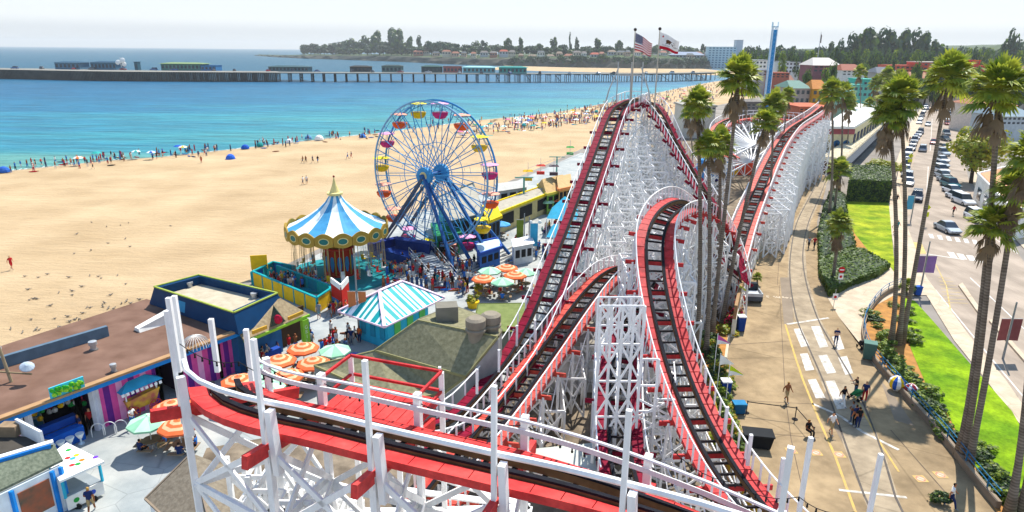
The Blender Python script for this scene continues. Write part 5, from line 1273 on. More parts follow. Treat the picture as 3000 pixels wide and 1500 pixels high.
def crown_mesh(seed, rad, nf=54, skirt=12):
    r = random.Random(seed); m = MB()
    for i in range(nf):
        el = R(84 - 112 * (i / nf) ** 0.95 + r.uniform(-8, 8)); az = i * 2.39996 + r.uniform(-.3, .3)
        frond(m, Vector((0, 0, r.uniform(-.15, .25))), az, el, rad * r.uniform(.85, 1.1), r, droop=.16 + .34 * (i / nf))
    g = m; s = MB()
    for i in range(skirt):
        az = i * 2.4; frond(s, Vector((math.cos(az) * .15, math.sin(az) * .15, -.2 - .05 * i)), az, R(-55 - r.uniform(0, 28)), rad * r.uniform(.6, .8), r, fan=.55, droop=.6, n=6)
    return g, s
PROTO = {}
def palm(dxb, dyb, dxc, dyc, wpx, label, proto='a', lean=None, kind='palm_tree', base_=None, skirt=True, group='palm trees', tr=0.24):
    b = base_ if base_ is not None else G(dxb, dyb); b = Vector((b.x, b.y, 0.08))
    # crown: same distance as the foot along the ground unless it leans
    c = A(dxc, dyc, b.y + (lean or 0)); 
    depth = c.y * math.cos(PITCH) - (c.z - CAM_H) * math.sin(PITCH); rad = wpx * KD * depth / F / 2 * 1.12
    t = thing(kind, label, 'palm tree', tuple(b), group=group)
    H = c - b; m = MB(); n = 12; pts = []
    for i in range(n + 1):
        f = i / n; p = Vector((H.x * (f ** 1.5), H.y * (f ** 1.5), H.z * f)) if abs(H.x) > .6 else H * f
        pts.append(p)
    rs = [tr * (1.75 if i == 0 else 1.15 if i == 1 else 1.0 - .35 * i / n) for i in range(n + 1)]
    m.tube(pts, rs, 9); m.build('trunk', BARK, t, smooth=True)
    key = proto
    if key not in PROTO:
        g, s = crown_mesh(hash_(key), 1.0, *{'a': (54, 12), 'b': (44, 7), 'c': (64, 18)}[key])
        og = g.build('crown', PALMG); os_ = s.build('dead_fronds', PALMD); PROTO[key] = (og.data, os_.data); bpy.data.objects.remove(og); bpy.data.objects.remove(os_)
    for nm, me in zip(('crown', 'dead_fronds'), PROTO[key]):
        if nm == 'dead_fronds' and not skirt: continue
        o = bpy.data.objects.new(nm, me); COL.objects.link(o); o.parent = t; o.location = H; o.scale = (rad, rad, rad); o.rotation_euler = (0, 0, rnd.uniform(0, 6))
    return t
def hash_(k): return sum(ord(c) * 31 for c in k)
PALMS = [
 (1752, 888, 1755, 268, 92, 'tall palm in front of the camelback hill, leftmost of the front planter cluster', 'a'),
 (1775, 902, 1782, 374, 88, 'shorter reddish-trunked palm with bright green crown, just right of the leftmost planter palm', 'b'),
 (1797, 805, 1812, 366, 80, 'palm in the left planter whose crown touches the crown of the shorter reddish palm', 'c'),
 (1790, 850, 1858, 202, 122, 'tallest and thickest palm of the front cluster, leaning right beside the coaster', 'a'),
 (1816, 825, 1926, 312, 78, 'strongly leaning palm with bright crown below the blue drop tower', 'b'),
 (1930, 590, 1945, 268, 74, 'dark-crowned palm directly below the blue drop tower', 'c'),
 (1956, 482, 1982, 243, 46, 'small palm beside the far hill of the coaster', 'a'),
 (2099, 530, 2111, 430, 66, 'short palm by the top end of the clipped hedge', 'b'),
 (2095, 708, 2112, 566, 70, 'short palm standing in the dark green shrubs beside the lane', 'c'),
 (2085, 545, 2092, 232, 66, 'tall thin palm, left of the pair rising above the white hall', 'a'),
 (2110, 480, 2118, 236, 66, 'tall thin palm, right of the pair rising above the white hall', 'b'),
 (2128, 400, 2136, 262, 46, 'mid-height palm in front of the white hall roof', 'c'),
 (2160, 335, 2163, 182, 36, 'slim distant palm left of the turquoise building', 'a'),
 (2186, 330, 2188, 262, 34, 'small distant palm in front of the turquoise building', 'b'),
 (2203, 320, 2206, 212, 44, 'distant palm right of the turquoise building', 'c'),
 (2215, 330, 2232, 190, 42, 'distant palm behind the turquoise building', 'a'),
 (2258, 870, 2265, 254, 126, 'large palm, right trunk of the close pair at the tip of the planting bed', 'a'),
 (2240, 872, 2237, 292, 96, 'palm with shadowed crown, left trunk of the pair at the planting bed tip', 'c'),
 (2268, 866, 2386, 202, 132, 'palm leaning far right from the bed over the street', 'b'),
 (2411, 1152, 2512, 232, 158, 'very tall palm rising from the lower lawn edge to the right top of the view', 'a'),
 (2420, 1160, 2497, 572, 122, 'lower palm with long brown skirt before the street', 'b'),
 (2434, 1176, 2556, 476, 116, 'palm with drooping crown at the right edge above the skirted palm', 'c'),
 (2536, 1300, 2604, 400, 150, 'palm cut off by the right edge of the view, higher of two', 'a'),
 (2566, 1300, 2640, 560, 140, 'palm cut off by the right edge of the view, lower of two', 'b'),
 (2475, 300, 2480, 205, 30, 'small far palm right of the street end', 'c'),
 (2300, 240, 2304, 172, 26, 'small far palm before the red buildings', 'a'),
 (2252, 300, 2262, 188, 30, 'small far palm near the left end of the red buildings', 'b'),
 (2418, 260, 2424, 176, 28, 'small far palm between the two red buildings', 'c'),
 (1742, 420, 1730, 285, 38, 'half-hidden small palm left of the front cluster against the sand', 'c'),
]
for i, (a, b, c, d, w, lab, pr) in enumerate(PALMS):
    palm(a, b, c, d, w, lab, pr, tr=0.21 if w > 60 else 0.17)
for (x, y, w, lab) in ((2281, 742, 40, 'low fan palm at the top corner of the lower lawn'), (1905, 720, 26, 'small low palm in the planter by the parked grey cart'), (1880, 745, 28, 'young bright palm beside the white lamp in the planter')):
    palm(x, y, x, y - 22, w, lab, 'b', kind='fan_palm', skirt=False, tr=.12)
# ---- leafy crowns
LEAF = {}
def leaf_mesh(key, m_, n, clumps, leaf, flat=0.75, seed=1, edge=0.0):
    r = random.Random(seed); mb = MB()
    cl = []
    for i in range(clumps):
        while True:
            p = Vector((r.uniform(-1, 1), r.uniform(-1, 1), r.uniform(-1, 1)))
            if 0.25 < p.length < 1: break
        cl.append((Vector((p.x, p.y, p.z * flat)) * 0.78, r.uniform(.22, .42)))
    for i in range(n):
        c, cr = cl[i % clumps]; v = Vector((r.gauss(0, 1), r.gauss(0, 1), r.gauss(0, 1))).normalized()
        p = c + v * cr * r.uniform(.75, 1.08); p.z = c.z + (p.z - c.z) * .8
        nn = (v + Vector((r.uniform(-.5, .5), r.uniform(-.5, .5), r.uniform(0, .8)))).normalized(); u = nn.cross(Vector((0, 0, 1))); u = u.normalized() if u.length > .1 else Vector((1, 0, 0)); w = nn.cross(u)
        s = leaf * r.uniform(.7, 1.4); mb.mi = 0 if r.random() < .62 else 1
        mb.poly([p - u * s, p - w * s * .8, p + u * s, p + w * s * .8])
    o = mb.build(key, m_); LEAF[key] = o.data; bpy.data.objects.remove(o); return LEAF[key]
GD = leafmat('dark_foliage', (0.012, 0.035, 0.012), (0.035, 0.075, 0.025)); GM = leafmat('mid_foliage', (0.05, 0.11, 0.012), (0.13, 0.20, 0.02)); GL = leafmat('yellow_green_foliage', (0.16, 0.25, 0.012), (0.36, 0.40, 0.02))
GO = leafmat('orange_foliage', (0.36, 0.20, 0.015), (0.50, 0.36, 0.02)); GB = leafmat('blue_green_foliage', (0.035, 0.075, 0.04), (0.075, 0.13, 0.06)); GY = leafmat('golden_foliage', (0.25, 0.27, 0.01), (0.48, 0.42, 0.02))
leaf_mesh('crown_dark', [GD, GB], 900, 16, .11, seed=2); leaf_mesh('crown_far', [GB, GM], 520, 13, .15, flat=.8, seed=4); leaf_mesh('crown_far_wide', [GB, GD], 520, 15, .15, flat=.5, seed=6)
leaf_mesh('crown_mid', [GM, GD], 1300, 22, .085, seed=8); leaf_mesh('crown_gold', [GY, GL], 4200, 46, .05, flat=.7, seed=9); leaf_mesh('shrub_green', [GM, GL], 700, 14, .10, seed=11); leaf_mesh('shrub_dark', [GD, GM], 700, 14, .10, seed=12)
leaf_mesh('shrub_gold', [GL, GO], 600, 12, .11, seed=13); leaf_mesh('conifer', [GD, GB], 420, 12, .15, flat=1.2, seed=14)
leaf_mesh('shrub_flower', [M('c0284a'), GM], 500, 10, .11, seed=15)
TBARK = mat('tree_bark', (0.07, 0.05, 0.035), .95, .2, 2)
def tree(name, label, p, h, rx, key, cat='tree', group=None, trunk=True, rz_=None, hfrac=.42):
    t = thing(name, label, cat, tuple(p), group=group, rz=rnd.uniform(0, 6.28))
    if trunk:
        m = MB(); m.tube([(0, 0, -0.2), (0.02 * h, 0, h * .3), (0, .02 * h, h * .62)], [h * .035, h * .028, h * .012], 6)
        for k in range(3): a = k * 2.1; m.tube([(0.02 * h, 0, h * .3), (math.cos(a) * rx * .45, math.sin(a) * rx * .45, h * .6)], [h * .018, h * .007], 5)
        m.build('trunk', TBARK, t)
    cz = h * .62 if trunk else h * .45; sz = h * hfrac if trunk else h * .55
    o = bpy.data.objects.new('crown', LEAF[key]); COL.objects.link(o); o.parent = t; o.location = (0, 0, cz); o.scale = (rx, rx, sz / .75)
    return t
def shrub(dx, dy, r, h, key, label, group='shrubs in the planting beds', name='shrub'):
    p = G(dx, dy); t = thing(name, label, 'shrub', (p.x, p.y, .1), group=group, rz=rnd.uniform(0, 6))
    o = bpy.data.objects.new('foliage', LEAF[key]); COL.objects.link(o); o.parent = t; o.location = (0, 0, h * .42); o.scale = (r, r, h * .62)
    m = MB(); m.tube([(0, 0, 0), (0, 0, h * .4)], .05, 5); m.build('stem', TBARK, t)
    return t
# golden tree above the parked cars, its dark neighbour, hedge tree beside the lane
tree('broadleaf_tree', 'big golden-green spreading tree above the cars on the right of the street', G(2442, 462), 12.5, 6.2, 'crown_gold', group=None, hfrac=.40)
tree('broadleaf_tree', 'small yellow-green tree behind the clipped hedge', G(2218, 458), 5.2, 4.0, 'crown_gold', hfrac=.36)
tree('broadleaf_tree', 'rounded dark green tree left of the small yellow-green tree', G(2190, 462), 4.4, 3.4, 'crown_mid')
# hedge: a clipped block of leaves
def hedge(name, label, pts, h, n, seed, mats=None, cat='hedge', rough=.18, leaf=.16):
    r = random.Random(seed); P = [Vector(G(*p)) for p in pts]; o = P[0].copy(); mb = MB()
    for i in range(n):
        k = r.random(); j = r.randrange(len(P)); a, b = P[j], P[(j + 1) % len(P)]
        if k < .5:
            # top: random point inside by triangle fan
            q = r.randrange(1, len(P) - 1); u, v = r.random(), r.random()
            if u + v > 1: u, v = 1 - u, 1 - v
            p = P[0] + (P[q] - P[0]) * u + (P[q + 1] - P[0]) * v; z = h + r.uniform(-rough, rough); nn = Vector((r.uniform(-.6, .6), r.uniform(-.6, .6), 1)).normalized()
        else:
            p = a.lerp(b, r.random()); z = r.uniform(0, h); d = (b - a).normalized(); nn = (Vector((d.y, -d.x, 0)) + Vector((r.uniform(-.6, .6), r.uniform(-.6, .6), r.uniform(-.3, .6)))).normalized(); p = p + Vector((r.uniform(-rough, rough), r.uniform(-rough, rough), 0)) * .6
        u_ = nn.cross(Vector((0.1, 0, 1))).normalized(); w_ = nn.cross(u_); s = leaf * r.uniform(.6, 1.3); mb.mi = 0 if r.random() < .6 else 1
        c = Vector((p.x - o.x, p.y - o.y, z)); mb.poly([c - u_ * s, c - w_ * s, c + u_ * s, c + w_ * s])
    t = thing(name, label, cat, (o.x, o.y, 0.1)); mb.build('foliage', mats or [GM, GD], t)
    core = MB(); cen_ = sum(((p.x - o.x, p.y - o.y) for p in []), ()) ; cx_ = sum(p.x for p in P) / len(P) - o.x; cy_ = sum(p.y for p in P) / len(P) - o.y
    core.prism([lerp2((p.x - o.x, p.y - o.y), (cx_, cy_), .05) for p in P], 0, h - .12); core.build('twig_core', GD, t); return t
hedge('hedge', 'tall clipped dark green hedge at the upper end of the upper lawn', [(2128, 508), (2236, 512), (2232, 470), (2140, 466)], 4.0, 9000, 5)
hedge('hedge', 'low wavy dense shrub hedge wrapping the foot of the upper lawn', [(2085, 748), (2062, 700), (2060, 668), (2130, 640), (2170, 640), (2235, 678), (2205, 700), (2140, 722), (2098, 745)], 0.75, 9000, 6, [GM, leafmat('pale_shrub', (0.06, 0.12, 0.012), (0.16, 0.22, 0.02))], rough=.22)  # second leaf green, slightly paler, mixed at random through this hedge
hedge('hedge', 'narrow strip of dark shrubs between the lane and the upper lawn', [(2062, 665), (2058, 600), (2072, 530), (2092, 480), (2125, 500), (2130, 560), (2150, 630)], 0.7, 6000, 7, [GM, GD], rough=.35)
r5 = random.Random(21)
SH = []
for (x0, y0, x1, y1, n, keys) in ((1800, 950, 1838, 1150, 16, ('shrub_green', 'shrub_gold', 'shrub_dark', 'shrub_green')), (1782, 860, 1815, 990, 7, ('shrub_dark', 'shrub_gold', 'shrub_green')), (1860, 700, 1895, 650, 8, ('shrub_green', 'shrub_flower', 'shrub_gold')), (1905, 610, 1952, 530, 9, ('shrub_green', 'shrub_flower', 'shrub_dark')), (1835, 850, 1868, 730, 7, ('shrub_gold', 'shrub_dark', 'shrub_flower')), (1960, 500, 2050, 412, 12, ('shrub_dark', 'shrub_green', 'shrub_dark'))):
    for i in range(n):
        f = (i + .5) / n; SH.append((x0 + (x1 - x0) * f + r5.uniform(-8, 4), y0 + (y1 - y0) * f + r5.uniform(-4, 4), r5.uniform(.8, 1.35), r5.uniform(1.0, 1.9), keys[r5.randrange(len(keys))], 'left'))
for (x0, y0, x1, y1, n, keys) in ((2200, 790, 2235, 880, 8, ('shrub_green', 'shrub_dark', 'shrub_green')), (2240, 890, 2330, 1020, 12, ('shrub_dark', 'shrub_green')), (2300, 985, 2400, 1120, 12, ('shrub_dark', 'shrub_green', 'shrub_dark')), (2450, 1120, 2540, 1290, 9, ('shrub_dark', 'shrub_green')), (2260, 760, 2300, 880, 5, ('shrub_green',)), (2480, 1180, 2560, 1270, 6, ('shrub_dark',))):
    for i in range(n):
        f = (i + .5) / n; SH.append((x0 + (x1 - x0) * f + r5.uniform(-16, 12), y0 + (y1 - y0) * f + r5.uniform(-8, 8), r5.uniform(.6, 1.15), r5.uniform(.6, 1.2), keys[r5.randrange(len(keys))], 'right'))
KN = {'shrub_green': 'bright green', 'shrub_gold': 'golden-orange', 'shrub_dark': 'dark green', 'shrub_flower': 'red-flowering'}
cnt = {}
for (x, y, r_, h_, k, side_) in sorted(SH, key=lambda q: -q[1]):
    c = cnt.get((k, side_), 0); cnt[(k, side_)] = c + 1
    where = 'in the strip beside the coaster wall' if side_ == 'left' else 'in the orange bed beside the lower lawn'
    shrub(x, y, r_, h_, k, '%s shrub %s, %s from the near end' % (KN[k], where, nth(c)))
shrub(2365, 1268, .75, 1.0, 'shrub_dark', 'clipped round dark bush at the bottom right of the lane')
# ---- far trees on the headland and inland, each its own tree
FT = [ # dx, top dy, width px, base dy, key
 (770, 112, 26, 128, 'w'), (792, 110, 30, 128, 'w'), (815, 114, 22, 130, 'f'), (838, 108, 30, 134, 'w'), (862, 104, 36, 138, 'w'), (880, 103, 34, 138, 'f'), (905, 105, 34, 138, 'w'), (925, 98, 38, 138, 'f'), (955, 88, 44, 140, 'f'), (985, 82, 60, 140, 'f'), (1010, 84, 46, 140, 'f'), (1035, 100, 28, 140, 'f'), (1060, 99, 26, 138, 'c'), (1085, 104, 36, 138, 'w'), (1115, 104, 40, 138, 'w'), (1140, 108, 34, 138, 'w'),
 (1175, 112, 30, 136, 'w'), (1195, 108, 26, 134, 'f'), (1215, 108, 24, 134, 'c'), (1245, 112, 36, 134, 'w'), (1282, 102, 26, 134, 'f'), (1308, 101, 20, 134, 'f'), (1335, 115, 34, 136, 'w'), (1360, 114, 26, 136, 'f'), (1392, 101, 24, 136, 'f'), (1415, 112, 26, 138, 'w'), (1434, 92, 9, 136, 'c'), (1452, 102, 14, 136, 'c'), (1475, 116, 30, 138, 'w'), (1500, 104, 30, 140, 'f'), (1530, 116, 26, 140, 'w'), (1560, 108, 24, 142, 'f'),
 (1585, 118, 30, 142, 'w'), (1620, 122, 30, 142, 'w'), (1650, 118, 26, 142, 'f'), (1680, 124, 30, 144, 'w'), (1710, 120, 26, 144, 'f'), (1745, 122, 30, 144, 'w'), (1770, 118, 22, 146, 'c'),
 (1445, 138, 26, 160, 'w'), (1480, 142, 30, 164, 'w'), (1515, 140, 30, 166, 'f'), (1545, 146, 34, 168, 'w'), (1580, 144, 36, 170, 'w'), (1615, 146, 34, 170, 'f'), (1650, 148, 36, 172, 'w'), (1690, 148, 34, 172, 'w'), (1725, 150, 34, 174, 'w'), (1757, 150, 30, 174, 'w'), (1340, 142, 26, 160, 'w'), (1375, 144, 30, 162, 'w'), (1410, 142, 24, 162, 'f'), (1290, 142, 24, 158, 'w')]
rf7 = random.Random(51)
FT += [(dx + rf7.uniform(-6, 6), rf7.uniform(112, 124) if dx < 1400 else rf7.uniform(120, 132), rf7.uniform(24, 42), 136 if dx < 1400 else 144, 'w' if rf7.random() < .7 else 'f') for dx in range(770, 1780, 15)] + [(dx + rf7.uniform(-6, 6), rf7.uniform(140, 152), rf7.uniform(24, 36), 168, 'w') for dx in range(1290, 1775, 15)]
HFT = ((640, 140), (700, 144), (760, 147), (860, 150), (1000, 155), (1150, 162), (1300, 166), (1450, 170), (1600, 172), (1700, 173), (1790, 173))
def foot_y(dx):
    for (a, b), (c, d) in zip(HFT, HFT[1:]):
        if a <= dx <= c: return G(dx, b + (d - b) * (dx - a) / (c - a)).y
    return G(1790, 173).y
nm = {'w': 'wide low', 'f': 'rounded', 'c': 'narrow'}
for i, (dx, top, w, bs, k) in enumerate(FT):
    Y = foot_y(dx) + (16 if bs > 150 else 90 + (i * 37) % 90)
    p = A(dx, bs, Y); tp_ = A(dx, top, Y); p.z -= 3; h = tp_.z - p.z; depth = Y * math.cos(PITCH); rx = w * KD * depth / F / 2 * 1.1
    near_ = 'on the headland skyline' if bs < 150 else 'on the headland cliff'
    tree('headland_tree', '%s dark tree %s, %s from the sea end' % (nm[k], near_, nth(i)), p, h * 1.05, rx, {'w': 'crown_far_wide', 'f': 'crown_far', 'c': 'conifer'}[k], group='trees on the headland', hfrac=.5)
# inland trees behind the town
r6 = random.Random(31); IT = []
for i, (dx, top, w, bs) in enumerate([(2140, 98, 56, 140), (2165, 92, 60, 142), (2190, 88, 70, 144), (2215, 86, 70, 146), (2240, 96, 56, 146), (2275, 92, 62, 146), (2300, 90, 60, 146), (2325, 98, 60, 146), (2350, 116, 50, 146), (2115, 112, 40, 140), (2095, 120, 40, 140), (2545, 92, 34, 128), (2560, 116, 60, 150), (2530, 122, 50, 150)]):
    IT.append((dx, top, w, bs, 700, 'crown_far' if i % 3 else 'crown_dark', 'huge dark eucalyptus mass behind the town'))
for dx in range(1890, 2600, 17):
    IT.append((dx + r6.uniform(-6, 6), r6.uniform(114, 126), r6.uniform(24, 40), 142, r6.uniform(750, 1000), 'crown_far_wide', 'hill tree on the inland skyline'))
for dx in range(1900, 2600, 21):
    IT.append((dx + r6.uniform(-8, 8), r6.uniform(128, 140), r6.uniform(20, 34), 160, r6.uniform(480, 620), ('crown_far', 'crown_mid', 'shrub_green')[r6.randrange(3)], 'town tree among the roofs'))
for i in range(44):
    dx = r6.uniform(2000, 2600); IT.append((dx, r6.uniform(158, 196), r6.uniform(16, 34), r6.uniform(205, 225), r6.uniform(330, 420), ('crown_mid', 'shrub_green', 'crown_dark')[r6.randrange(3)], 'rounded tree between the town roofs'))
for dx in range(2420, 2590, 16):
    IT.append((dx + r6.uniform(-6, 6), r6.uniform(190, 230), r6.uniform(20, 34), 262, 330, ('crown_mid', 'shrub_green')[r6.randrange(2)], 'street tree right of the street end'))
kc_ = {}
for (dx, top, w, bs, Y, key, lab) in sorted(IT):
    c = kc_.get(lab, 0); kc_[lab] = c + 1
    tp_ = A(dx, top, Y); p = A(dx, bs, Y); p.z = 0.05; h = tp_.z - p.z; rx = w * KD * Y * math.cos(PITCH) / F / 2 * 1.1
    tree('town_tree', '%s, %s from the left' % (lab, nth(c)), p, max(4, h * 1.03), rx, key, group='trees behind the town', hfrac=.5)
# ================================================================ PIER
PD = mat('pier_timber', (0.035, 0.04, 0.04), .9, 0, .1, rgb2=(0.085, 0.085, 0.075), detail=6); PDK = M('8f8a80', rough=.8)
pa_, pb_ = G(-40, 193), G(660, 203); pc_, pd_ = G(1200, 206), G(1835, 204)
pline = [Vector((-520, 566, 0)), G(0, 197), G(300, 203), G(700, 205), G(1000, 206), G(1200, 207), G(1500, 206), G(1700, 204), G(1810, 200)]
pier = thing('pier', 'long timber wharf on dark piles crossing the bay with parked cars and low buildings', 'pier', (pline[4].x, pline[4].y, 0)); po = Vector((pline[4].x, pline[4].y, 0))
class PMB(LMB): off = po
hd = 7.0
path = smooth_path(pline, 9); m = PMB()
def norm2(i):
    t = (path[min(i + 1, len(path) - 1)] - path[max(i - 1, 0)]).normalized(); return Vector((-t.y, t.x, 0))
wide_l = lambda p: 34 if p.x < -190 else 15 if p.x < 100 else 12
for i in range(len(path) - 1):
    a, b = path[i], path[i + 1]; na, nb = norm2(i), norm2(i + 1); wa_, wb_ = wide_l(a), wide_l(b)
    m.quadbox([(*a.xy, hd - .8), (*(a + na * wa_).xy, hd - .8), (*(b + nb * wb_).xy, hd - .8), (*b.xy, hd - .8), (*a.xy, hd), (*(a + na * wa_).xy, hd), (*(b + nb * wb_).xy, hd), (*b.xy, hd)])
m.build('deck', [PDK], pier)
npile = 0; STF = PMB()
for i in range(0, len(path)):
    a = path[i]; na = norm2(i); dense = a.x < -190 or (-10 < a.x < 30)
    tgt = PMB()
    for v in ((.6, 5, 10, 14) if not dense else (.6, 3, 6, 10, 15, 20)):
        p = a + na * v; tgt.beam((p.x, p.y, -1.5), (p.x, p.y, hd - .8), .5)
    q = a + na * .4; q2 = a + na * min(wide_l(a), 15); tgt.beam((q.x, q.y, hd - 1.2), (q2.x, q2.y, hd - 1.2), .6, .7)
    if i % 3 == 0: tgt.beam((q.x, q.y, .5), (q2.x, q2.y, hd - 1.5), .35)
    if npile < 98: tgt.build('pile_bent', PD, pier); npile += 1
    else: STF.v += tgt.v; 
# dark close-set fender boarding along the wide seaward part
m = PMB()
for i in range(len(path) - 1):
    a, b = path[i], path[i + 1]
    if a.x < -195:
        for k in range(7):
            p = a.lerp(b, (k + .5) / 7); m.beam((p.x, p.y - .2, -1.2), (p.x, p.y - .2, hd - .2), .85)
m.build('fender_piles', PD, pier, kind='stuff')
m = PMB()
for i in range(len(path) - 1): m.beam((path[i].x, path[i].y, hd + .9), (path[i + 1].x, path[i + 1].y, hd + .9), .18)
m.build('handrail', M('b9b4a8'), pier)
def fbuild(label, dx0, dx1, dyt, dyb, Y, depth, wall, roof, name='building', z0=None, roofh=0, floors=1, wins=0, cat='building', group=None, flat_=True, winc=None):
    "a far building between dx0..dx1; top of wall at dyt, foot at dyb"
    a, b = A(dx0, dyb, Y), A(dx1, dyb, Y); t = A(dx0, dyt, Y); z0 = a.z if z0 is None else z0; h = t.z - z0; w = b.x - a.x; cx_ = (a.x + b.x) / 2
    o = thing(name, label, cat, (cx_, Y + depth / 2, z0), group=group)
    m = MB(); m.box(-w / 2, w / 2, -depth / 2, depth / 2, -1 if name == 'pier_building' else -max(z0, 1), h); wl = m.build('wall', wall, o)
    m = MB()
    if roofh:
        e = .06 * w; p = [(-w / 2 - e, -depth / 2 - e, h), (w / 2 + e, -depth / 2 - e, h), (w / 2 + e, depth / 2 + e, h), (-w / 2 - e, depth / 2 + e, h)]
        r1_, r2_ = (-w * .32, 0, h + roofh), (w * .32, 0, h + roofh); m.poly([p[0], p[1], r2_, r1_]); m.poly([p[1], p[2], r2_]); m.poly([p[2], p[3], r1_, r2_]); m.poly([p[3], p[0], r1_]); m.poly(p[::-1])
    else: m.box(-w / 2 - .3, w / 2 + .3, -depth / 2 - .3, depth / 2 + .3, h + .003, h + .5)
    m.build('roof', roof, o)
    if wins:
        fh = h / floors; ww = w / wins
        for f in range(floors):
            for k in range(wins):
                x = -w / 2 + ww * (k + .5); z = f * fh + fh * .5; m = MB(); m.box(x - ww * .28, x + ww * .28, -depth / 2 - .06, -depth / 2 + .05, z - fh * .22, z + fh * .25); m.build('window', winc or GLASS, wl)
    return o
GREYB = M('5f7f96'); TEALB = M('3f8f98'); BEIG = M('c9bba0'); BR = M('6b5a48'); WHT = M('e4e1da')
for args in ((138, 200, 152, 167, 575, 14, M('49708a'), M('35566c'), 'blue-grey pier restaurant nearest the seaward end'), (228, 292, 151, 168, 575, 14, M('3f6a84'), M('2f4f66'), 'blue-grey pier building with white dishes beside it'), (338, 346, 152, 166, 575, 5, M('2f5a6a'), M('27485a'), 'small dark tower hut on the pier'), (405, 510, 155, 169, 575, 13, M('4d8078'), M('7a8f60'), 'long teal pier restaurant with a raised middle'), (505, 543, 163, 170, 574, 12, M('2f6fa0'), M('2a5f8a'), 'low blue pier shop attached to the teal restaurant'),
             (675, 775, 165, 172, 578, 12, M('4f7078'), M('3f5a60'), 'long low slate pier building where the open piles begin'), (880, 930, 165, 173, 578, 10, M('4a4a48'), M('3a3a38'), 'dark pier shop left of the ferris wheel top'), (960, 1010, 163, 172, 578, 10, M('58706e'), M('2f3f40'), 'dark arched-roof pier hall above the ferris wheel'), (1060, 1110, 164, 174, 578, 10, M('3f4f50'), M('2f4f4a'), 'dark green pier shop right of the arched hall'), (1115, 1160, 165, 174, 580, 10, M('9a5a58'), M('6a4a48'), 'small reddish pier shop beside the dark green one'), (1165, 1245, 166, 175, 580, 10, M('6aa6b0'), M('8fc0c4'), 'pale turquoise pier building with small turret'), (1255, 1325, 167, 174, 580, 11, M('2f8f88'), M('1f7f7a'), 'turquoise peaked pier boathouse')):
    fbuild(args[8], args[0], args[1], args[3] - (args[3] - args[2]) * .66, args[3], args[4] + 2, args[5], args[6], args[7], name='pier_building', z0=hd + .01, roofh=1.0 if args[1] - args[0] > 45 else 0, wins=max(2, int((args[1] - args[0]) / 9)), group='buildings on the pier')
t = thing('satellite_dishes', 'white dish-shaped sails beside the blue-grey pier building', 'sculpture', tuple(A(298, 166, 576)))
for x, z, r_ in ((0, 3, 2.2), (4, 4.5, 2.4), (5, 1.5, 2)):
    m = MB(); m.lathe([(r_, 0), (r_ * .6, .5), (.1, .7)], 10); o = m.build('dish', WHT, t); o.location = (x, 0, z); o.rotation_euler = (R(70), 0, 0)
m = MB(); m.tube([(2, 0.5, -1), (2, .5, 7)], .25, 6); m.build('mast', WHT, t)

# ================================================================ HEADLAND AND TOWN BUILDINGS
hb = random.Random(8)
HCOL = ['d8d2c6', 'cfc0a8', 'e8e4dc', 'c8a890', 'b0b4b8', 'a8705c', 'd8c8a0']; RCOL = ['8a5a48', '6a6460', '7a6a5a', '9a4a38', '4f5458']
ci = 0
for dx in list(range(1040, 1420, 24)) + list(range(1420, 1780, 22)):
    top = hb.uniform(128, 136) if dx < 1300 else hb.uniform(130, 142); w = hb.uniform(12, 24); Y = foot_y(dx) + hb.uniform(30, 80)
    a = hb.choice(HCOL); rc = hb.choice(RCOL); p = A(dx, top + 8, Y)
    fbuild('small %s house on the headland, %s from the sea end' % ({'d8d2c6': 'cream', 'cfc0a8': 'tan', 'e8e4dc': 'white', 'c8a890': 'peach', 'b0b4b8': 'grey', 'a8705c': 'brick red', 'd8c8a0': 'yellowish'}[a], nth(ci)), dx, dx + w, top, top + 8, Y, 14, M(a), M(rc), name='headland_house', roofh=3, wins=3, group='houses on the headland'); ci += 1
fbuild('long row of gabled blue-grey apartments right of the flags', 1690, 1768, 150 - 12, 160, foot_y(1730) + 40, 18, M('a8b4c0'), M('8a96a8'), name='apartment_row', roofh=5, floors=3, wins=9)
# hotel slab with dark window bands and rear tower
fbuild('pale nine-storey hotel slab with vertical dark window bands', 1778, 1848, 118, 172, foot_y(1790) + 20, 16, M('b9d2d6'), M('9ab0b4'), name='hotel', floors=9, wins=8, winc=M('3f6f86'))
fbuild('plain grey stair tower at the right end of the hotel', 1846, 1863, 101, 170, foot_y(1790) + 26, 12, M('bcc0c4'), M('9a9ea2'), name='hotel_tower', floors=1, wins=0)
fbuild('white apartment block right of the drop tower', 1956, 2010, 156, 184, 520, 16, M('d6dade'), M('8a9096'), name='apartment_block', floors=3, wins=6)
fbuild('white apartment block between the hotel and the drop tower', 1880, 1935, 152, 182, 500, 16, M('dfe0dc'), M('a0a6aa'), name='apartment_block', floors=3, wins=6)
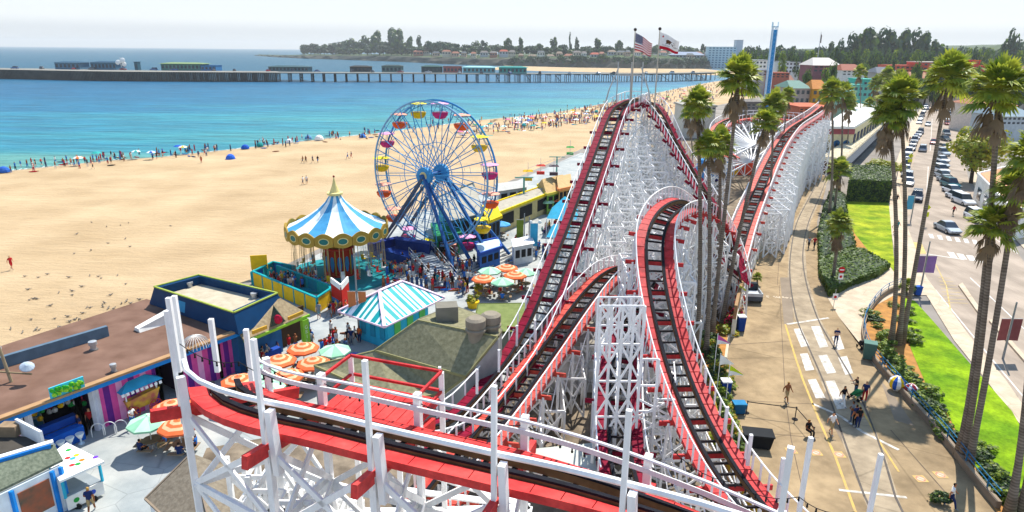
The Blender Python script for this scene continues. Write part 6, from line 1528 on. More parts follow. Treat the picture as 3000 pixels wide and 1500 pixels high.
# blue drop tower
p = G(1926, 300); Yt = 210; b = A(1928, 250, Yt); tpz = A(1948, 66, Yt)
o = thing('drop_tower', 'tall slender blue and white drop tower rising above the beach', 'tower ride', (b.x, Yt, 0)); Ht = tpz.z
m = MB(); lx = tpz.x - b.x
def tw(x, y, z): return (x, y, z)
for sx in (-.62, .62):
    for sy in (-.62, .62): m.beam((sx, sy, 0), (sx, sy, Ht), .16)
m.build('corner_tube', M('cfe8f4'), o)
m = MB(); m.box(-.56, .56, -.56, .56, 0, Ht - 1); m.build('core_panel', M('2f8fcc'), o)
m = MB()
n_ = 26
for i in range(n_):
    z0_, z1_ = Ht * i / n_, Ht * (i + 1) / n_
    for s in (-1, 1): m.beam((-.6 * s, -.66, z0_), (.6 * s, -.66, z1_), .06)
m.build('lattice', M('6fb0dc'), o)
for s in (-1, 1):
    m = MB(); m.beam((s * .74, -.4, 0), (s * .74, -.4, Ht + 1), .18); m.build('guide_rail', M('e6f0f6'), o)
m = MB(); m.box(-.95, -.75, -.2, .2, Ht, Ht + 1.2); m.box(.75, .95, -.2, .2, Ht, Ht + 1.2); m.box(-.8, .8, -.7, .7, Ht - .3, Ht); m.build('top_cap', M('b9dcee'), o)
# flags on tall poles
def wavy_flag(name, parent, w, h, stripes, loc, slant=0.55):
    "cloth blown to the right and drooping; colour fields are cut in the mesh"
    m = MB(); nx, ny = 26, 26; mats = []
    def P(i, j):
        u, v = i / nx, j / ny; return (u * w, 0.35 * math.sin(u * 7 + v * 1.2) * u, -v * h - u * w * slant + 0.18 * math.sin(u * 6) * u + u * v * h * .25)
    for i in range(nx):
        for j in range(ny):
            m.mi = stripes((i + .5) / nx, (j + .5) / ny); m.poly([P(i, j), P(i, j + 1), P(i + 1, j + 1), P(i + 1, j)])
    return m, P
def pole(dx, dyb, dyt, Y, label, catlab):
    b = A(dx - 4, dyb, Y); t = A(dx, dyt, Y); o = thing('flagpole', label, 'flagpole', (t.x, Y, b.z - 1.2)); H = t.z - b.z + 1.2
    m = MB(); m.tube([(0, 0, 0), (0, 0, H)], [.10, .06], 8); m.build('pole', M('b9b0a0', rough=.4), o); m = MB(); m.ball((0, 0, H + .12), .2, 10, 8); m.build('finial', M('3a3430', rough=.4), o); return o, H
FR, FW, FB = M('b8142c', rough=.7), M('ece9e6', rough=.7), M('2a3464', rough=.7)
o, H = pole(1598, 245, 77, 86, 'tall pole flying the stars and stripes above the coaster crest', '')
m, P = wavy_flag('flag', o, 2.15, 2.0, lambda u, v: (2 if (u < .42 and v < .54) else (0 if int(v * 13) % 2 == 0 else 1)), None, .55)
fl = m.build('flag', [FR, FW, FB], o); fl.location = (.08, 0, H - .25)
st_ = MB()
for i in range(5):
    for j in range(5):
        u, v = .42 * (i + .5) / 5, .54 * (j + .5) / 5; nx, ny = 26, 26; x, y, z = P(u * 26, v * 26)
        st_.poly([(x + (.07 if k % 2 == 0 else .03) * math.sin(k * PI / 5), y - .015, z + (.07 if k % 2 == 0 else .03) * math.cos(k * PI / 5)) for k in range(10)])
so_ = st_.build('stars', FW, fl, kind='stuff')
o, H = pole(1660, 245, 75, 86, 'tall pole flying the white bear flag with red lower stripe', '')
m, P = wavy_flag('flag', o, 2.45, 1.95, lambda u, v: (0 if v > .8 else 1), None, .42)
fl = m.build('flag', [FR, FW], o); fl.location = (.08, 0, H - .25)
BEARC = M('5a3a24'); bm = MB()
def fp(u, v, dy=-.02): x, y, z = P(u * 26, v * 26); return (x, y + dy, z)
bear = [(.32, .40), (.36, .33), (.44, .30), (.55, .32), (.62, .34), (.68, .30), (.72, .33), (.77, .38), (.77, .42), (.70, .44), (.66, .47), (.67, .60), (.63, .60), (.61, .50), (.50, .48), (.49, .60), (.45, .60), (.43, .50), (.38, .52), (.38, .60), (.33, .60), (.33, .50)]
cb = (.52, .41)
for a, b in zip(bear, bear[1:] + bear[:1]): bm.poly([fp(*a), fp(*b), fp(*cb)]); bm.poly([fp(*cb, .02), fp(*b, .02), fp(*a, .02)])
bm.build('bear_emblem', BEARC, fl)
gm = MB(); gm.poly([fp(.28, .60), fp(.82, .60), fp(.78, .65), (fp(.30, .65))]); gm.build('grass_emblem', M('3f7a34'), fl)
sm = MB(); sm.poly([(fp(.16, .2)[0] + (.17 if k % 2 == 0 else .07) * math.sin(k * PI / 5), fp(.16, .2)[1] - .02, fp(.16, .2)[2] + (.17 if k % 2 == 0 else .07) * math.cos(k * PI / 5)) for k in range(10)]); sm.build('star', FR, fl)
tx = text_obj('lettering', 'CALIFORNIA REPUBLIC', .2, BEARC, (1.25, -.16, -1.72), (PI / 2, R(14), 0), fl)
# slim far mast
p = A(2055, 160, 420); tt = A(2055, 80, 420); o = thing('mast', 'thin distant mast with a drooping flag near the dark roofed hall', 'mast', (p.x, 420, 0)); m = MB(); m.tube([(0, 0, 0), (0, 0, tt.z)], [.3, .15], 6); m.build('pole', M('c0c0c0'), o); m = MB(); m.quadbox([(0, 0, tt.z - 6), (0, .1, tt.z - 6), (.8, .1, tt.z - 6.5), (.8, 0, tt.z - 6.5), (0, 0, tt.z - 1), (0, .1, tt.z - 1), (.8, .1, tt.z - 2), (.8, 0, tt.z - 2)]); m.build('flag', M('6a5a58'), o)
# town roofs on the right-hand horizon
TB_ = [
 (2045, 2110, 158, 182, 380, 18, '8a5a62', 'd8cfc6', 4, 'dark maroon domed hall roof left of the red buildings'),
 (2118, 2175, 172, 190, 360, 16, 'e8e6e0', '9a5a48', 3, 'white building with rust roof behind the slim palms'),
 (2120, 2205, 205, 245, 300, 20, '6fc4b4', '5fb4a4', 0, 'turquoise boardwalk building with blocky parapets'),
 (2168, 2200, 190, 235, 302, 14, '58bfae', '4fae9e', 0, 'taller turquoise block behind the slim palms'),
 (1985, 2035, 208, 262, 250, 16, 'b8a8a0', '6f8f84', 2.5, 'two-storey bath house with green roof right of the drop tower'),
 (2040, 2080, 210, 262, 248, 10, 'd89a2a', 'c8803a', 3, 'orange funhouse turret with turquoise door'),
 (2240, 2310, 160, 182, 430, 16, 'e07058', 'd0604a', 0, 'coral low building, left of the coral and red blocks'),
 (2320, 2385, 150, 178, 420, 18, 'd85848', 'e0d0c0', 0, 'coral red building with cream roof edge'),
 (2400, 2485, 160, 184, 410, 18, 'e04838', 'd84a38', 0, 'bright red stepped building near the right horizon'),
 (2425, 2465, 150, 162, 414, 12, 'e04838', 'd84a38', 0, 'upper storey of the bright red stepped building'),
 (2290, 2350, 190, 215, 360, 16, 'e6dccc', 'b07a60', 3, 'white building at the end of the street'),
 (2440, 2485, 200, 225, 350, 14, 'd8d0c4', '8f6f64', 2.5, 'pale house with dusky roof at the right of the street end'),
 (2530, 2590, 215, 240, 330, 18, 'c8c0b4', '8a7a6c', 2.5, 'pale house with brown roof behind the tall right palms'),
 (2470, 2550, 258, 285, 230, 16, 'e8d8cc', 'c88a70', 2.5, 'peach motel with tiled roof right of the street'),
 (2520, 2600, 285, 315, 200, 14, 'c4ccd0', '8a9ca6', 2.5, 'blue-grey roofed house right of the golden tree'),
 (2090, 2150, 222, 262, 255, 12, 'a8d8c8', '88c0b0', 0, 'pale green stepped ride building'),
 (2010, 2090, 268, 285, 185, 14, 'd87a5a', 'c8684a', 0, 'long terracotta roofed stall behind the far coaster hill'),
 (1720, 1800, 262, 285, 210, 12, 'd8d4c8', 'a8a49a', 0, 'low pale beach stall right of the first drop'),
 (1865, 1925, 255, 275, 180, 10, '8a8480', '77706c', 0, 'grey flat stall behind the tall palm'),
 (2570, 2640, 172, 200, 420, 18, 'c8b8a8', '8f6a58', 3, 'house at the right end of the horizon'),
 (1940, 1985, 180, 196, 420, 12, 'c87058', 'b0604c', 0, 'reddish low building beyond the drop tower'),
 (1870, 1930, 172, 190, 430, 14, 'd8d8d4', '8890a0', 0, 'low white building beside the drop tower foot'),
 (2205, 2260, 178, 198, 380, 14, 'e8e2da', '6a6f78', 3, 'pale house with slate roof left of the coral building'),
 (2350, 2400, 185, 200, 390, 12, 'c8a080', '8a5a4a', 3, 'tan house between coral buildings')]
for (x0, x1, t_, b_, Y, dp, wc, rc, rh, lab) in TB_:
    fbuild(lab, x0, x1, b_ - (b_ - t_) * .74, b_, Y, dp, M(wc, .8), M(rc, .85), name='town_building', roofh=rh, floors=2, wins=max(3, int((x1 - x0) / 11)))
tb2 = random.Random(77); 
for i in range(46):
    dx = 1890 + i * 15.2 + tb2.uniform(-5, 5); Y = tb2.uniform(440, 680); top = A(dx, 0, Y); w = tb2.uniform(12, 26); a = tb2.choice(HCOL); rc = tb2.choice(RCOL)
    h_ = tb2.uniform(5, 9); z0_ = tb2.uniform(0, 4)
    # place by metres: top of wall at z0+h
    p0 = A(dx, 150, Y); wm = w * KD * Y / F
    o = thing('town_house', '%s house with %s roof in the far town, %s from the left' % ({'d8d2c6': 'cream', 'cfc0a8': 'tan', 'e8e4dc': 'white', 'c8a890': 'peach', 'b0b4b8': 'grey', 'a8705c': 'brick red', 'd8c8a0': 'yellowish'}[a], {'8a5a48': 'rust', '6a6460': 'grey', '7a6a5a': 'brown', '9a4a38': 'red', '4f5458': 'slate'}[rc], nth(i)), 'house', (p0.x, Y, 0), group='houses in the far town')
    m = MB(); m.box(-wm / 2, wm / 2, -6, 6, -.5, z0_ + h_); wl = m.build('wall', M(a), o); m = MB(); z = z0_ + h_; m.poly([(-wm / 2 - .5, -6.6, z), (wm / 2 + .5, -6.6, z), (wm / 2 + .5, 0, z + 3), (-wm / 2 - .5, 0, z + 3)]); m.poly([(wm / 2 + .5, 6.6, z), (-wm / 2 - .5, 6.6, z), (-wm / 2 - .5, 0, z + 3), (wm / 2 + .5, 0, z + 3)]); m.poly([(wm / 2, -6, z), (wm / 2, 6, z), (wm / 2, 0, z + 2.9)]); m.poly([(-wm / 2, 6, z), (-wm / 2, -6, z), (-wm / 2, 0, z + 2.9)]); m.build('roof', M(rc), o)
    for k in range(3): m = MB(); x = -wm / 2 + wm * (k + .5) / 3; m.box(x - .7, x + .7, -6.06, -5.9, z0_ + h_ * .5, z0_ + h_ * .8); m.build('window', GLASS, wl)

# white hall with arches beside the promenade
B = Bld('white_hall', 'long cream hall with white roof, maroon frieze and tall arches facing the promenade', 'building', G(2090, 385))
zh_ = 8.0
f0, f1 = xy((2048, 322), zh_), xy((2140, 326), zh_)
g0, g1 = G(2058, 398), G(2146, 392); Yh = g0.y
g0, g1 = Vector((G(2060, 398).x, Yh, 0)), Vector((A(2138, 392, Yh).x, Yh, 0)); top_ = A(2060, 322, Yh).z
g2, g3 = A(2222, 300, 232), A(2150, 290, 250)
pl_ = [(g0.x, g0.y), (g1.x, g1.y), (A(2225, 315, 240).x, 240), (A(2148, 300, 250).x, 250)]
m = B.mb(); m.prism(pl_, .05, top_); bw = B.part('wall', m, M('e8d8a8'))
m = B.mb(); cc_ = (sum(p[0] for p in pl_) / 4, sum(p[1] for p in pl_) / 4); m.prism([lerp2(p, cc_, -.04) for p in pl_], top_ + .003, top_ + .6); B.part('roof', m, M('e6e3da'))
m = B.mb(); wall_quad(m, (g0.x - .2, g0.y - .12), (g1.x + .2, g1.y - .12), top_ - 1.5, top_ - .2, .2); B.part('maroon_frieze', m, M('a85a60'), bw)
for i in range(3):
    a, b = g0.lerp(g1, .08 + i * .31), g0.lerp(g1, .30 + i * .31); m = B.mb(); w_ = b.x - a.x; cxm = (a.x + b.x) / 2
    m.poly([(cxm + w_ / 2 * math.cos(t * PI / 10), a.y - .1, top_ * .5 + w_ * .5 * math.sin(t * PI / 10)) for t in range(11)][::-1] + [(cxm - w_ / 2, a.y - .1, .1), (cxm + w_ / 2, a.y - .1, .1)][::1]); B.part('arch', m, M('d9c8a0') if i == 0 else M('2a5f88'), bw)
pe = pl_[1], pl_[2]
for i in range(12):
    a, b = lerp2(pe[0], pe[1], (i + .15) / 12), lerp2(pe[0], pe[1], (i + .7) / 12); m = B.mb(); dn = Vector((pe[1][1] - pe[0][1], pe[0][0] - pe[1][0])).normalized() * .1; wall_quad(m, (a[0] + dn.x, a[1] + dn.y), (b[0] + dn.x, b[1] + dn.y), 1.5, top_ * .78, .1); B.part('window', m, M('4a4a58'), bw)
# long low canopy and dark train shed running along the lane
B = Bld('train_shed', 'long low shed with cream barrel canopy and dark slatted side running towards the promenade', 'shed', G(2090, 420))
c0, c1 = G(2085, 438), G(2215, 320)
dv = (c1 - c0).normalized(); nv = Vector((dv.y, -dv.x, 0))
m = B.mb()
secs = []
for f in range(13):
    q = c0.lerp(c1, f / 12); secs.append([(q.x + nv.x * 2.6 * math.cos(PI * k / 8), q.y + nv.y * 2.6 * math.cos(PI * k / 8), 2.8 + 1.1 * math.sin(PI * k / 8)) for k in range(9)])
for a, b in zip(secs, secs[1:]):
    for k in range(8): m.poly([a[k], a[k + 1], b[k + 1], b[k]]); m.poly([b[k], b[k + 1], a[k + 1], a[k]])
m.poly(secs[0]); B.part('barrel_canopy', m, M('f0e4c8'))
m = B.mb(); wall_quad(m, ((c0 + nv * 2.7).x, (c0 + nv * 2.7).y), ((c1 + nv * 2.7).x, (c1 + nv * 2.7).y), .1, 2.7, .2); m.beam((*(c0 + nv * 3.4).xy, 2.9), (*(c1 + nv * 3.4).xy, 2.9), 1.6, .12); B.part('slatted_side', m, M('3f4650'))
m = B.mb(); wall_quad(m, ((c0 - nv * 2.5).x, (c0 - nv * 2.5).y), ((c0 + nv * 2.5).x, (c0 + nv * 2.5).y), .1, 2.8, .2); B.part('front', m, M('5a2a34'))
# the coaster's boundary wall along the promenade: plastered foot, brown upper band
WALLP = [(1858, 850), (1868, 800), (1890, 720), (1930, 600), (1965, 520), (2000, 466), (2044, 405)]
P_ = smooth_path([G(*p) for p in WALLP], 4.0); o = thing('boundary_wall', 'pale plastered boundary wall with brown upper band along the left of the promenade', 'wall', tuple(P_[0])); off_ = P_[0]
m = LMB(); m.off = Vector((off_.x, off_.y, 0)); m2 = LMB(); m2.off = m.off
for a, b in zip(P_, P_[1:]): wall_quad(m, (a.x - .6, a.y), (b.x - .6, b.y), .05, 1.9, .35); wall_quad(m2, (a.x - .6, a.y), (b.x - .6, b.y), 1.903, 3.3, .28)
m.build('plaster_wall', M('d8d4c6'), o); m2.build('brown_band', M('9a7a58'), o)
# yellow fence screening the coaster low on the right
P_ = smooth_path([G(*p) for p in [(1786, 1010), (1800, 1090), (1835, 1190), (1880, 1290), (1960, 1400)]], 1.2); o = thing('mesh_fence', 'ochre screened fence between the coaster foot and the promenade shrubs', 'fence', tuple(P_[0])); off_ = P_[0]
m = LMB(); m.off = Vector((off_.x, off_.y, 0))
for a, b in zip(P_, P_[1:]): wall_quad(m, (a.x, a.y), (b.x, b.y), .1, 1.7, .05)
m.build('screen', M('a88a20'), o)
for a in P_[::2]: m = LMB(); m.off = Vector((off_.x, off_.y, 0)); m.beam((a.x, a.y, .05), (a.x, a.y, 1.85), .09); m.build('post', STEEL, o)
# spanish white building at right
B = Bld('spanish_house', 'white stucco building with clay roof and arched windows beside the right palms', 'building', G(2500, 560))
q = [G(2446, 500), G(2530, 610), Vector((G(2530, 610).x + 22, G(2530, 610).y + 12, 0)), Vector((G(2446, 500).x + 22, G(2446, 500).y + 16, 0))]
pl_ = [(v.x, v.y) for v in q]; m = B.mb(); m.prism(pl_, .05, 4.6); bw = B.part('wall', m, M('eeeae2'))
m = B.mb(); cc_ = (sum(p[0] for p in pl_) / 4, sum(p[1] for p in pl_) / 4); m.prism([lerp2(p, cc_, .06) for p in pl_], 4.2 + .41, 4.9); B.part('roof', m, M('c8906a'))
m = B.mb(); 
for i in range(4): m.beam((*pl_[i], 4.75), (*pl_[(i + 1) % 4], 4.75), .3, .5)
B.part('parapet', m, M('f0ece4'), bw)
for i in range(4):
    a, b = lerp2(pl_[0], pl_[1], .12 + i * .22), lerp2(pl_[0], pl_[1], .22 + i * .22); m = B.mb(); dn = Vector((pl_[1][1] - pl_[0][1], pl_[0][0] - pl_[1][0])).normalized() * -.06
    if dn.x > 0: dn = -dn
    wall_quad(m, (a[0] + dn.x, a[1] + dn.y), (b[0] + dn.x, b[1] + dn.y), 1.0, 3.0, .1); B.part('window', m, GLASS, bw)
# ================================================================ PEOPLE
SKINS = [hexc('d9a07a'), hexc('b5764f'), hexc('8a5636'), hexc('e6b898')]
SK = [mat('skin_%d' % i, c, .6, .06, 6) for i, c in enumerate(SKINS)]
HAIRS = [M('2a1c14'), M('4a3018'), M('b08a4a'), M('15110f')]
CLC = {'white': 'ece9e4', 'black': '1c1c20', 'navy': '22305c', 'red': 'b8242a', 'blue': '2f6cb8', 'grey': '80858a', 'green': '2f7a48', 'pink': 'd87aa0', 'orange': 'd8662a', 'yellow': 'd8b030', 'teal': '1f8a8c', 'khaki': 'a8926a', 'purple': '5a3a86', 'denim': '3a5274'}
def cloth(c): return M(CLC[c], rough=.85)
BONES = {}
def skeleton(kind):
    "joint positions in metres and radii; returns verts, edges, radii, region of each edge"
    J = {'pelvis': (0, 0, .95, .15), 'waist': (0, 0, 1.10, .135), 'chest': (0, 0, 1.32, .165), 'neck': (0, 0, 1.50, .065), 'jaw': (0, .02, 1.57, .075), 'head': (0, .015, 1.66, .105), 'crown': (0, 0, 1.74, .07)}
    def limb(p, a, b, c, r): return None
    L = {'hipL': (.10, 0, .92, .11), 'kneeL': (.11, .02, .50, .07), 'ankleL': (.11, 0, .09, .045), 'toeL': (.12, .17, .04, .04), 'hipR': (-.10, 0, .92, .11), 'kneeR': (-.11, .02, .50, .07), 'ankleR': (-.11, 0, .09, .045), 'toeR': (-.12, .17, .04, .04),
         'shL': (.19, 0, 1.42, .07), 'elL': (.26, -.02, 1.13, .05), 'wrL': (.27, .06, .88, .034), 'haL': (.27, .09, .79, .04), 'shR': (-.19, 0, 1.42, .07), 'elR': (-.26, -.02, 1.13, .05), 'wrR': (-.27, .06, .88, .034), 'haR': (-.27, .09, .79, .04)}
    J.update(L)
    def S(n, x, y, z): J[n] = (x, y, z, J[n][3])
    if kind == 'walk':
        S('kneeL', .10, .20, .52); S('ankleL', .10, .30, .12); S('toeL', .10, .46, .07); S('kneeR', -.10, -.02, .50); S('ankleR', -.10, -.30, .14); S('toeR', -.10, -.17, .05)
        S('elL', .26, -.14, 1.15); S('wrL', .27, -.16, .91); S('haL', .27, -.13, .83); S('elR', -.26, .08, 1.14); S('wrR', -.26, .26, .98); S('haR', -.25, .34, .95)
    if kind == 'fold':
        S('elL', .27, .04, 1.14); S('wrL', .03, .20, 1.18); S('haL', -.08, .18, 1.20); S('elR', -.27, .04, 1.14); S('wrR', -.03, .22, 1.13); S('haR', .08, .20, 1.12)
    if kind == 'reach':
        S('elL', .24, .20, 1.25); S('wrL', .18, .42, 1.25); S('haL', .16, .50, 1.26); S('elR', -.24, .18, 1.22); S('wrR', -.16, .40, 1.2); S('haR', -.13, .48, 1.2)
    if kind == 'sit':
        for n in ('pelvis', 'waist', 'chest', 'neck', 'jaw', 'head', 'crown', 'shL', 'shR', 'elL', 'elR'): x, y, z, r = J[n]; J[n] = (x, y, z - .45, r)
        S('hipL', .10, .03, .49); S('hipR', -.10, .03, .49); S('kneeL', .13, .46, .50); S('kneeR', -.13, .46, .50); S('ankleL', .13, .48, .09); S('ankleR', -.13, .48, .09); S('toeL', .13, .65, .04); S('toeR', -.13, .65, .04)
        S('elL', .27, .06, .72); S('elR', -.27, .06, .72); S('wrL', .18, .32, .66); S('wrR', -.18, .32, .66); S('haL', .15, .42, .66); S('haR', -.15, .42, .66)
    if kind == 'ground':
        for n in ('pelvis', 'waist', 'chest', 'neck', 'jaw', 'head', 'crown', 'shL', 'shR', 'elL', 'elR'): x, y, z, r = J[n]; k = (z - .95) * .25; J[n] = (x, y - k, z - .80, r)
        S('hipL', .10, .04, .14); S('hipR', -.10, .04, .14); S('kneeL', .16, .42, .42); S('kneeR', -.14, .48, .12); S('ankleL', .14, .62, .07); S('ankleR', -.10, .88, .06); S('toeL', .14, .78, .05); S('toeR', -.10, .95, .18)
        S('elL', .30, -.22, .35); S('elR', -.30, -.22, .35); S('wrL', .28, -.36, .12); S('wrR', -.28, -.36, .12); S('haL', .28, -.42, .05); S('haR', -.28, -.42, .05)
    if kind == 'lie':
        for n in list(J): x, y, z, r = J[n]; J[n] = (x * 1.1, z - .9, .13 + (y * .3), r)
        S('haL', .30, -.1, .06); S('haR', -.30, -.1, .06)
    E = [('pelvis', 'waist', 'top'), ('waist', 'chest', 'top'), ('chest', 'neck', 'top'), ('neck', 'jaw', 'skin'), ('jaw', 'head', 'skin'), ('head', 'crown', 'hair')]
    for s in 'LR': E += [('pelvis', 'hip' + s, 'bot'), ('hip' + s, 'knee' + s, 'bot'), ('knee' + s, 'ankle' + s, 'leg'), ('ankle' + s, 'toe' + s, 'shoe'), ('chest', 'sh' + s, 'top'), ('sh' + s, 'el' + s, 'top'), ('el' + s, 'wr' + s, 'skin'), ('wr' + s, 'ha' + s, 'skin')]
    return J, E
REG = {'skin': 0, 'top': 1, 'bot': 2, 'leg': 3, 'hair': 4, 'shoe': 5}
def body_mesh(kind):
    if kind in BONES: return BONES[kind]
    J, E = skeleton(kind); names = list(J); me = bpy.data.meshes.new('b'); me.from_pydata([J[n][:3] for n in names], [(names.index(a), names.index(b)) for a, b, _ in E], []); ob = bpy.data.objects.new('b', me); COL.objects.link(ob)
    md = ob.modifiers.new('s', 'SKIN'); 
    if not me.skin_vertices: 
        me.attributes  # ensured by the modifier
    bpy.context.view_layer.objects.active = ob; ob.select_set(True)
    if not me.skin_vertices: bpy.ops.mesh.customdata_skin_add()
    for i, n in enumerate(names):
        r = J[n][3]; fx = 1.25 if n in ('chest', 'waist', 'pelvis') else 1; me.skin_vertices[0].data[i].radius = (r * fx, r * .85 if fx > 1 else r); me.skin_vertices[0].data[i].use_root = (n == 'pelvis')
    md.use_smooth_shade = True; sb = ob.modifiers.new('u', 'SUBSURF'); sb.levels = 1; sb.render_levels = 1
    dg = bpy.context.evaluated_depsgraph_get(); out = bpy.data.meshes.new_from_object(ob.evaluated_get(dg)); bpy.data.objects.remove(ob)
    segs = [(Vector(J[a][:3]), Vector(J[b][:3]), REG[g], a) for a, b, g in E]
    out.materials.clear()
    for i in range(6): out.materials.append(SK[0])
    for p in out.polygons:
        c = p.center; best = None
        for a, b, g, an in segs:
            ab = b - a; t = max(0, min(1, (c - a).dot(ab) / max(ab.length_squared, 1e-6))); d = (a + ab * t - c).length
            if best is None or d < best[0]: best = (d, g, an, t)
        g = best[1]
        if best[2] in ('neck', 'jaw', 'head') or g == 4:
            hd = Vector(J['head'][:3]); up = (Vector(J['crown'][:3]) - Vector(J['neck'][:3])).normalized(); rel = c - hd; fwd = Vector((0, 1, 0)) if kind != 'lie' else Vector((0, 0, 1))
            g = 4 if (rel.dot(up) > .035 or (rel.dot(fwd) < -.02 and rel.dot(up) > -.07)) else 0
        if best[2].startswith('sh') and best[3] > .55: g = 0
        p.material_index = g
    BONES[kind] = out; out.name = 'body_' + kind; return out
body_mesh('stand')
rp = random.Random(5)
POSEW = {'stand': 'standing', 'walk': 'walking', 'fold': 'standing arms folded', 'reach': 'reaching forward', 'sit': 'sitting', 'ground': 'sitting on the sand', 'lie': 'lying on the sand'}
def person(p, pose, rz, top, bot, label, skin=None, hair=None, s=1.0, bare=True, z=None, group=None, shoes='grey', long_=False):
    o = bpy.data.objects.new('person', body_mesh(pose)); COL.objects.link(o)
    o.location = (p[0], p[1], p[2] if z is None else z); o.rotation_euler = (0, 0, rz); o.scale = (s, s, s)
    sk = SK[rp.randrange(4)] if skin is None else SK[skin]; hr = HAIRS[rp.randrange(4)] if hair is None else HAIRS[hair]
    tm = sk if top == 'bare' else cloth(top); bm_ = cloth(bot); lg = bm_ if long_ else sk
    for i, m in enumerate((sk, tm, bm_, lg, hr, cloth(shoes) if not (pose in ('ground', 'lie')) else sk)):
        o.material_slots[i].link = 'OBJECT'; o.material_slots[i].material = m
    return tag(o, label, 'person', group)
NEAR = [
 (1977, 1011, 'walk', 200, 'bare', 'khaki', 'shirtless person in tan shorts walking across the promenade', 0),
 (2089, 1092, 'walk', 190, 'white', 'khaki', 'person in pale checked shirt and tan shorts walking on the yellow line', 0),
 (2148, 1072, 'stand', 20, 'navy', 'black', 'person in navy top and dark trousers, left of the standing group by the rails', 1),
 (2156, 1078, 'stand', 10, 'black', 'navy', 'person in black standing nearest the camera in the group by the rails', 1),
 (2140, 1062, 'fold', 60, 'grey', 'denim', 'person in grey with a cap at the back of the group by the rails', 1),
 (2118, 1022, 'walk', 210, 'black', 'white', 'person in black top and white trousers beside the crossing bars', 1),
 (2150, 998, 'reach', 80, 'black', 'denim', 'dark-clothed person bending over the stroller in the palm shade', 1),
 (2173, 1010, 'stand', 150, 'navy', 'red', 'person in navy and red standing in the palm shade by the retaining wall', 1),
 (2101, 868, 'fold', 170, 'navy', 'navy', 'person in dark uniform with folded arms at the head of the crossing', 1),
 (2388, 1278, 'walk', 240, 'white', 'navy', 'person in white shirt carrying a green board near the bottom right', 1),
 (2033, 626, 'walk', 185, 'grey', 'black', 'grey-shirted person, left one of the pair walking on the lane beside the shrubs', 1),
 (2047, 626, 'walk', 185, 'red', 'black', 'person in dark red, right one of the pair walking on the lane beside the shrubs', 1),
 (2033, 452, 'walk', 5, 'grey', 'khaki', 'grey-topped person walking away near the far benches by the wall', 0),
 (2045, 452, 'walk', 5, 'black', 'black', 'dark-clothed person walking away near the far benches by the wall', 1),
 (2248, 588, 'walk', 190, 'white', 'khaki', 'person in white with pushchair on the street pavement', 0),
 (2256, 582, 'walk', 190, 'teal', 'grey', 'person in pale teal beside the one in white on the street pavement', 0),
 (2397, 542, 'walk', 0, 'red', 'black', 'person in dark red crossing the street near the white parked cars', 1),
 (2255, 512, 'walk', 10, 'black', 'black', 'dark-clothed person on the pavement beside the hedge end', 1),
 (2288, 268 + 90, 'walk', 10, 'red', 'navy', 'person in red walking on the far left pavement of the street', 1),
 (2078, 470 - 42, 'walk', 10, 'black', 'navy', 'dark person at the far throat of the promenade', 1),
 (2070, 424, 'walk', 190, 'white', 'navy', 'person in white at the far throat of the promenade', 1),
 (2064, 420, 'walk', 190, 'red', 'navy', 'person in red at the far throat of the promenade', 1),
 (205, 1098, 'stand', 150, 'navy', 'white', 'person in navy shirt and pale shorts at the blue game counter', 0),
 (232, 1082, 'stand', 200, 'red', 'black', 'person in rust red with a cap behind the one in navy at the game counter', 1),
 (336, 1078, 'reach', 250, 'white', 'blue', 'person in white shirt and blue trousers walking beside the yellow wagon', 1),
 (232, 1290, 'walk', 20, 'navy', 'khaki', 'fair-haired person in navy jacket holding something yellow beside the dotted cart', 0),
 (30, 678, 'walk', 250, 'red', 'red', 'lone person in dark red walking on the bare sand at the left edge', 0),
 (2030, 1095, 'sit', 200, 'black', 'black', 'dark-clothed person seated by the rope posts on the promenade', 1)]
for (x, y, ps, rz, tp, bt, lab, lg) in NEAR:
    kw = dict(hair=2) if 'fair-haired' in lab else {}
    person(G(x, y, .11 if x > 1900 else .08), ps, R(rz), tp, bt, lab, long_=bool(lg), **kw)
# crowds of single people, each labelled by where it stands
def crowd(n, region, where, poses, seed, z=.08, grp=None, cols=None, smin=.85, jitter=None, axis='left'):
    r = random.Random(seed); L_ = []
    for i in range(n):
        k = r.randrange(len(region)); (x0, y0), (x1, y1), sp = region[k]; f = r.random()
        L_.append((x0 + (x1 - x0) * f + r.uniform(-sp, sp), y0 + (y1 - y0) * f + r.uniform(-sp, sp) * .45, f))
    L_.sort()
    for i, (x, y, f) in enumerate(L_):
        tp = r.choice(cols or ['white', 'black', 'navy', 'red', 'blue', 'grey', 'pink', 'orange', 'teal', 'yellow', 'bare']); bt = r.choice(['black', 'navy', 'khaki', 'denim', 'grey', 'blue', 'red']); ps = r.choice(poses)
        lab = '%s%s person %s, %s from the left' % ('shirtless' if tp == 'bare' else tp + '-topped', '', where % POSEW[ps].replace(' on the sand', '') , nth(i))
        person(G(x, y, z), ps, r.uniform(0, 6.28), tp, bt, lab, s=r.uniform(smin, 1.05), long_=r.random() < .5, group=grp)
crowd(24, [((690, 700), (745, 735), 10), ((760, 712), (850, 750), 8)], '%s in the queue beside the swing ride', ['stand', 'stand', 'fold'], 1, grp='people queueing for the swing ride')
crowd(34, [((985, 705), (1070, 665), 12), ((1065, 715), (1180, 745), 10), ((1090, 640), (1160, 650), 10)], '%s under the ferris wheel', ['stand', 'walk', 'reach'], 2, grp='people under the ferris wheel')
crowd(30, [((1235, 560), (1450, 490), 9), ((1360, 590), (1440, 560), 10)], '%s along the yellow-roofed food stalls', ['stand', 'walk', 'sit'], 3, grp='people by the yellow food stalls')
crowd(14, [((640, 940), (700, 880), 8), ((780, 880), (800, 850), 8), ((870, 870), (905, 860), 6)], '%s on the plaza by the lime pillars', ['stand', 'walk'], 4, grp='people by the lime pillars')
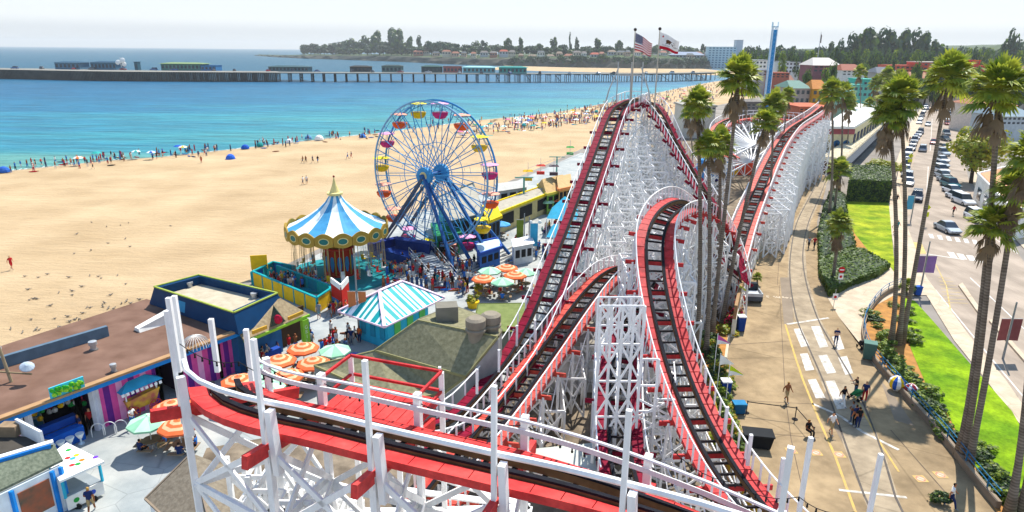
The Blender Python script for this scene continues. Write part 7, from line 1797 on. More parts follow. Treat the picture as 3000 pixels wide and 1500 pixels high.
crowd(10, [((800, 800), (905, 792), 8)], '%s near the red entrance gate', ['stand', 'walk'], 6, grp='people near the red gate')
# beach
BP_ = [(90, 418), (105, 417), (140, 412), (160, 416), (170, 414), (180, 416), (195, 408), (215, 412), (235, 425), (262, 398), (280, 412), (310, 398), (330, 400), (385, 402), (395, 400), (410, 390), (440, 390), (455, 385), (470, 384), (500, 396), (515, 390), (523, 385), (507, 410), (540, 382), (650, 368), (665, 366), (700, 362), (760, 352), (775, 352), (835, 345), (845, 350), (850, 345), (880, 344), (930, 340), (762, 410), (770, 410), (787, 410), (800, 410), (763, 465), (772, 463), (875, 400), (884, 398), (905, 350)]
for i, (x, y) in enumerate(BP_):
    r = rp; ps = r.choice(['stand', 'walk', 'ground', 'stand']) if y < 420 and x < 960 and i < 33 else 'walk'; tp = r.choice(['bare', 'black', 'navy', 'red', 'blue', 'white'])
    person(G(x, y, .02), ps, r.uniform(0, 6), tp, r.choice(['black', 'navy', 'blue', 'red']), '%s person %s on the open beach left of the ferris wheel, %s from the left' % ('shirtless' if tp == 'bare' else tp + '-topped', POSEW[ps].replace(' on the sand', ''), nth(sorted(BP_).index((x, y)))), group='beachgoers left of the ferris wheel')
SH_ = [(1150, 322), (1300, 305), (1400, 292), (1500, 275), (1600, 255), (1700, 235), (1800, 214)]
rb_ = random.Random(44); PB = []
for i in range(80):
    f = rb_.random() ** .9; k = min(5, int(f * 6)); g_ = f * 6 - k; x = SH_[k][0] + (SH_[k + 1][0] - SH_[k][0]) * g_; y = SH_[k][1] + (SH_[k + 1][1] - SH_[k][1]) * g_
    PB.append((x + rb_.uniform(-12, 12), y + rb_.uniform(-16, 22 + 14 * f), f))
PB.sort()
for i, (x, y, f) in enumerate(PB):
    shore_y = y; ps = rb_.choice(['stand', 'walk', 'ground', 'ground', 'lie', 'stand']); tp = rb_.choice(['bare', 'bare', 'black', 'navy', 'red', 'blue', 'white', 'pink'])
    q = G(x, y, .02); person(q, ps, rb_.uniform(0, 6), tp, rb_.choice(['black', 'navy', 'blue', 'red', 'yellow']), '%s person %s on the crowded beach beyond the ferris wheel, %s from the left' % ('shirtless' if tp == 'bare' else tp + '-topped', POSEW[ps].replace(' on the sand', ''), nth(i)), s=rb_.uniform(.8, 1.1), group='beachgoers beyond the ferris wheel')
# the distant crowd past the counted bathers: one mass
def mass(name, n, seed, fn, label):
    r = random.Random(seed); m = MB(); ms = [M('8a5638', rough=.8), M('1c1c20', rough=.8), M('b8242a', rough=.8), M('2f6cb8', rough=.8), M('d8d4cc', rough=.8), M('3a5274', rough=.8)]
    for i in range(n):
        x, y = fn(r); p = G(x, y); a = r.uniform(0, 6.28); lying = r.random() < .35; m.mi = r.randrange(6); sk = m.mi
        if lying: d = Vector((math.cos(a), math.sin(a), 0)); m.tube([p + d * t + Vector((0, 0, .14)) for t in (-.8, -.3, .3, .7)], [.07, .14, .17, .1], 6); m.mi = 0; m.ball(p + d * .85 + Vector((0, 0, .16)), .12, 6, 4)
        else: h = r.uniform(.85, 1.05); m.tube([p + Vector((0, 0, z * h)) for z in (.8, 1.1, 1.4, 1.5)], [.15, .15, .2, .07], 6); m.mi = r.randrange(6); m.tube([p + Vector((.09, .1, 0)), p + Vector((.08, 0, .85 * h))], [.06, .1], 5); m.tube([p + Vector((-.09, -.1, 0)), p + Vector((-.08, 0, .85 * h))], [.06, .1], 5); m.mi = 0; m.ball(p + Vector((0, 0, 1.62 * h)), .12, 6, 5)
    o = m.build(name, ms); o['kind'] = 'stuff'; o['label'] = label; return o
def beachpt(r):
    f = r.random() ** .7; k = min(5, int(f * 6)); g_ = f * 6 - k; return SH_[k][0] + (SH_[k + 1][0] - SH_[k][0]) * g_ + r.uniform(-14, 14), SH_[k][1] + (SH_[k + 1][1] - SH_[k][1]) * g_ + r.uniform(-8, 26 + 12 * f)
mass('beach_crowd', 800, 91, beachpt, 'distant crowd of bathers spread along the far beach')
def leftpt(r):
    xs_ = [(0, 427), (270, 400), (560, 374), (820, 345), (1150, 308)]; x = r.choice((60, 165, 260, 330, 400, 455, 520, 655, 720, 840, 930, 1020, 1100)) + r.gauss(0, 22); x = min(1149, max(1, x)); k = max(i for i in range(4) if xs_[i][0] <= x); y = xs_[k][1] + (xs_[k + 1][1] - xs_[k][1]) * (x - xs_[k][0]) / (xs_[k + 1][0] - xs_[k][0]); return x, y + abs(r.gauss(0, 9)) - 3
mass('waterline_crowd', 150, 93, leftpt, 'loose line of bathers along the left waterline')
def plazapt(r):
    k = r.random()
    if k < .4: f = r.random(); return 1240 + 215 * f + r.uniform(-8, 8), 556 - 66 * f + r.uniform(-7, 9)
    if k < .7: return r.uniform(960, 1200), r.uniform(655, 745)
    if k < .8: return r.uniform(690, 800), r.uniform(700, 735)
    if k < .86: return r.uniform(640, 900), r.uniform(840, 900)
    return r.uniform(1290, 1380), r.uniform(612, 660)
mass('boardwalk_crowd', 340, 92, plazapt, 'dense crowd between the rides and the yellow-roofed stalls')
# beach shelters and parasols
def dome(dx, dy, c, label, s=1.0, name='beach_tent'):
    s *= .85
    p = G(dx, dy, .02); t = thing(name, label, 'tent', tuple(p), R(rb_.uniform(0, 90)), group='beach tents'); m = MB(); n = 10
    for k in range(n):
        for j in range(4):
            a0, a1 = 2 * PI * k / n, 2 * PI * (k + 1) / n; e0_, e1_ = PI / 2 * j / 4, PI / 2 * (j + 1) / 4
            if k in (0, 1) and j < 3: continue
            P = lambda a, e: (1.3 * s * math.cos(e) * math.cos(a), 1.1 * s * math.cos(e) * math.sin(a), 1.35 * s * math.sin(e))
            m.poly([P(a0, e0_), P(a1, e0_), P(a1, e1_), P(a0, e1_)])
    m.build('fabric', M(c), t); m = MB(); m.box(-1.1 * s, 1.1 * s, -.9 * s, .9 * s, 0, .05); m.build('floor', M('5a5a60'), t)
dome(617, 374, '2058b8', 'bright blue dome tent at the water edge'); dome(580, 400, '2a62c8', 'bright blue dome tent nearer the camera on open sand', 1.1); dome(654, 368, '1f8a88', 'teal dome tent right of the blue ones'); dome(728, 358, 'f0f0ee', 'small white peaked tent on the beach', .9); dome(803, 352, 'e6e2dc', 'wide white dome tent left of the ferris wheel', 1.3); dome(776, 350, '5f8fb8', 'grey-blue dome tent left of the wide white one'); dome(912, 346, '3a78c8', 'blue and white tent beside the ferris wheel'); dome(1118 + 200, 318, '2f9aa0', 'teal tent on the sand beyond the ferris wheel'); dome(1500, 283, '2a9a98', 'teal tent left of the lift hill'); dome(10, 433, '2f62b8', 'blue tent cut off at the left edge', 1.1)
def parasol(dx, dy, c1, c2, label, r_=1.15, h=2.0, grp='beach parasols', z=.02, tilt=.12):
    p = G(dx, dy, z); t = thing('beach_parasol', label, 'parasol', tuple(p), group=grp); m = MB(); n = 8
    for k in range(n):
        m.mi = k % 2; a0, a1 = 2 * PI * k / n, 2 * PI * (k + 1) / n
        for (ra, za), (rb, zb_) in (((0.02, h), (r_ * .55, h - .12)), ((r_ * .55, h - .12), (r_, h - .4))):
            m.poly([(ra * math.cos(a0), ra * math.sin(a0), za), (rb * math.cos(a0), rb * math.sin(a0), zb_), (rb * math.cos(a1), rb * math.sin(a1), zb_), (ra * math.cos(a1), ra * math.sin(a1), za)])
    m.build('canopy', [M(c1), M(c2)], t); m = MB(); m.tube([(0, 0, 0), (0, 0, h)], .03, 5); m.build('pole', M('d8d8d8'), t); return t
PC = {'blue': '2a5cb8', 'red': 'c83038', 'yellow': 'e0c030', 'teal': '30a098', 'white': 'ececec', 'orange': 'e07830', 'green': '4a9a50', 'pink': 'd87098'}
for (x, y, a, b, lab) in ((383, 400, 'blue', 'white', 'blue beach parasol left of the yellow one'), (392 + 70, 386, 'yellow', 'white', 'yellow beach parasol on the left beach'), (345, 398, 'teal', 'white', 'pale green beach parasol on the left beach'), (450, 384, 'blue', 'blue', 'deep blue parasol beside the yellow one'), (200, 415, 'orange', 'white', 'peach beach parasol near the left edge'), (245, 402, 'teal', 'teal', 'teal parasol near the left edge')):
    parasol(x, y, PC[a], PC[b], lab)
UB = []
for i in range(64):
    f = rb_.random(); k = min(5, int(f * 6)); g_ = f * 6 - k; x = SH_[k][0] + (SH_[k + 1][0] - SH_[k][0]) * g_; y = SH_[k][1] + (SH_[k + 1][1] - SH_[k][1]) * g_; UB.append((x + rb_.uniform(-10, 10), y + rb_.uniform(2, 26 + 10 * f)))
UB.sort()
for i, (x, y) in enumerate(UB):
    c = rb_.choice(list(PC)); d_ = rb_.choice(['white', c]); parasol(x, y, PC[c], PC[d_], '%s beach parasol beyond the ferris wheel, %s parasol from the left' % (c if d_ == c else c + ' and white', nth(i)))
for i in range(60):
    f = (i + .5) / 60; k = min(5, int(f * 6)); g_ = f * 6 - k; x = SH_[k][0] + (SH_[k + 1][0] - SH_[k][0]) * g_ + rb_.uniform(-5, 5); y = SH_[k][1] + (SH_[k + 1][1] - SH_[k][1]) * g_ + rb_.uniform(2, 30); p = G(x, y)
    m = MB(); m.box(-.5, .5, -.95, .95, 0, .03); c = rb_.choice(list(PC)); o = m.build('beach_towel', M(PC[c])); o.location = (p.x, p.y, .025); o.rotation_euler = (0, 0, rb_.uniform(0, 3)); tag(o, '%s towel on the crowded sand beyond the ferris wheel, laid as %s from the left' % (c, nth(i)), 'towel', 'beach towels')
# gulls on the sand
m = MB(); m.ball((0, 0, .14), .13, 8, 6, (.8, 1.7, .8)); m.ball((0, .22, .24), .07, 6, 5); m.beam((0, -.15, .15), (0, -.42, .13), .1, .03); m.beam((.03, 0, 0), (.03, 0, .08), .02); m.beam((-.03, 0, 0), (-.03, 0, .08), .02); m.beam((0, .27, .24), (0, .35, .22), .03)
gull0 = m.build('gull', mat('grey_brown_feather', (.16, .13, .10), .8, 0, 4, rgb2=(.34, .3, .25)))
rg = random.Random(9); GP = []
for i in range(56):
    k = rg.random()
    if k < .55: f = rg.random(); x = 20 + 340 * f; y = 850 - 95 * f + rg.gauss(0, 9) - rg.random() * 12
    elif k < .8: x = rg.uniform(60, 330); y = rg.uniform(690, 800)
    else: x = rg.uniform(180, 430); y = rg.uniform(560, 640)
    GP.append((x, y))
for i, (x, y) in enumerate(GP):
    o = gull0 if i == 0 else gull0.copy()
    if i: COL.objects.link(o)
    p = G(x, y); o.location = (p.x, p.y, .03); o.rotation_euler = (0, 0, rg.uniform(0, 6)); s = rg.uniform(.6, .9); o.scale = (s, s, s); tag(o, 'small dark gull resting on the bare sand behind the brown-roofed building', 'bird', 'gulls on the sand')

# ================================================================ UMBRELLA TABLES
OR, ORL, GRN, GRL = M('dd6a3c', rough=.75), M('ecae84', rough=.75), M('8fc4a0', rough=.75), M('b8dcc0', rough=.75)
def cafe_umbrella(dx, dy, col, label, r_=1.32, zc=2.25, table=True, n=8):
    p = G(dx, dy, zc); p = Vector((p.x, p.y, .08)); t = thing('cafe_umbrella', label, 'umbrella', tuple(p), R(rnd.uniform(0, 45)), group='umbrellas over the plaza tables'); m = MB(); rings = [0.02, .3, .52, .76, 1.0, r_]
    A_, B_ = (OR, ORL) if col == 'orange' else (GRN, GRL) if col == 'green' else (M('3f8fc8'), M('5fa8d8'))
    hz = lambda r0: zc + .28 - .48 * (r0 / r_) ** 1.15
    for q, (a, b) in enumerate(zip(rings, rings[1:])):
        m.mi = q % 2 if col == 'orange' else 0
        for k in range(n):
            a0, a1 = 2 * PI * k / n, 2 * PI * (k + 1) / n
            if col != 'orange': m.mi = k % 2
            m.poly([(a * math.cos(a0), a * math.sin(a0), hz(a)), (b * math.cos(a0), b * math.sin(a0), hz(b)), (b * math.cos(a1), b * math.sin(a1), hz(b)), (a * math.cos(a1), a * math.sin(a1), hz(a))])
    for k in range(n):
        a0, a1 = 2 * PI * k / n, 2 * PI * (k + 1) / n; m.mi = 0; m.poly([(r_ * math.cos(a0), r_ * math.sin(a0), hz(r_)), (r_ * math.cos(a0), r_ * math.sin(a0), hz(r_) - .14), (r_ * math.cos(a1), r_ * math.sin(a1), hz(r_) - .14), (r_ * math.cos(a1), r_ * math.sin(a1), hz(r_))])
    cnp = m.build('canopy', [A_, B_], t); m = MB(); m.tube([(0, 0, 0), (0, 0, zc + .38)], .035, 6); m.build('pole', M('d8d4cc'), t)
    if table:
        tb = thing('picnic_table', 'wooden table under the ' + label, 'table', tuple(p), group='plaza tables'); m = MB(); m.lathe([(.6, .70), (.6, .75)], 12); m.build('table_top', WOOD, tb)
        m = MB(); m.beam((-.4, 0, 0), (.35, 0, .7), .08); m.beam((.4, 0, 0), (-.35, 0, .7), .08); m.build('leg', STEEL, tb)
        for k in range(4): a = k * PI / 2; m = MB(); m.box(-.5, .5, .75, 1.02, .42, .47, 0); o = m.build('bench', WOOD, tb); o.rotation_euler = (0, 0, a)
        return p
UL = [(432, 1020, 'orange', 'orange striped umbrella in front of the yellow wagon'), (449, 1066, 'orange', 'orange striped umbrella nearest the shingled shelter'), (372, 1058, 'green', 'pale green umbrella beside the yellow wagon'),
      (762, 873, 'orange', 'orange striped umbrella nearest the lime pillars'), (703, 904, 'orange', 'orange striped umbrella left of the pillars group'), (788, 910, 'orange', 'orange striped umbrella next to the kiosk umbrella'), (842, 878, 'green', 'pale green umbrella below the turquoise kiosk'), (665, 930, 'green', 'pale green umbrella behind the left lamp posts'), (722, 942, 'orange', 'orange umbrella half hidden behind the curved handrail'), (600, 955, 'orange', 'orange umbrella seen through the left lamp posts'), (672, 970, 'green', 'pale green umbrella low behind the curved handrail'),
      (1275, 672, 'orange', 'orange umbrella at the back of the cluster by the wheel'), (1216, 699, 'orange', 'orange umbrella at the left of the cluster by the wheel'), (1296, 690, 'orange', 'orange umbrella in the middle of the cluster by the wheel'), (1232, 679, 'green', 'green umbrella at the back-left of the cluster by the wheel'), (1264, 706, 'green', 'green umbrella at the front of the cluster by the wheel'), (1323, 682, 'green', 'green umbrella at the right of the cluster by the wheel'),
      (1232, 568, 'blue', 'blue umbrella near the yellow-roofed stalls'), (1262, 562, 'blue', 'small blue umbrella beyond the other blue one'), (1375, 505, 'green', 'green and white umbrella by the green gabled house'), (1395, 500, 'orange', 'orange umbrella by the green gabled house')]
seat_n = 0
for (x, y, c, lab) in UL:
    p = cafe_umbrella(x, y, c, lab)
    tps = rp.sample(['white', 'black', 'red', 'navy', 'orange', 'grey', 'green', 'blue'], 2)
    for k in range(2 if x < 1200 or y > 650 else 1):
        a = rp.uniform(0, 6.28); q = (p.x + .88 * math.cos(a), p.y + .88 * math.sin(a), .08); tp = tps[k]
        person(q, 'sit', a + PI / 2, tp, rp.choice(['black', 'denim', 'khaki']), '%s-topped person seated under the %s' % (tp, lab), long_=rp.random() < .5, group='people seated at the plaza tables')
# ================================================================ CARS
def car_proto(kind):
    t = thing('parked_car', None, 'car'); L, Wd = (4.7, 1.82) if kind == 'suv' else (4.6, 1.78); hb_ = 1.0 if kind == 'suv' else .88; hr_ = 1.75 if kind == 'suv' else 1.42
    def loft(secs, close=True):
        m = MB(); o = 0; n = len(secs[0])
        for s in secs: m.v += s
        for i in range(len(secs) - 1):
            for j in range(n - 1 if not close else n): k = (j + 1) % n; m.f.append((i * n + j, i * n + k, (i + 1) * n + k, (i + 1) * n + j)); m.m.append(0)
        m.f.append(tuple(range(n))[::-1]); m.m.append(0); m.f.append(tuple((len(secs) - 1) * n + j for j in range(n))); m.m.append(0); return m
    def sec(y, w, zl, zt): return [(-w * .92, y, zl), (-w, y, zl + .18), (-w, y, zt - .14), (-w * .9, y, zt), (w * .9, y, zt), (w, y, zt - .14), (w, y, zl + .18), (w * .92, y, zl)]
    w = Wd / 2; prof_ = [(-L / 2, w * .82, .42, .70), (-L / 2 + .12, w * .93, .28, hb_ - .12), (-L / 2 + .9, w, .22, hb_ - .02), (-.6, w, .2, hb_ + .02), (.7, w, .2, hb_), (L / 2 - .7, w * .98, .22, hb_ - .10), (L / 2 - .15, w * .9, .28, hb_ - .24), (L / 2, w * .78, .4, .58)]
    m = loft([sec(*q) for q in prof_]); body = m.build('body', WHITE, t, smooth=False)
    back = -L / 2 + (.15 if kind == 'suv' else .75)
    def csec(y, wb, zb_): return None
    yb, yf = (-L / 2 + .25, 1.05) if kind == 'suv' else (-L / 2 + .85, 1.15); rb0, rf0 = (yb + .25, .45) if kind == 'suv' else (yb + .65, .35)
    m = MB(); wi, wr = w * .93, w * .74; zb0 = hb_ - .03
    bs = [(-wi, yb, zb0), (wi, yb, zb0), (wi, yf, zb0), (-wi, yf, zb0)]; tp_ = [(-wr, rb0, hr_), (wr, rb0, hr_), (wr, rf0, hr_), (-wr, rf0, hr_)]
    m.quadbox([bs[0], bs[3], bs[2], bs[1], tp_[0], tp_[3], tp_[2], tp_[1]]); m.build('cabin_glass', GLASS, t)
    m = MB(); k = .96; m.quadbox([(-wr * k, rb0 + .05, hr_ - .02), (-wr * k, rf0 - .05, hr_ - .02), (wr * k, rf0 - .05, hr_ - .02), (wr * k, rb0 + .05, hr_ - .02), (-wr * .9, rb0 + .15, hr_ + .05), (-wr * .9, rf0 - .15, hr_ + .05), (wr * .9, rf0 - .15, hr_ + .05), (wr * .9, rb0 + .15, hr_ + .05)]); m.build('roof', WHITE, t)
    for sx in (-1, 1):
        for y in (-L / 2 + .85, L / 2 - .9):
            m = MB(); m.tube([(sx * (w - .20), y, .33), (sx * (w + .02), y, .33)], .33, 12); wh = m.build('wheel', TYRE, t); m = MB(); m.tube([(sx * (w + .0), y, .33), (sx * (w + .03), y, .33)], .19, 8); m.build('rim', STEEL, wh)
        m = MB(); m.box(sx * w * .72 - .14, sx * w * .72 + .14, L / 2 - .10, L / 2 + .0, .55, .68); m.build('headlight', M('e8ecf0', rough=.2), t)
        m = MB(); m.box(sx * w * .72 - .12, sx * w * .72 + .12, -L / 2 - .01, -L / 2 + .1, .6, .72); m.build('tail_light', M('8a1018', rough=.3), t)
    return t
CARP = {'sedan': car_proto('sedan'), 'suv': car_proto('suv')}
PAINT = {}
def paint(c):
    if c not in PAINT:
        m = M({'white': 'e4e6e8', 'silver': 'a8b0b8', 'black': '15171c', 'grey': '5a6068', 'blue': '2a5a98', 'red': 'a01c28', 'teal': '2a6f78', 'beige': 'c8b89a', 'navy': '1c2a44'}[c], rough=.25 + .001 * len(c), spec=.6); PAINT[c] = m
    return PAINT[c]
used = set()
def put_car(dx, dy, kind, c, label, rz, group=None, name='parked_car'):
    src = CARP[kind]; p = G(dx, dy)
    if kind in used: o = dup(src)
    else: o = src; used.add(kind)
    o.location = (p.x, p.y, .10); o.rotation_euler = (0, 0, rz); tag(o, label, 'car', group); o.name = name
    o.scale = (1.1, 1.1, 1.1)
    for ch in o.children:
        if ch.name.split('.')[0] in ('body', 'roof'): ch.material_slots[0].link = 'OBJECT'; ch.material_slots[0].material = paint(c)
    return o
sd_ = G(2365, 300) - G(2305, 560); SA = math.atan2(sd_.y, sd_.x) - PI / 2
def z5(x, y): return ((2650 + x / 2.577) / KD, (250 + y / 2.577) / KD)
LC = [(28, 755, 'white'), (22, 722, 'silver'), (10, 690, 'grey'), (6, 655, 'white'), (4, 622, 'black'), (14, 592, 'blue'), (20, 560, 'silver'), (26, 527, 'white'), (52, 492, 'grey'), (62, 460, 'black'), (72, 434, 'silver'), (86, 408, 'blue'), (102, 385, 'white'), (118, 368, 'navy'), (110, 292, 'white'), (120, 262, 'silver'), (132, 236, 'black'), (145, 205, 'grey'), (160, 165, 'white'), (168, 142, 'silver')]
for i, (x, y, c) in enumerate(LC):
    a, b = z5(x, y); put_car(a, b, 'suv' if i % 3 == 1 else 'sedan', c, '%s car in the left parked row of the street, %s from the near end' % (c, nth(i)), SA + (PI if i % 2 == 0 else PI), 'cars parked on the left of the street')
RC_ = [(438, 900, 'white'), (388, 862, 'white'), (358, 818, 'white'), (342, 772, 'teal'), (312, 735, 'silver'), (286, 700, 'silver'), (268, 662, 'white'), (272, 618, 'silver'), (276, 580, 'white'), (284, 530, 'silver'), (292, 482, 'beige'), (300, 420, 'black'), (312, 380, 'grey'), (322, 300, 'red'), (318, 265, 'white'), (335, 235, 'silver'), (345, 212, 'black'), (352, 192, 'white'), (330, 172, 'silver')]
for i, (x, y, c) in enumerate(RC_):
    a, b = z5(x, y); put_car(a, b, 'suv' if i % 3 == 0 else 'sedan', c, '%s car in the right parked row of the street, %s from the near end' % (c, nth(i)), SA + PI + R(28 if i < 12 else 10), 'cars parked on the right of the street')
for (x, y, k, c, rz, lab) in ((88, 872, 'suv', 'navy', PI, 'dark navy car driving beside the blue banner'), (175, 308, 'sedan', 'silver', PI, 'silver car driving farthest up the street'), (135, 500, 'suv', 'silver', 0, 'silver car driving in the middle of the street'), (217, 445, 'sedan', 'red', PI, 'dark red car on the right lane beyond the leaning palm'), (318, 1108, 'sedan', 'silver', PI + R(28), 'silver saloon turning nearest the camera on the street'), (530, 1025, 'suv', 'white', PI + R(20), 'white off-roader waiting at the right kerb behind the skirted palm'), (165, 180, 'sedan', 'white', 0, 'white car at the far end of the street')):
    a, b = z5(x, y); put_car(a, b, k, c, lab, SA + rz, name='moving_car')
rc = random.Random(12)
for i in range(26):
    x = -415 + i * 23 + rc.uniform(-5, 5); idx = min(range(len(path)), key=lambda k: abs(path[k].x - x)) if False else None
    y = 572 + rc.uniform(0, 3) + (0 if x < 30 else (x - 30) * .42); c = rc.choice(['white', 'silver', 'black', 'grey', 'red', 'blue']); k = rc.choice(['sedan', 'suv']); o = dup(CARP[k]); o.location = (x, y, 7.02); o.rotation_euler = (0, 0, rc.choice([PI / 2, 0, .3])); o.name = 'parked_car'
    tag(o, 'tiny %s car parked on the pier deck, %s from the seaward end' % (c, nth(i)), 'car', 'cars parked on the pier'); o.scale = (1.3, 1.3, 1.3)
    for ch in o.children:
        if ch.name.split('.')[0] in ('body', 'roof'): ch.material_slots[0].link = 'OBJECT'; ch.material_slots[0].material = paint(c)
# utility cart by the planter
p = G(1886, 752); t = thing('utility_truck', 'small dark grey pickup cart parked against the planter kerb', 'truck', (p.x, p.y, .11), R(-6))
m = MB(); m.box(-.85, .85, -1.9, 1.9, .35, .85); m.build('chassis', M('4a5058', rough=.4), t); m = MB(); m.quadbox([(-.8, .1, .85), (-.8, 1.0, .85), (.8, 1.0, .85), (.8, .1, .85), (-.7, .2, 1.65), (-.7, .8, 1.65), (.7, .8, 1.65), (.7, .2, 1.65)]); m.build('cab', M('2a3038', rough=.3), t)
m = MB(); m.box(-.75, .75, -1.8, .0, .86, .9); m.box(-.85, -.78, -1.9, .05, .85, 1.2); m.box(.78, .85, -1.9, .05, .85, 1.2); m.box(-.78, .78, -1.9, -1.83, .85, 1.2); m.build('cargo_bed', M('b8bcc0'), t)
for sx in (-.8, .8):
    for y in (-1.2, 1.2): m = MB(); m.tube([(sx - .1, y, .33), (sx + .1, y, .33)], .33, 10); m.build('wheel', TYRE, t)

# ================================================================ STREET AND LANE FURNITURE
def banner_pole(dx, dy, h, cols, label, bw=.75, bh=1.7, zt=None, lean=0, name='banner_pole', dxt=None):
    p = G(dx, dy); t = thing(name, label, 'banner pole', (p.x, p.y, .1)); m = MB(); m.tube([(0, 0, 0), (0, 0, h)], [.1, .07], 8); m.build('pole', M('8a8c8c', rough=.4), t); zt = zt or h - .3
    for s, c in zip((-1, 1), cols):
        if not c: continue
        m = MB(); m.quadbox([(s * .12, 0, zt - bh), (s * .12, .04, zt - bh), (s * (.12 + bw), .04, zt - bh - .05), (s * (.12 + bw), 0, zt - bh - .05), (s * .12, 0, zt), (s * .12, .04, zt), (s * (.12 + bw), .04, zt), (s * (.12 + bw), 0, zt)]); b = m.build('banner', M(c, rough=.8), t)
        m = MB(); m.beam((0, .02, zt + .05), (s * (.15 + bw), .02, zt + .05), .04); m.build('arm', STEEL, b)
    return t
banner_pole(2290, 560, 4.6, ('4f9ab8', None), 'street pole with a pale blue banner beside the navy car', bw=1.0, bh=2.2)
banner_pole(2312, 745, 6.3, ('7a6088', '8a68a0'), 'leaning street pole with two purple banners', bw=1.0, bh=1.9, zt=4.6)
banner_pole(2522, 905, 5.4, ('8a4a48', '7a4444'), 'street pole with two dull red banners at the right', bw=.8, bh=2.0, zt=3.8)
banner_pole(2246, 500, 5.0, ('b84a50', None), 'pole with red banner beside the clipped hedge', bw=.9, bh=1.8, zt=3.6)
banner_pole(1330, 650, 5.5, (None, '3aa0c8'), 'white boardwalk pole with a bright blue banner', bw=1.0, bh=3.0, zt=4.6)
banner_pole(1318, 640, 5.5, ('6a7a2a', None), 'boardwalk pole with a dark green and red banner', bw=.9, bh=3.0, zt=4.6)
banner_pole(905, 862, 8.5, ('c87848', 'c87848'), 'tall grey pole with rust banners and globe lamps beside the striped kiosk', bw=.7, bh=2.4, zt=4.9)
def yellow_sign(dx, dy, h, label):
    p = G(dx, dy); t = thing('crossing_sign', label, 'road sign', (p.x, p.y, .1)); m = MB(); m.tube([(0, 0, 0), (0, 0, h)], .05, 6); m.build('post', STEEL, t)
    m = MB(); a = .62; m.quadbox([(0, -.08, h - a), (-a, -.08, h), (0, -.08, h + a), (a, -.08, h), (0, -.05, h - a), (-a, -.05, h), (0, -.05, h + a), (a, -.05, h)][:8]); m.build('diamond_plate', M('d8d82a'), t)
    m = MB(); m.box(-.5, .5, -.09, -.05, h - 1.5, h - .75); m.build('arrow_plate', M('d8d82a'), t)
    m = MB(); m.box(-.06, .06, -.10, -.085, h - .3, h + .15); m.ball((0, -.095, h + .25), .08, 6, 5, (1, .1, 1)); m.beam((-.02, -.095, h - .3), (-.18, -.095, h - .42), .05, .02); m.beam((.02, -.095, h - .3), (.16, -.095, h - .42), .05, .02); m.build('walking_figure', DARK, t)
yellow_sign(2322, 570, 3.0, 'yellow diamond crossing sign beside the leaning palm'); yellow_sign(2285, 425, 3.0, 'yellow diamond crossing sign further up the left pavement')
def noentry(dx, dy, h, label, stop=True):
    p = G(dx, dy); t = thing('road_sign', label, 'road sign', (p.x, p.y, .1)); m = MB(); m.tube([(0, 0, 0), (0, 0, h)], .035, 6); m.build('post', STEEL, t)
    if stop: m = MB(); m.tube([(0, -.05, h), (0, -.08, h)], .36, 14); q = m.build('round_plate', M('c02028'), t); m = MB(); m.box(-.25, .25, -.095, -.085, h - .06, h + .06); m.build('white_bar', M('f0f0f0'), q)
    m = MB(); m.box(-.28, .28, -.08, -.05, h - 1.15, h - .45); q = m.build('white_plate', M('e8e6e2'), t)
    m = MB(); m.tube([(0, -.085, h - .8), (0, -.09, h - .8)], .16, 12); m.build('red_ring', M('c02028'), q)
noentry(2108, 735, 2.6, 'red and white no-entry sign over a white plate in the shrub hedge'); noentry(2096, 775, 2.0, 'small white prohibition sign at the tip of the shrub hedge', False)
# white lamp globe post, street lamps
def lamp(dx, dy, h, label, globes=1, c='e8e8e4'):
    p = G(dx, dy); t = thing('lamp_post', label, 'lamp', (p.x, p.y, .1)); m = MB(); m.tube([(0, 0, 0), (0, 0, h)], [.1, .05], 8); m.build('pole', M('c0c2c4'), t)
    for k in range(globes):
        x = 0 if globes == 1 else (-.6, .6)[k]; m = MB(); m.ball((x, 0, h + .15), .24, 10, 7); m.build('globe', M(c, rough=.3), t)
        if globes > 1: m = MB(); m.beam((0, 0, h), (x, 0, h), .05); m.build('arm', STEEL, t)
lamp(1815, 735 + 60, 3.6, 'white globe lamp in the planter behind the front palms'); lamp(1345, 640, 4.2, 'double globe lamp near the turquoise tents', 2); lamp(2152, 900 + 0, .01 + 3.2, 'thin grey lamp by the retaining wall') if False else None
# tilted flood lamp mast at the lower left
p = G(72, 1085, 0); t = thing('flood_lamp_mast', 'tall wooden mast with disc flood lamps in front of the game counter', 'lamp mast', (p.x, p.y, .08)); m = MB(); m.tube([(0, 0, 0), (-.6, -.1, 6.6)], [.13, .09], 8); m.build('mast', M('9a8a70'), t)
m = MB(); m.beam((-1.7, 0, 4.6), (1.3, -.2, 4.5), .09); m.build('cross_arm', M('8a7a60'), t)
for x, z in ((-1.7, 5.0), (-1.6, 4.2), (1.0, 5.0), (-1.0, 6.3)): m = MB(); m.lathe([(.1, .25), (.42, .05), (.45, 0)], 12); o = m.build('lamp_disc', M('a8b4c0', rough=.4), t); o.location = (x, -.1, z); o.rotation_euler = (R(20), R(25), 0)
# blue painted sail banners by the counter
p = G(90, 1105, 0); t = thing('feather_banner', 'turquoise and white tall banner standing beside the flood lamp mast', 'banner', (p.x, p.y, .08)); m = MB(); m.quadbox([(-.5, 0, .2), (-.5, .05, .2), (.9, .05, 0), (.9, 0, 0), (-.7, 0, 3.2), (-.7, .05, 3.2), (.5, .05, 2.9), (.5, 0, 2.9)]); b_ = m.build('cloth', M('4fb0d4'), t)
for z in (.8, 1.5, 2.2): m = MB(); m.beam((-.5, -.02, z), (.6, -.02, z + .1), .03, .16); m.build('white_stripe', M('e6f2f6'), b_)
m = MB(); m.tube([(.95, .02, 0), (.55, .02, 3.1)], .04, 6); m.build('pole', STEEL, t)
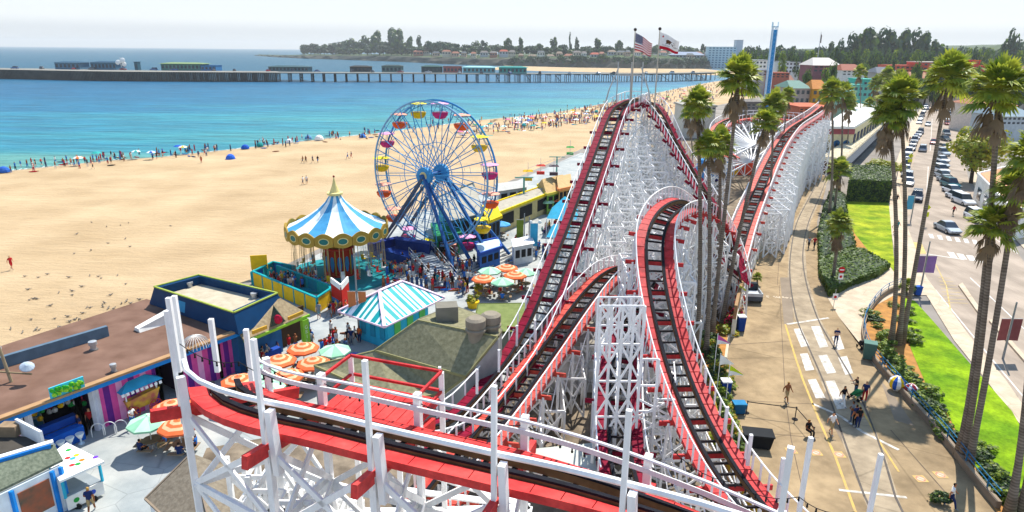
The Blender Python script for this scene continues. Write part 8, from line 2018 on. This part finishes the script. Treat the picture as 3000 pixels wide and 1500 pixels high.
# wheelchair-like white hoops (bike rack)
p = G(250, 1100); t = thing('bike_rack', 'white looped bike rack next to the game counter', 'rack', (p.x, p.y, .08), R(20))
for k in range(3): m = MB(); m.tube([(k * .7 + .4 * math.cos(PI * j / 10), 0, .55 + .45 * math.sin(PI * j / 10)) for j in range(11)] , .03, 6); m.beam((k * .7 + .4, 0, 0), (k * .7 + .4, 0, .55), .05); m.beam((k * .7 - .4, 0, 0), (k * .7 - .4, 0, .55), .05); m.build('hoop', WHITE, t)
# rope posts
RPS = [(1877, 1042), (1999, 1058), (2043, 1110), (1858, 1000)]
for i, (x, y) in enumerate(RPS[:3]):
    p = G(x, y); t = thing('rope_post', 'black belt post on the promenade, ' + ('leftmost of the three' if i == 0 else 'middle of the three' if i == 1 else 'nearest the seated person'), 'post', (p.x, p.y, .11), group='belt posts on the promenade'); m = MB(); m.lathe([(.2, 0), (.18, .05), (.035, .07), (.035, .95), (.06, .96), (.06, 1.02)], 10); m.build('post', DARK, t); m = MB(); m.lathe([(.22, 0.0), (.22, .03)], 12); m.build('base', DARK, t)
m = MB()
for a, b in ((RPS[0], RPS[1]), (RPS[1], RPS[2])):
    p, q = G(*a), G(*b); m.beam((p.x, p.y, 1.05), (q.x, q.y, 1.05), .03, .06)
tag(m.build('barrier_belt', DARK), 'thin black belt stretched between the three promenade posts', 'belt')
# bins
def bin_(dx, dy, w, d, h, body, lid, label, rz=0, name='litter_bin', cat='bin'):
    p = G(dx, dy); t = thing(name, label, cat, (p.x, p.y, .11), rz); m = MB(); m.quadbox([(-w * .42, -d * .42, .08), (-w * .42, d * .42, .08), (w * .42, d * .42, .08), (w * .42, -d * .42, .08), (-w / 2, -d / 2, h), (-w / 2, d / 2, h), (w / 2, d / 2, h), (w / 2, -d / 2, h)]); m.build('body', M(body), t)
    m = MB(); m.box(-w * .53, w * .53, -d * .53, d * .53, h + .003, h + .1); m.build('lid', M(lid), t)
    for s in (-1, 1): m = MB(); m.tube([(s * w * .35 - .04, -d * .35, .08), (s * w * .35 + .04, -d * .35, .08)], .08, 8); m.build('wheel', TYRE, t)
bin_(1903, 1125, 1.9, 1.1, 1.0, '1a1c20', '24262a', 'black open cart full of sacks by the yellow fence', R(-10), 'refuse_cart', 'cart'); bin_(1857, 1042, .9, .7, .8, '1f5f8a', '2a7aa8', 'blue crate-like bin beside the leftmost rope post')
bin_(1822, 1005, .7, .7, 1.5, '1c3f8a', 'f0f0f0', 'blue bin with white top in the planter near the pennants'); bin_(1862, 835, .7, .7, 1.5, '1c3f8a', 'e8e8e8', 'blue bin with white top beyond the pennants')
bin_(2183, 905, 1.0, .9, 1.5, '4a6a60', '5a7a70', 'grey-green utility cabinet by the retaining wall', R(-25), 'utility_cabinet', 'cabinet')
bin_(2306, 745, .7, .6, 1.0, '1f4fa0', '2a5ab0', 'blue newspaper box at the tip of the lower lawn', 0, 'news_box', 'box')
# strollers and things by the wall
for i, (x, y, c, lab) in enumerate(((2168, 880, '24262e', 'black folded bicycle-like pushchair beside the utility cabinet'), (2150, 1008, '2a7a4a', 'green pushchair in the palm shade'))):
    p = G(x, y); t = thing('pushchair', lab, 'pushchair', (p.x, p.y, .11), R(40 * i)); m = MB(); m.quadbox([(-.28, -.3, .45), (-.28, .3, .45), (.28, .3, .45), (.28, -.3, .45), (-.28, -.5, .95), (-.28, .1, .8), (.28, .1, .8), (.28, -.5, .95)]); m.build('seat', M(c), t)
    m = MB(); m.beam((-.28, .4, .1), (-.28, -.6, 1.05), .04); m.beam((.28, .4, .1), (.28, -.6, 1.05), .04); m.beam((-.28, -.6, 1.05), (.28, -.6, 1.05), .04); m.build('frame', DARK, t)
    for sx in (-.28, .28):
        for yy in (-.35, .4): m = MB(); m.tube([(sx - .02, yy, .14), (sx + .02, yy, .14)], .14, 10); m.build('wheel', TYRE, t)
for (x, y, cs, r_, lab) in ((2252, 985, ('e8c020', '2a5ab0', 'f0f0e8'), .62, 'big yellow, blue and white striped ball sculpture by the wall'), (2288, 998, ('8a2a3a', 'e8e4e0', '8a2a3a'), .5, 'maroon and white ball sculpture by the wall')):
    p = G(x, y); t = thing('ball_sculpture', lab, 'sculpture', (p.x, p.y, .15)); m = MB(); n = 12
    for k in range(n):
        m.mi = k % 3; a0, a1 = 2 * PI * k / n, 2 * PI * (k + 1) / n
        for j in range(6): e0_, e1_ = -PI / 2 + PI * j / 6, -PI / 2 + PI * (j + 1) / 6; P = lambda a, e: (r_ * math.cos(e) * math.cos(a), r_ * math.cos(e) * math.sin(a), r_ + r_ * math.sin(e)); m.poly([P(a0, e0_), P(a1, e0_), P(a1, e1_), P(a0, e1_)])
    m.build('ball', [M(c) for c in cs], t); m = MB(); m.lathe([(.3, 0), (.25, .12)], 10); m.build('base', CONC, t)
# retaining wall with blue railing along the lane's right edge
WP_ = [(2262, 728), (2225, 745), (2192, 780), (2172, 820), (2172, 860), (2192, 905), (2240, 962), (2300, 1030), (2362, 1100), (2410, 1160), (2460, 1225), (2530, 1310)]
P_ = smooth_path([G(*p) for p in WP_], 1.4); o = thing('retaining_wall', 'low curved concrete wall with blue railing between the lane and the planting bed', 'wall', tuple(P_[0])); off_ = P_[0]
m = LMB(); m.off = Vector((off_.x, off_.y, 0))
for a, b in zip(P_, P_[1:]): wall_quad(m, (a.x, a.y), (b.x, b.y), .05, .62, .3)
m.build('concrete_wall', M('8a7a68'), o); m = LMB(); m.off = Vector((off_.x, off_.y, 0))
for z in (1.0, 1.35): m.tube([(p.x, p.y, z) for p in P_], .03, 5)
m.build('rail', M('2a6f98'), o)
for p in P_[::2]: m = LMB(); m.off = Vector((off_.x, off_.y, 0)); m.beam((p.x, p.y, .6), (p.x, p.y, 1.37), .06); m.build('railing_post', M('2a6f98'), o)
# stubby kerb wall of the upper hedge
# pennants on white poles by the near planter
for (x, y, c, lab, h) in ((1793, 960, 'd860a8', 'pink and white pennant on a thin pole beside the front palms', 4.2), (1800, 1010, 'f0f0f0', 'white pennant on a thin pole between the pink and yellow ones', 4.0), (1822, 1040, 'c8dc2a', 'yellow and white pennant on a thin pole nearest the camera', 4.0), (1850, 800, 'd0e050', 'small green-white pennant near the white globe lamp', 3.6)):
    p = G(x, y); t = thing('pennant', lab, 'flag', (p.x, p.y, .1)); m = MB(); m.tube([(0, 0, 0), (0, 0, h)], .03, 5); m.build('pole', WHITE, t)
    m = MB(); n = 6
    for k in range(n):
        f0, f1 = k / n, (k + 1) / n; z = lambda f, s: h - .1 - (f * .75) - (1 - f) * (.9 if s else 0); yv = lambda f: .1 * math.sin(f * 5); m.mi = 0
        m.poly([(1.1 * f0, yv(f0), z(f0, 0)), (1.1 * f0, yv(f0), (z(f0, 0) + z(f0, 1)) / 2), (1.1 * f1, yv(f1), (z(f1, 0) + z(f1, 1)) / 2), (1.1 * f1, yv(f1), z(f1, 0))]); m.mi = 1
        m.poly([(1.1 * f0, yv(f0), (z(f0, 0) + z(f0, 1)) / 2), (1.1 * f0, yv(f0), z(f0, 1)), (1.1 * f1, yv(f1), z(f1, 1)), (1.1 * f1, yv(f1), (z(f1, 0) + z(f1, 1)) / 2)])
    m.build('cloth', [M(c), M('f0f0ec')], t)

# ================================================================ MIDDLE BOARDWALK STALLS
def stall(label, q, z, wallc, roofc, rise=1.0, name='stall', trim=None, overhang=.12):
    pts = [xy(p, z) for p in q]; cen_ = (sum(p[0] for p in pts) / len(pts), sum(p[1] for p in pts) / len(pts)); B = Bld(name, label, 'stall', Vector((cen_[0], cen_[1], 0)))
    m = B.mb(); m.prism([lerp2(p, cen_, overhang) for p in pts], .05, z - .05); w = B.part('wall', m, M(wallc))
    m = B.mb(); ra, rb = lerp2(pts[0], pts[3], .5), lerp2(pts[1], pts[2], .5); za = z + rise
    m.poly([(*pts[0], z), (*pts[1], z), (*rb, za), (*ra, za)]); m.poly([(*pts[2], z), (*pts[3], z), (*ra, za), (*rb, za)]); m.poly([(*pts[1], z), (*pts[2], z), (*rb, za)]); m.poly([(*pts[3], z), (*pts[0], z), (*ra, za)]); m.poly([(*p, z - .02) for p in pts][::-1]); rf_ = B.part('roof', m, M(roofc))
    if trim:
        m = B.mb()
        for i in range(4): m.beam((*pts[i], z), (*pts[(i + 1) % 4], z), .25, .4)
        B.part('fascia', m, M(trim), rf_)
    a, b = pts[0], pts[1]; 
    for f in (.2, .5, .8):
        m = B.mb(); p, q_ = lerp2(lerp2(a, b, f - .1), cen_, overhang - .02), lerp2(lerp2(a, b, f + .1), cen_, overhang - .02); wall_quad(m, p, q_, 1.0, z - .6, .1); B.part('serving_hatch', m, DARK, w)
    return B
stall('long food stall with bright yellow fascia running towards the green gabled house', [(1232, 545), (1402, 478), (1385, 462), (1215, 520)], 3.4, 'b8a878', 'a8a090', .5, trim='e8c81e')
stall('yellow gabled stall at the near end of the long yellow stall', [(1225, 560), (1262, 545), (1240, 522), (1205, 535)], 3.6, '5a7a9a', 'e0b820', 1.2, trim='e8c81e')
stall('green gabled house with tan roof beyond the yellow stalls', [(1375, 490), (1425, 478), (1405, 452), (1352, 465)], 3.6, '7aa848', 'b89a68', 1.8, trim='c8b848')
stall('small tan roofed house beyond the green one', [(1405, 478), (1440, 470), (1430, 445), (1395, 452)], 4.2, 'c8a060', 'c0a070', 1.4, trim='e08a50')
stall('grey roofed arcade with teal front behind the ferris wheel', [(1130, 560), (1215, 540), (1190, 462), (1095, 500)], 4.5, '2f9aa0', 'a09a8c', .6, trim='4a5a60')
stall('pale blue ride station with white panels right of the wheel', [(1205, 640), (1262, 622), (1250, 600), (1195, 612)], 2.4, '3a6ab0', 'b8d0e0', .4, trim='2a4fa0')
stall('white station platform canopy left of the lift hill', [(1290, 622), (1345, 612), (1335, 592), (1285, 602)], 2.6, 'c8ccd0', 'e8e8e6', .2)
stall('grey control booth beyond the yellow stalls', [(1250, 482), (1330, 470), (1322, 452), (1245, 462)], 3.8, 'c8ccd0', 'b0aea8', .3)
stall('green game stall with yellow posts behind the wheel legs', [(1095, 600), (1160, 588), (1150, 555), (1085, 565)], 3.0, '1f7a50', '2a8a5c', .5, trim='2f6f50')
for (cx_, cy_, w_, h_, lab) in ((1415, 545, 80, 4.6, 'large turquoise pyramid canopy left of the lift hill'), (1405, 592, 62, 3.4, 'smaller turquoise pyramid canopy nearer the camera')):
    a, b, c, d = (G(cx_ - w_ / 2, cy_ + 6, 2.6), G(cx_ + w_ / 2, cy_ + 10, 2.6), G(cx_ + w_ / 2 + 6, cy_ - 22, 2.6), G(cx_ - w_ / 2 + 14, cy_ - 22, 2.6)); t = thing('canopy_tent', lab, 'canopy', ((a.x + c.x) / 2, (a.y + c.y) / 2, .08)); ap = Vector(((a.x + c.x) / 2, (a.y + c.y) / 2, 2.6 + h_ * .55)); m = LMB(); m.off = Vector((t.location.x, t.location.y, 0))
    for p, q in ((a, b), (b, c), (c, d), (d, a)): m.poly([p, q, ap])
    m.build('fabric', M('3aa8c8'), t)
    for p in (a, b, c, d): m = LMB(); m.off = Vector((t.location.x, t.location.y, 0)); m.beam((p.x, p.y, 0), (p.x, p.y, 2.6), .1); m.build('post', WHITE, t)
# planters with yellow flowers
for (x, y, lab) in ((1190, 775, 'yellow and green flower planter on the plaza beside the shed'), (1208, 742, 'small flower planter behind the first one')):
    p = G(x, y); t = thing('flower_planter', lab, 'planter', (p.x, p.y, .08)); m = MB(); m.lathe([(.55, 0), (.7, .7)], 10); m.build('tub', M('d8b020'), t); o = bpy.data.objects.new('foliage', LEAF['shrub_gold']); COL.objects.link(o); o.parent = t; o.location = (0, 0, 1.0); o.scale = (.85, .85, .7)
# sky ride chairs over the sand with their cable poles
for (x, y, Y, c, lab) in ((1360, 430, 118, 'c83a30', 'red sky ride chair hanging over the beach edge'), (1434, 382, 140, '3a9a48', 'green sky ride chair over the sand'), (1393, 432, 112, '5a4a50', 'dark sky ride chair beside the red one'), (1328, 445, 108, 'e0b020', 'yellow sky ride chair left of the red one')):
    p = A(x, y, Y); t = thing('sky_ride_chair', lab, 'cable chair', tuple(p), group='sky ride chairs'); m = MB(); m.box(-.7, .7, -.35, .35, -.6, -.1); m.build('seat', M(c), t); m = MB(); m.poly([(-.9, -.5, .9), (.9, -.5, .9), (.6, 0, 1.2), (-.6, 0, 1.2)]); m.poly([(.9, .5, .9), (-.9, .5, .9), (-.6, 0, 1.2), (.6, 0, 1.2)]); m.build('sunshade', M(c), t); m = MB(); m.beam((0, 0, -.2), (0, 0, 2.4), .06); m.build('hanger', STEEL, t)
ca, cb_ = A(1328, 432, 108) + Vector((0, 0, .6)), A(1600, 340, 190) + Vector((0, 0, 1))
m = MB(); m.beam(ca, cb_, .05); m.beam(ca + Vector((2.5, 0, 0)), cb_ + Vector((2.5, 0, 0)), .05); tag(m.build('sky_ride_cable', STEEL), 'thin pair of cables carrying the sky ride chairs above the beach edge', 'cable')
for (x, y, Y, lab) in ((1318, 470, 106, 'green pole of the sky ride left of the yellow chair'), (1400, 440, 128, 'green pole of the sky ride beside the dark chair')):
    p = A(x, y, Y); t = thing('sky_ride_pole', lab, 'pole', (p.x, Y, 0)); m = MB(); m.tube([(0, 0, 0), (0, 0, 6.5)], .15, 8); m.build('pole', M('5a9a8a'), t); m = MB(); m.beam((-1.5, 0, 6.4), (1.5, 0, 6.4), .15); m.build('cross_arm', M('5a9a8a'), t)
# coloured drums and orange wall under the far curve
B = Bld('ride_wall', 'orange-red wall with yellow foot beneath the far curve of the coaster', 'wall', A(1860, 425, 146)); a, b = A(1828, 430, 146), A(1892, 428, 146); m = B.mb(); wall_quad(m, (a.x, a.y), (b.x, b.y), 0.1, A(1860, 402, 146).z, .3); B.part('panel', m, M('d8482a')); m = B.mb(); wall_quad(m, (a.x + .3, a.y - .3), (a.x + 2.4, b.y - .3), .1, 1.4, .2); B.part('yellow_panel', m, M('e8b020'))
for i, x in enumerate((1778, 1808)):
    p = A(x, 425, 140); t = thing('blue_drum', '%s sky blue round ride shelter between the palm trunks' % ('left' if i == 0 else 'right'), 'ride', (p.x, 140, .1)); m = MB(); m.lathe([(2.2, 0), (2.2, 3.0), (1.6, 4.2), (.4, 4.6)], 16); m.build('shell', M('3f96d8'), t); m = MB(); m.lathe([(2.35, -.1), (2.35, .5)], 16); m.build('base', M('3a2a6a'), t)
# ================================================================ AIR
m = bpy.data.materials.new('haze_air'); m.use_nodes = True; nt = m.node_tree; nt.nodes.remove(nt.nodes['Principled BSDF']); v = nt.nodes.new('ShaderNodeVolumePrincipled'); v.inputs['Color'].default_value = (.92, .96, 1, 1); v.inputs['Density'].default_value = 0.0001; v.inputs['Anisotropy'].default_value = .2
nt.links.new(v.outputs[0], nt.nodes['Material Output'].inputs['Volume'])
hz_ = MB().box(-12500, 12500, -300, 12500, -9, 130).build("haze", m); hz_["kind"] = "stuff"; hz_["label"] = "thin sea haze over the bay and town"
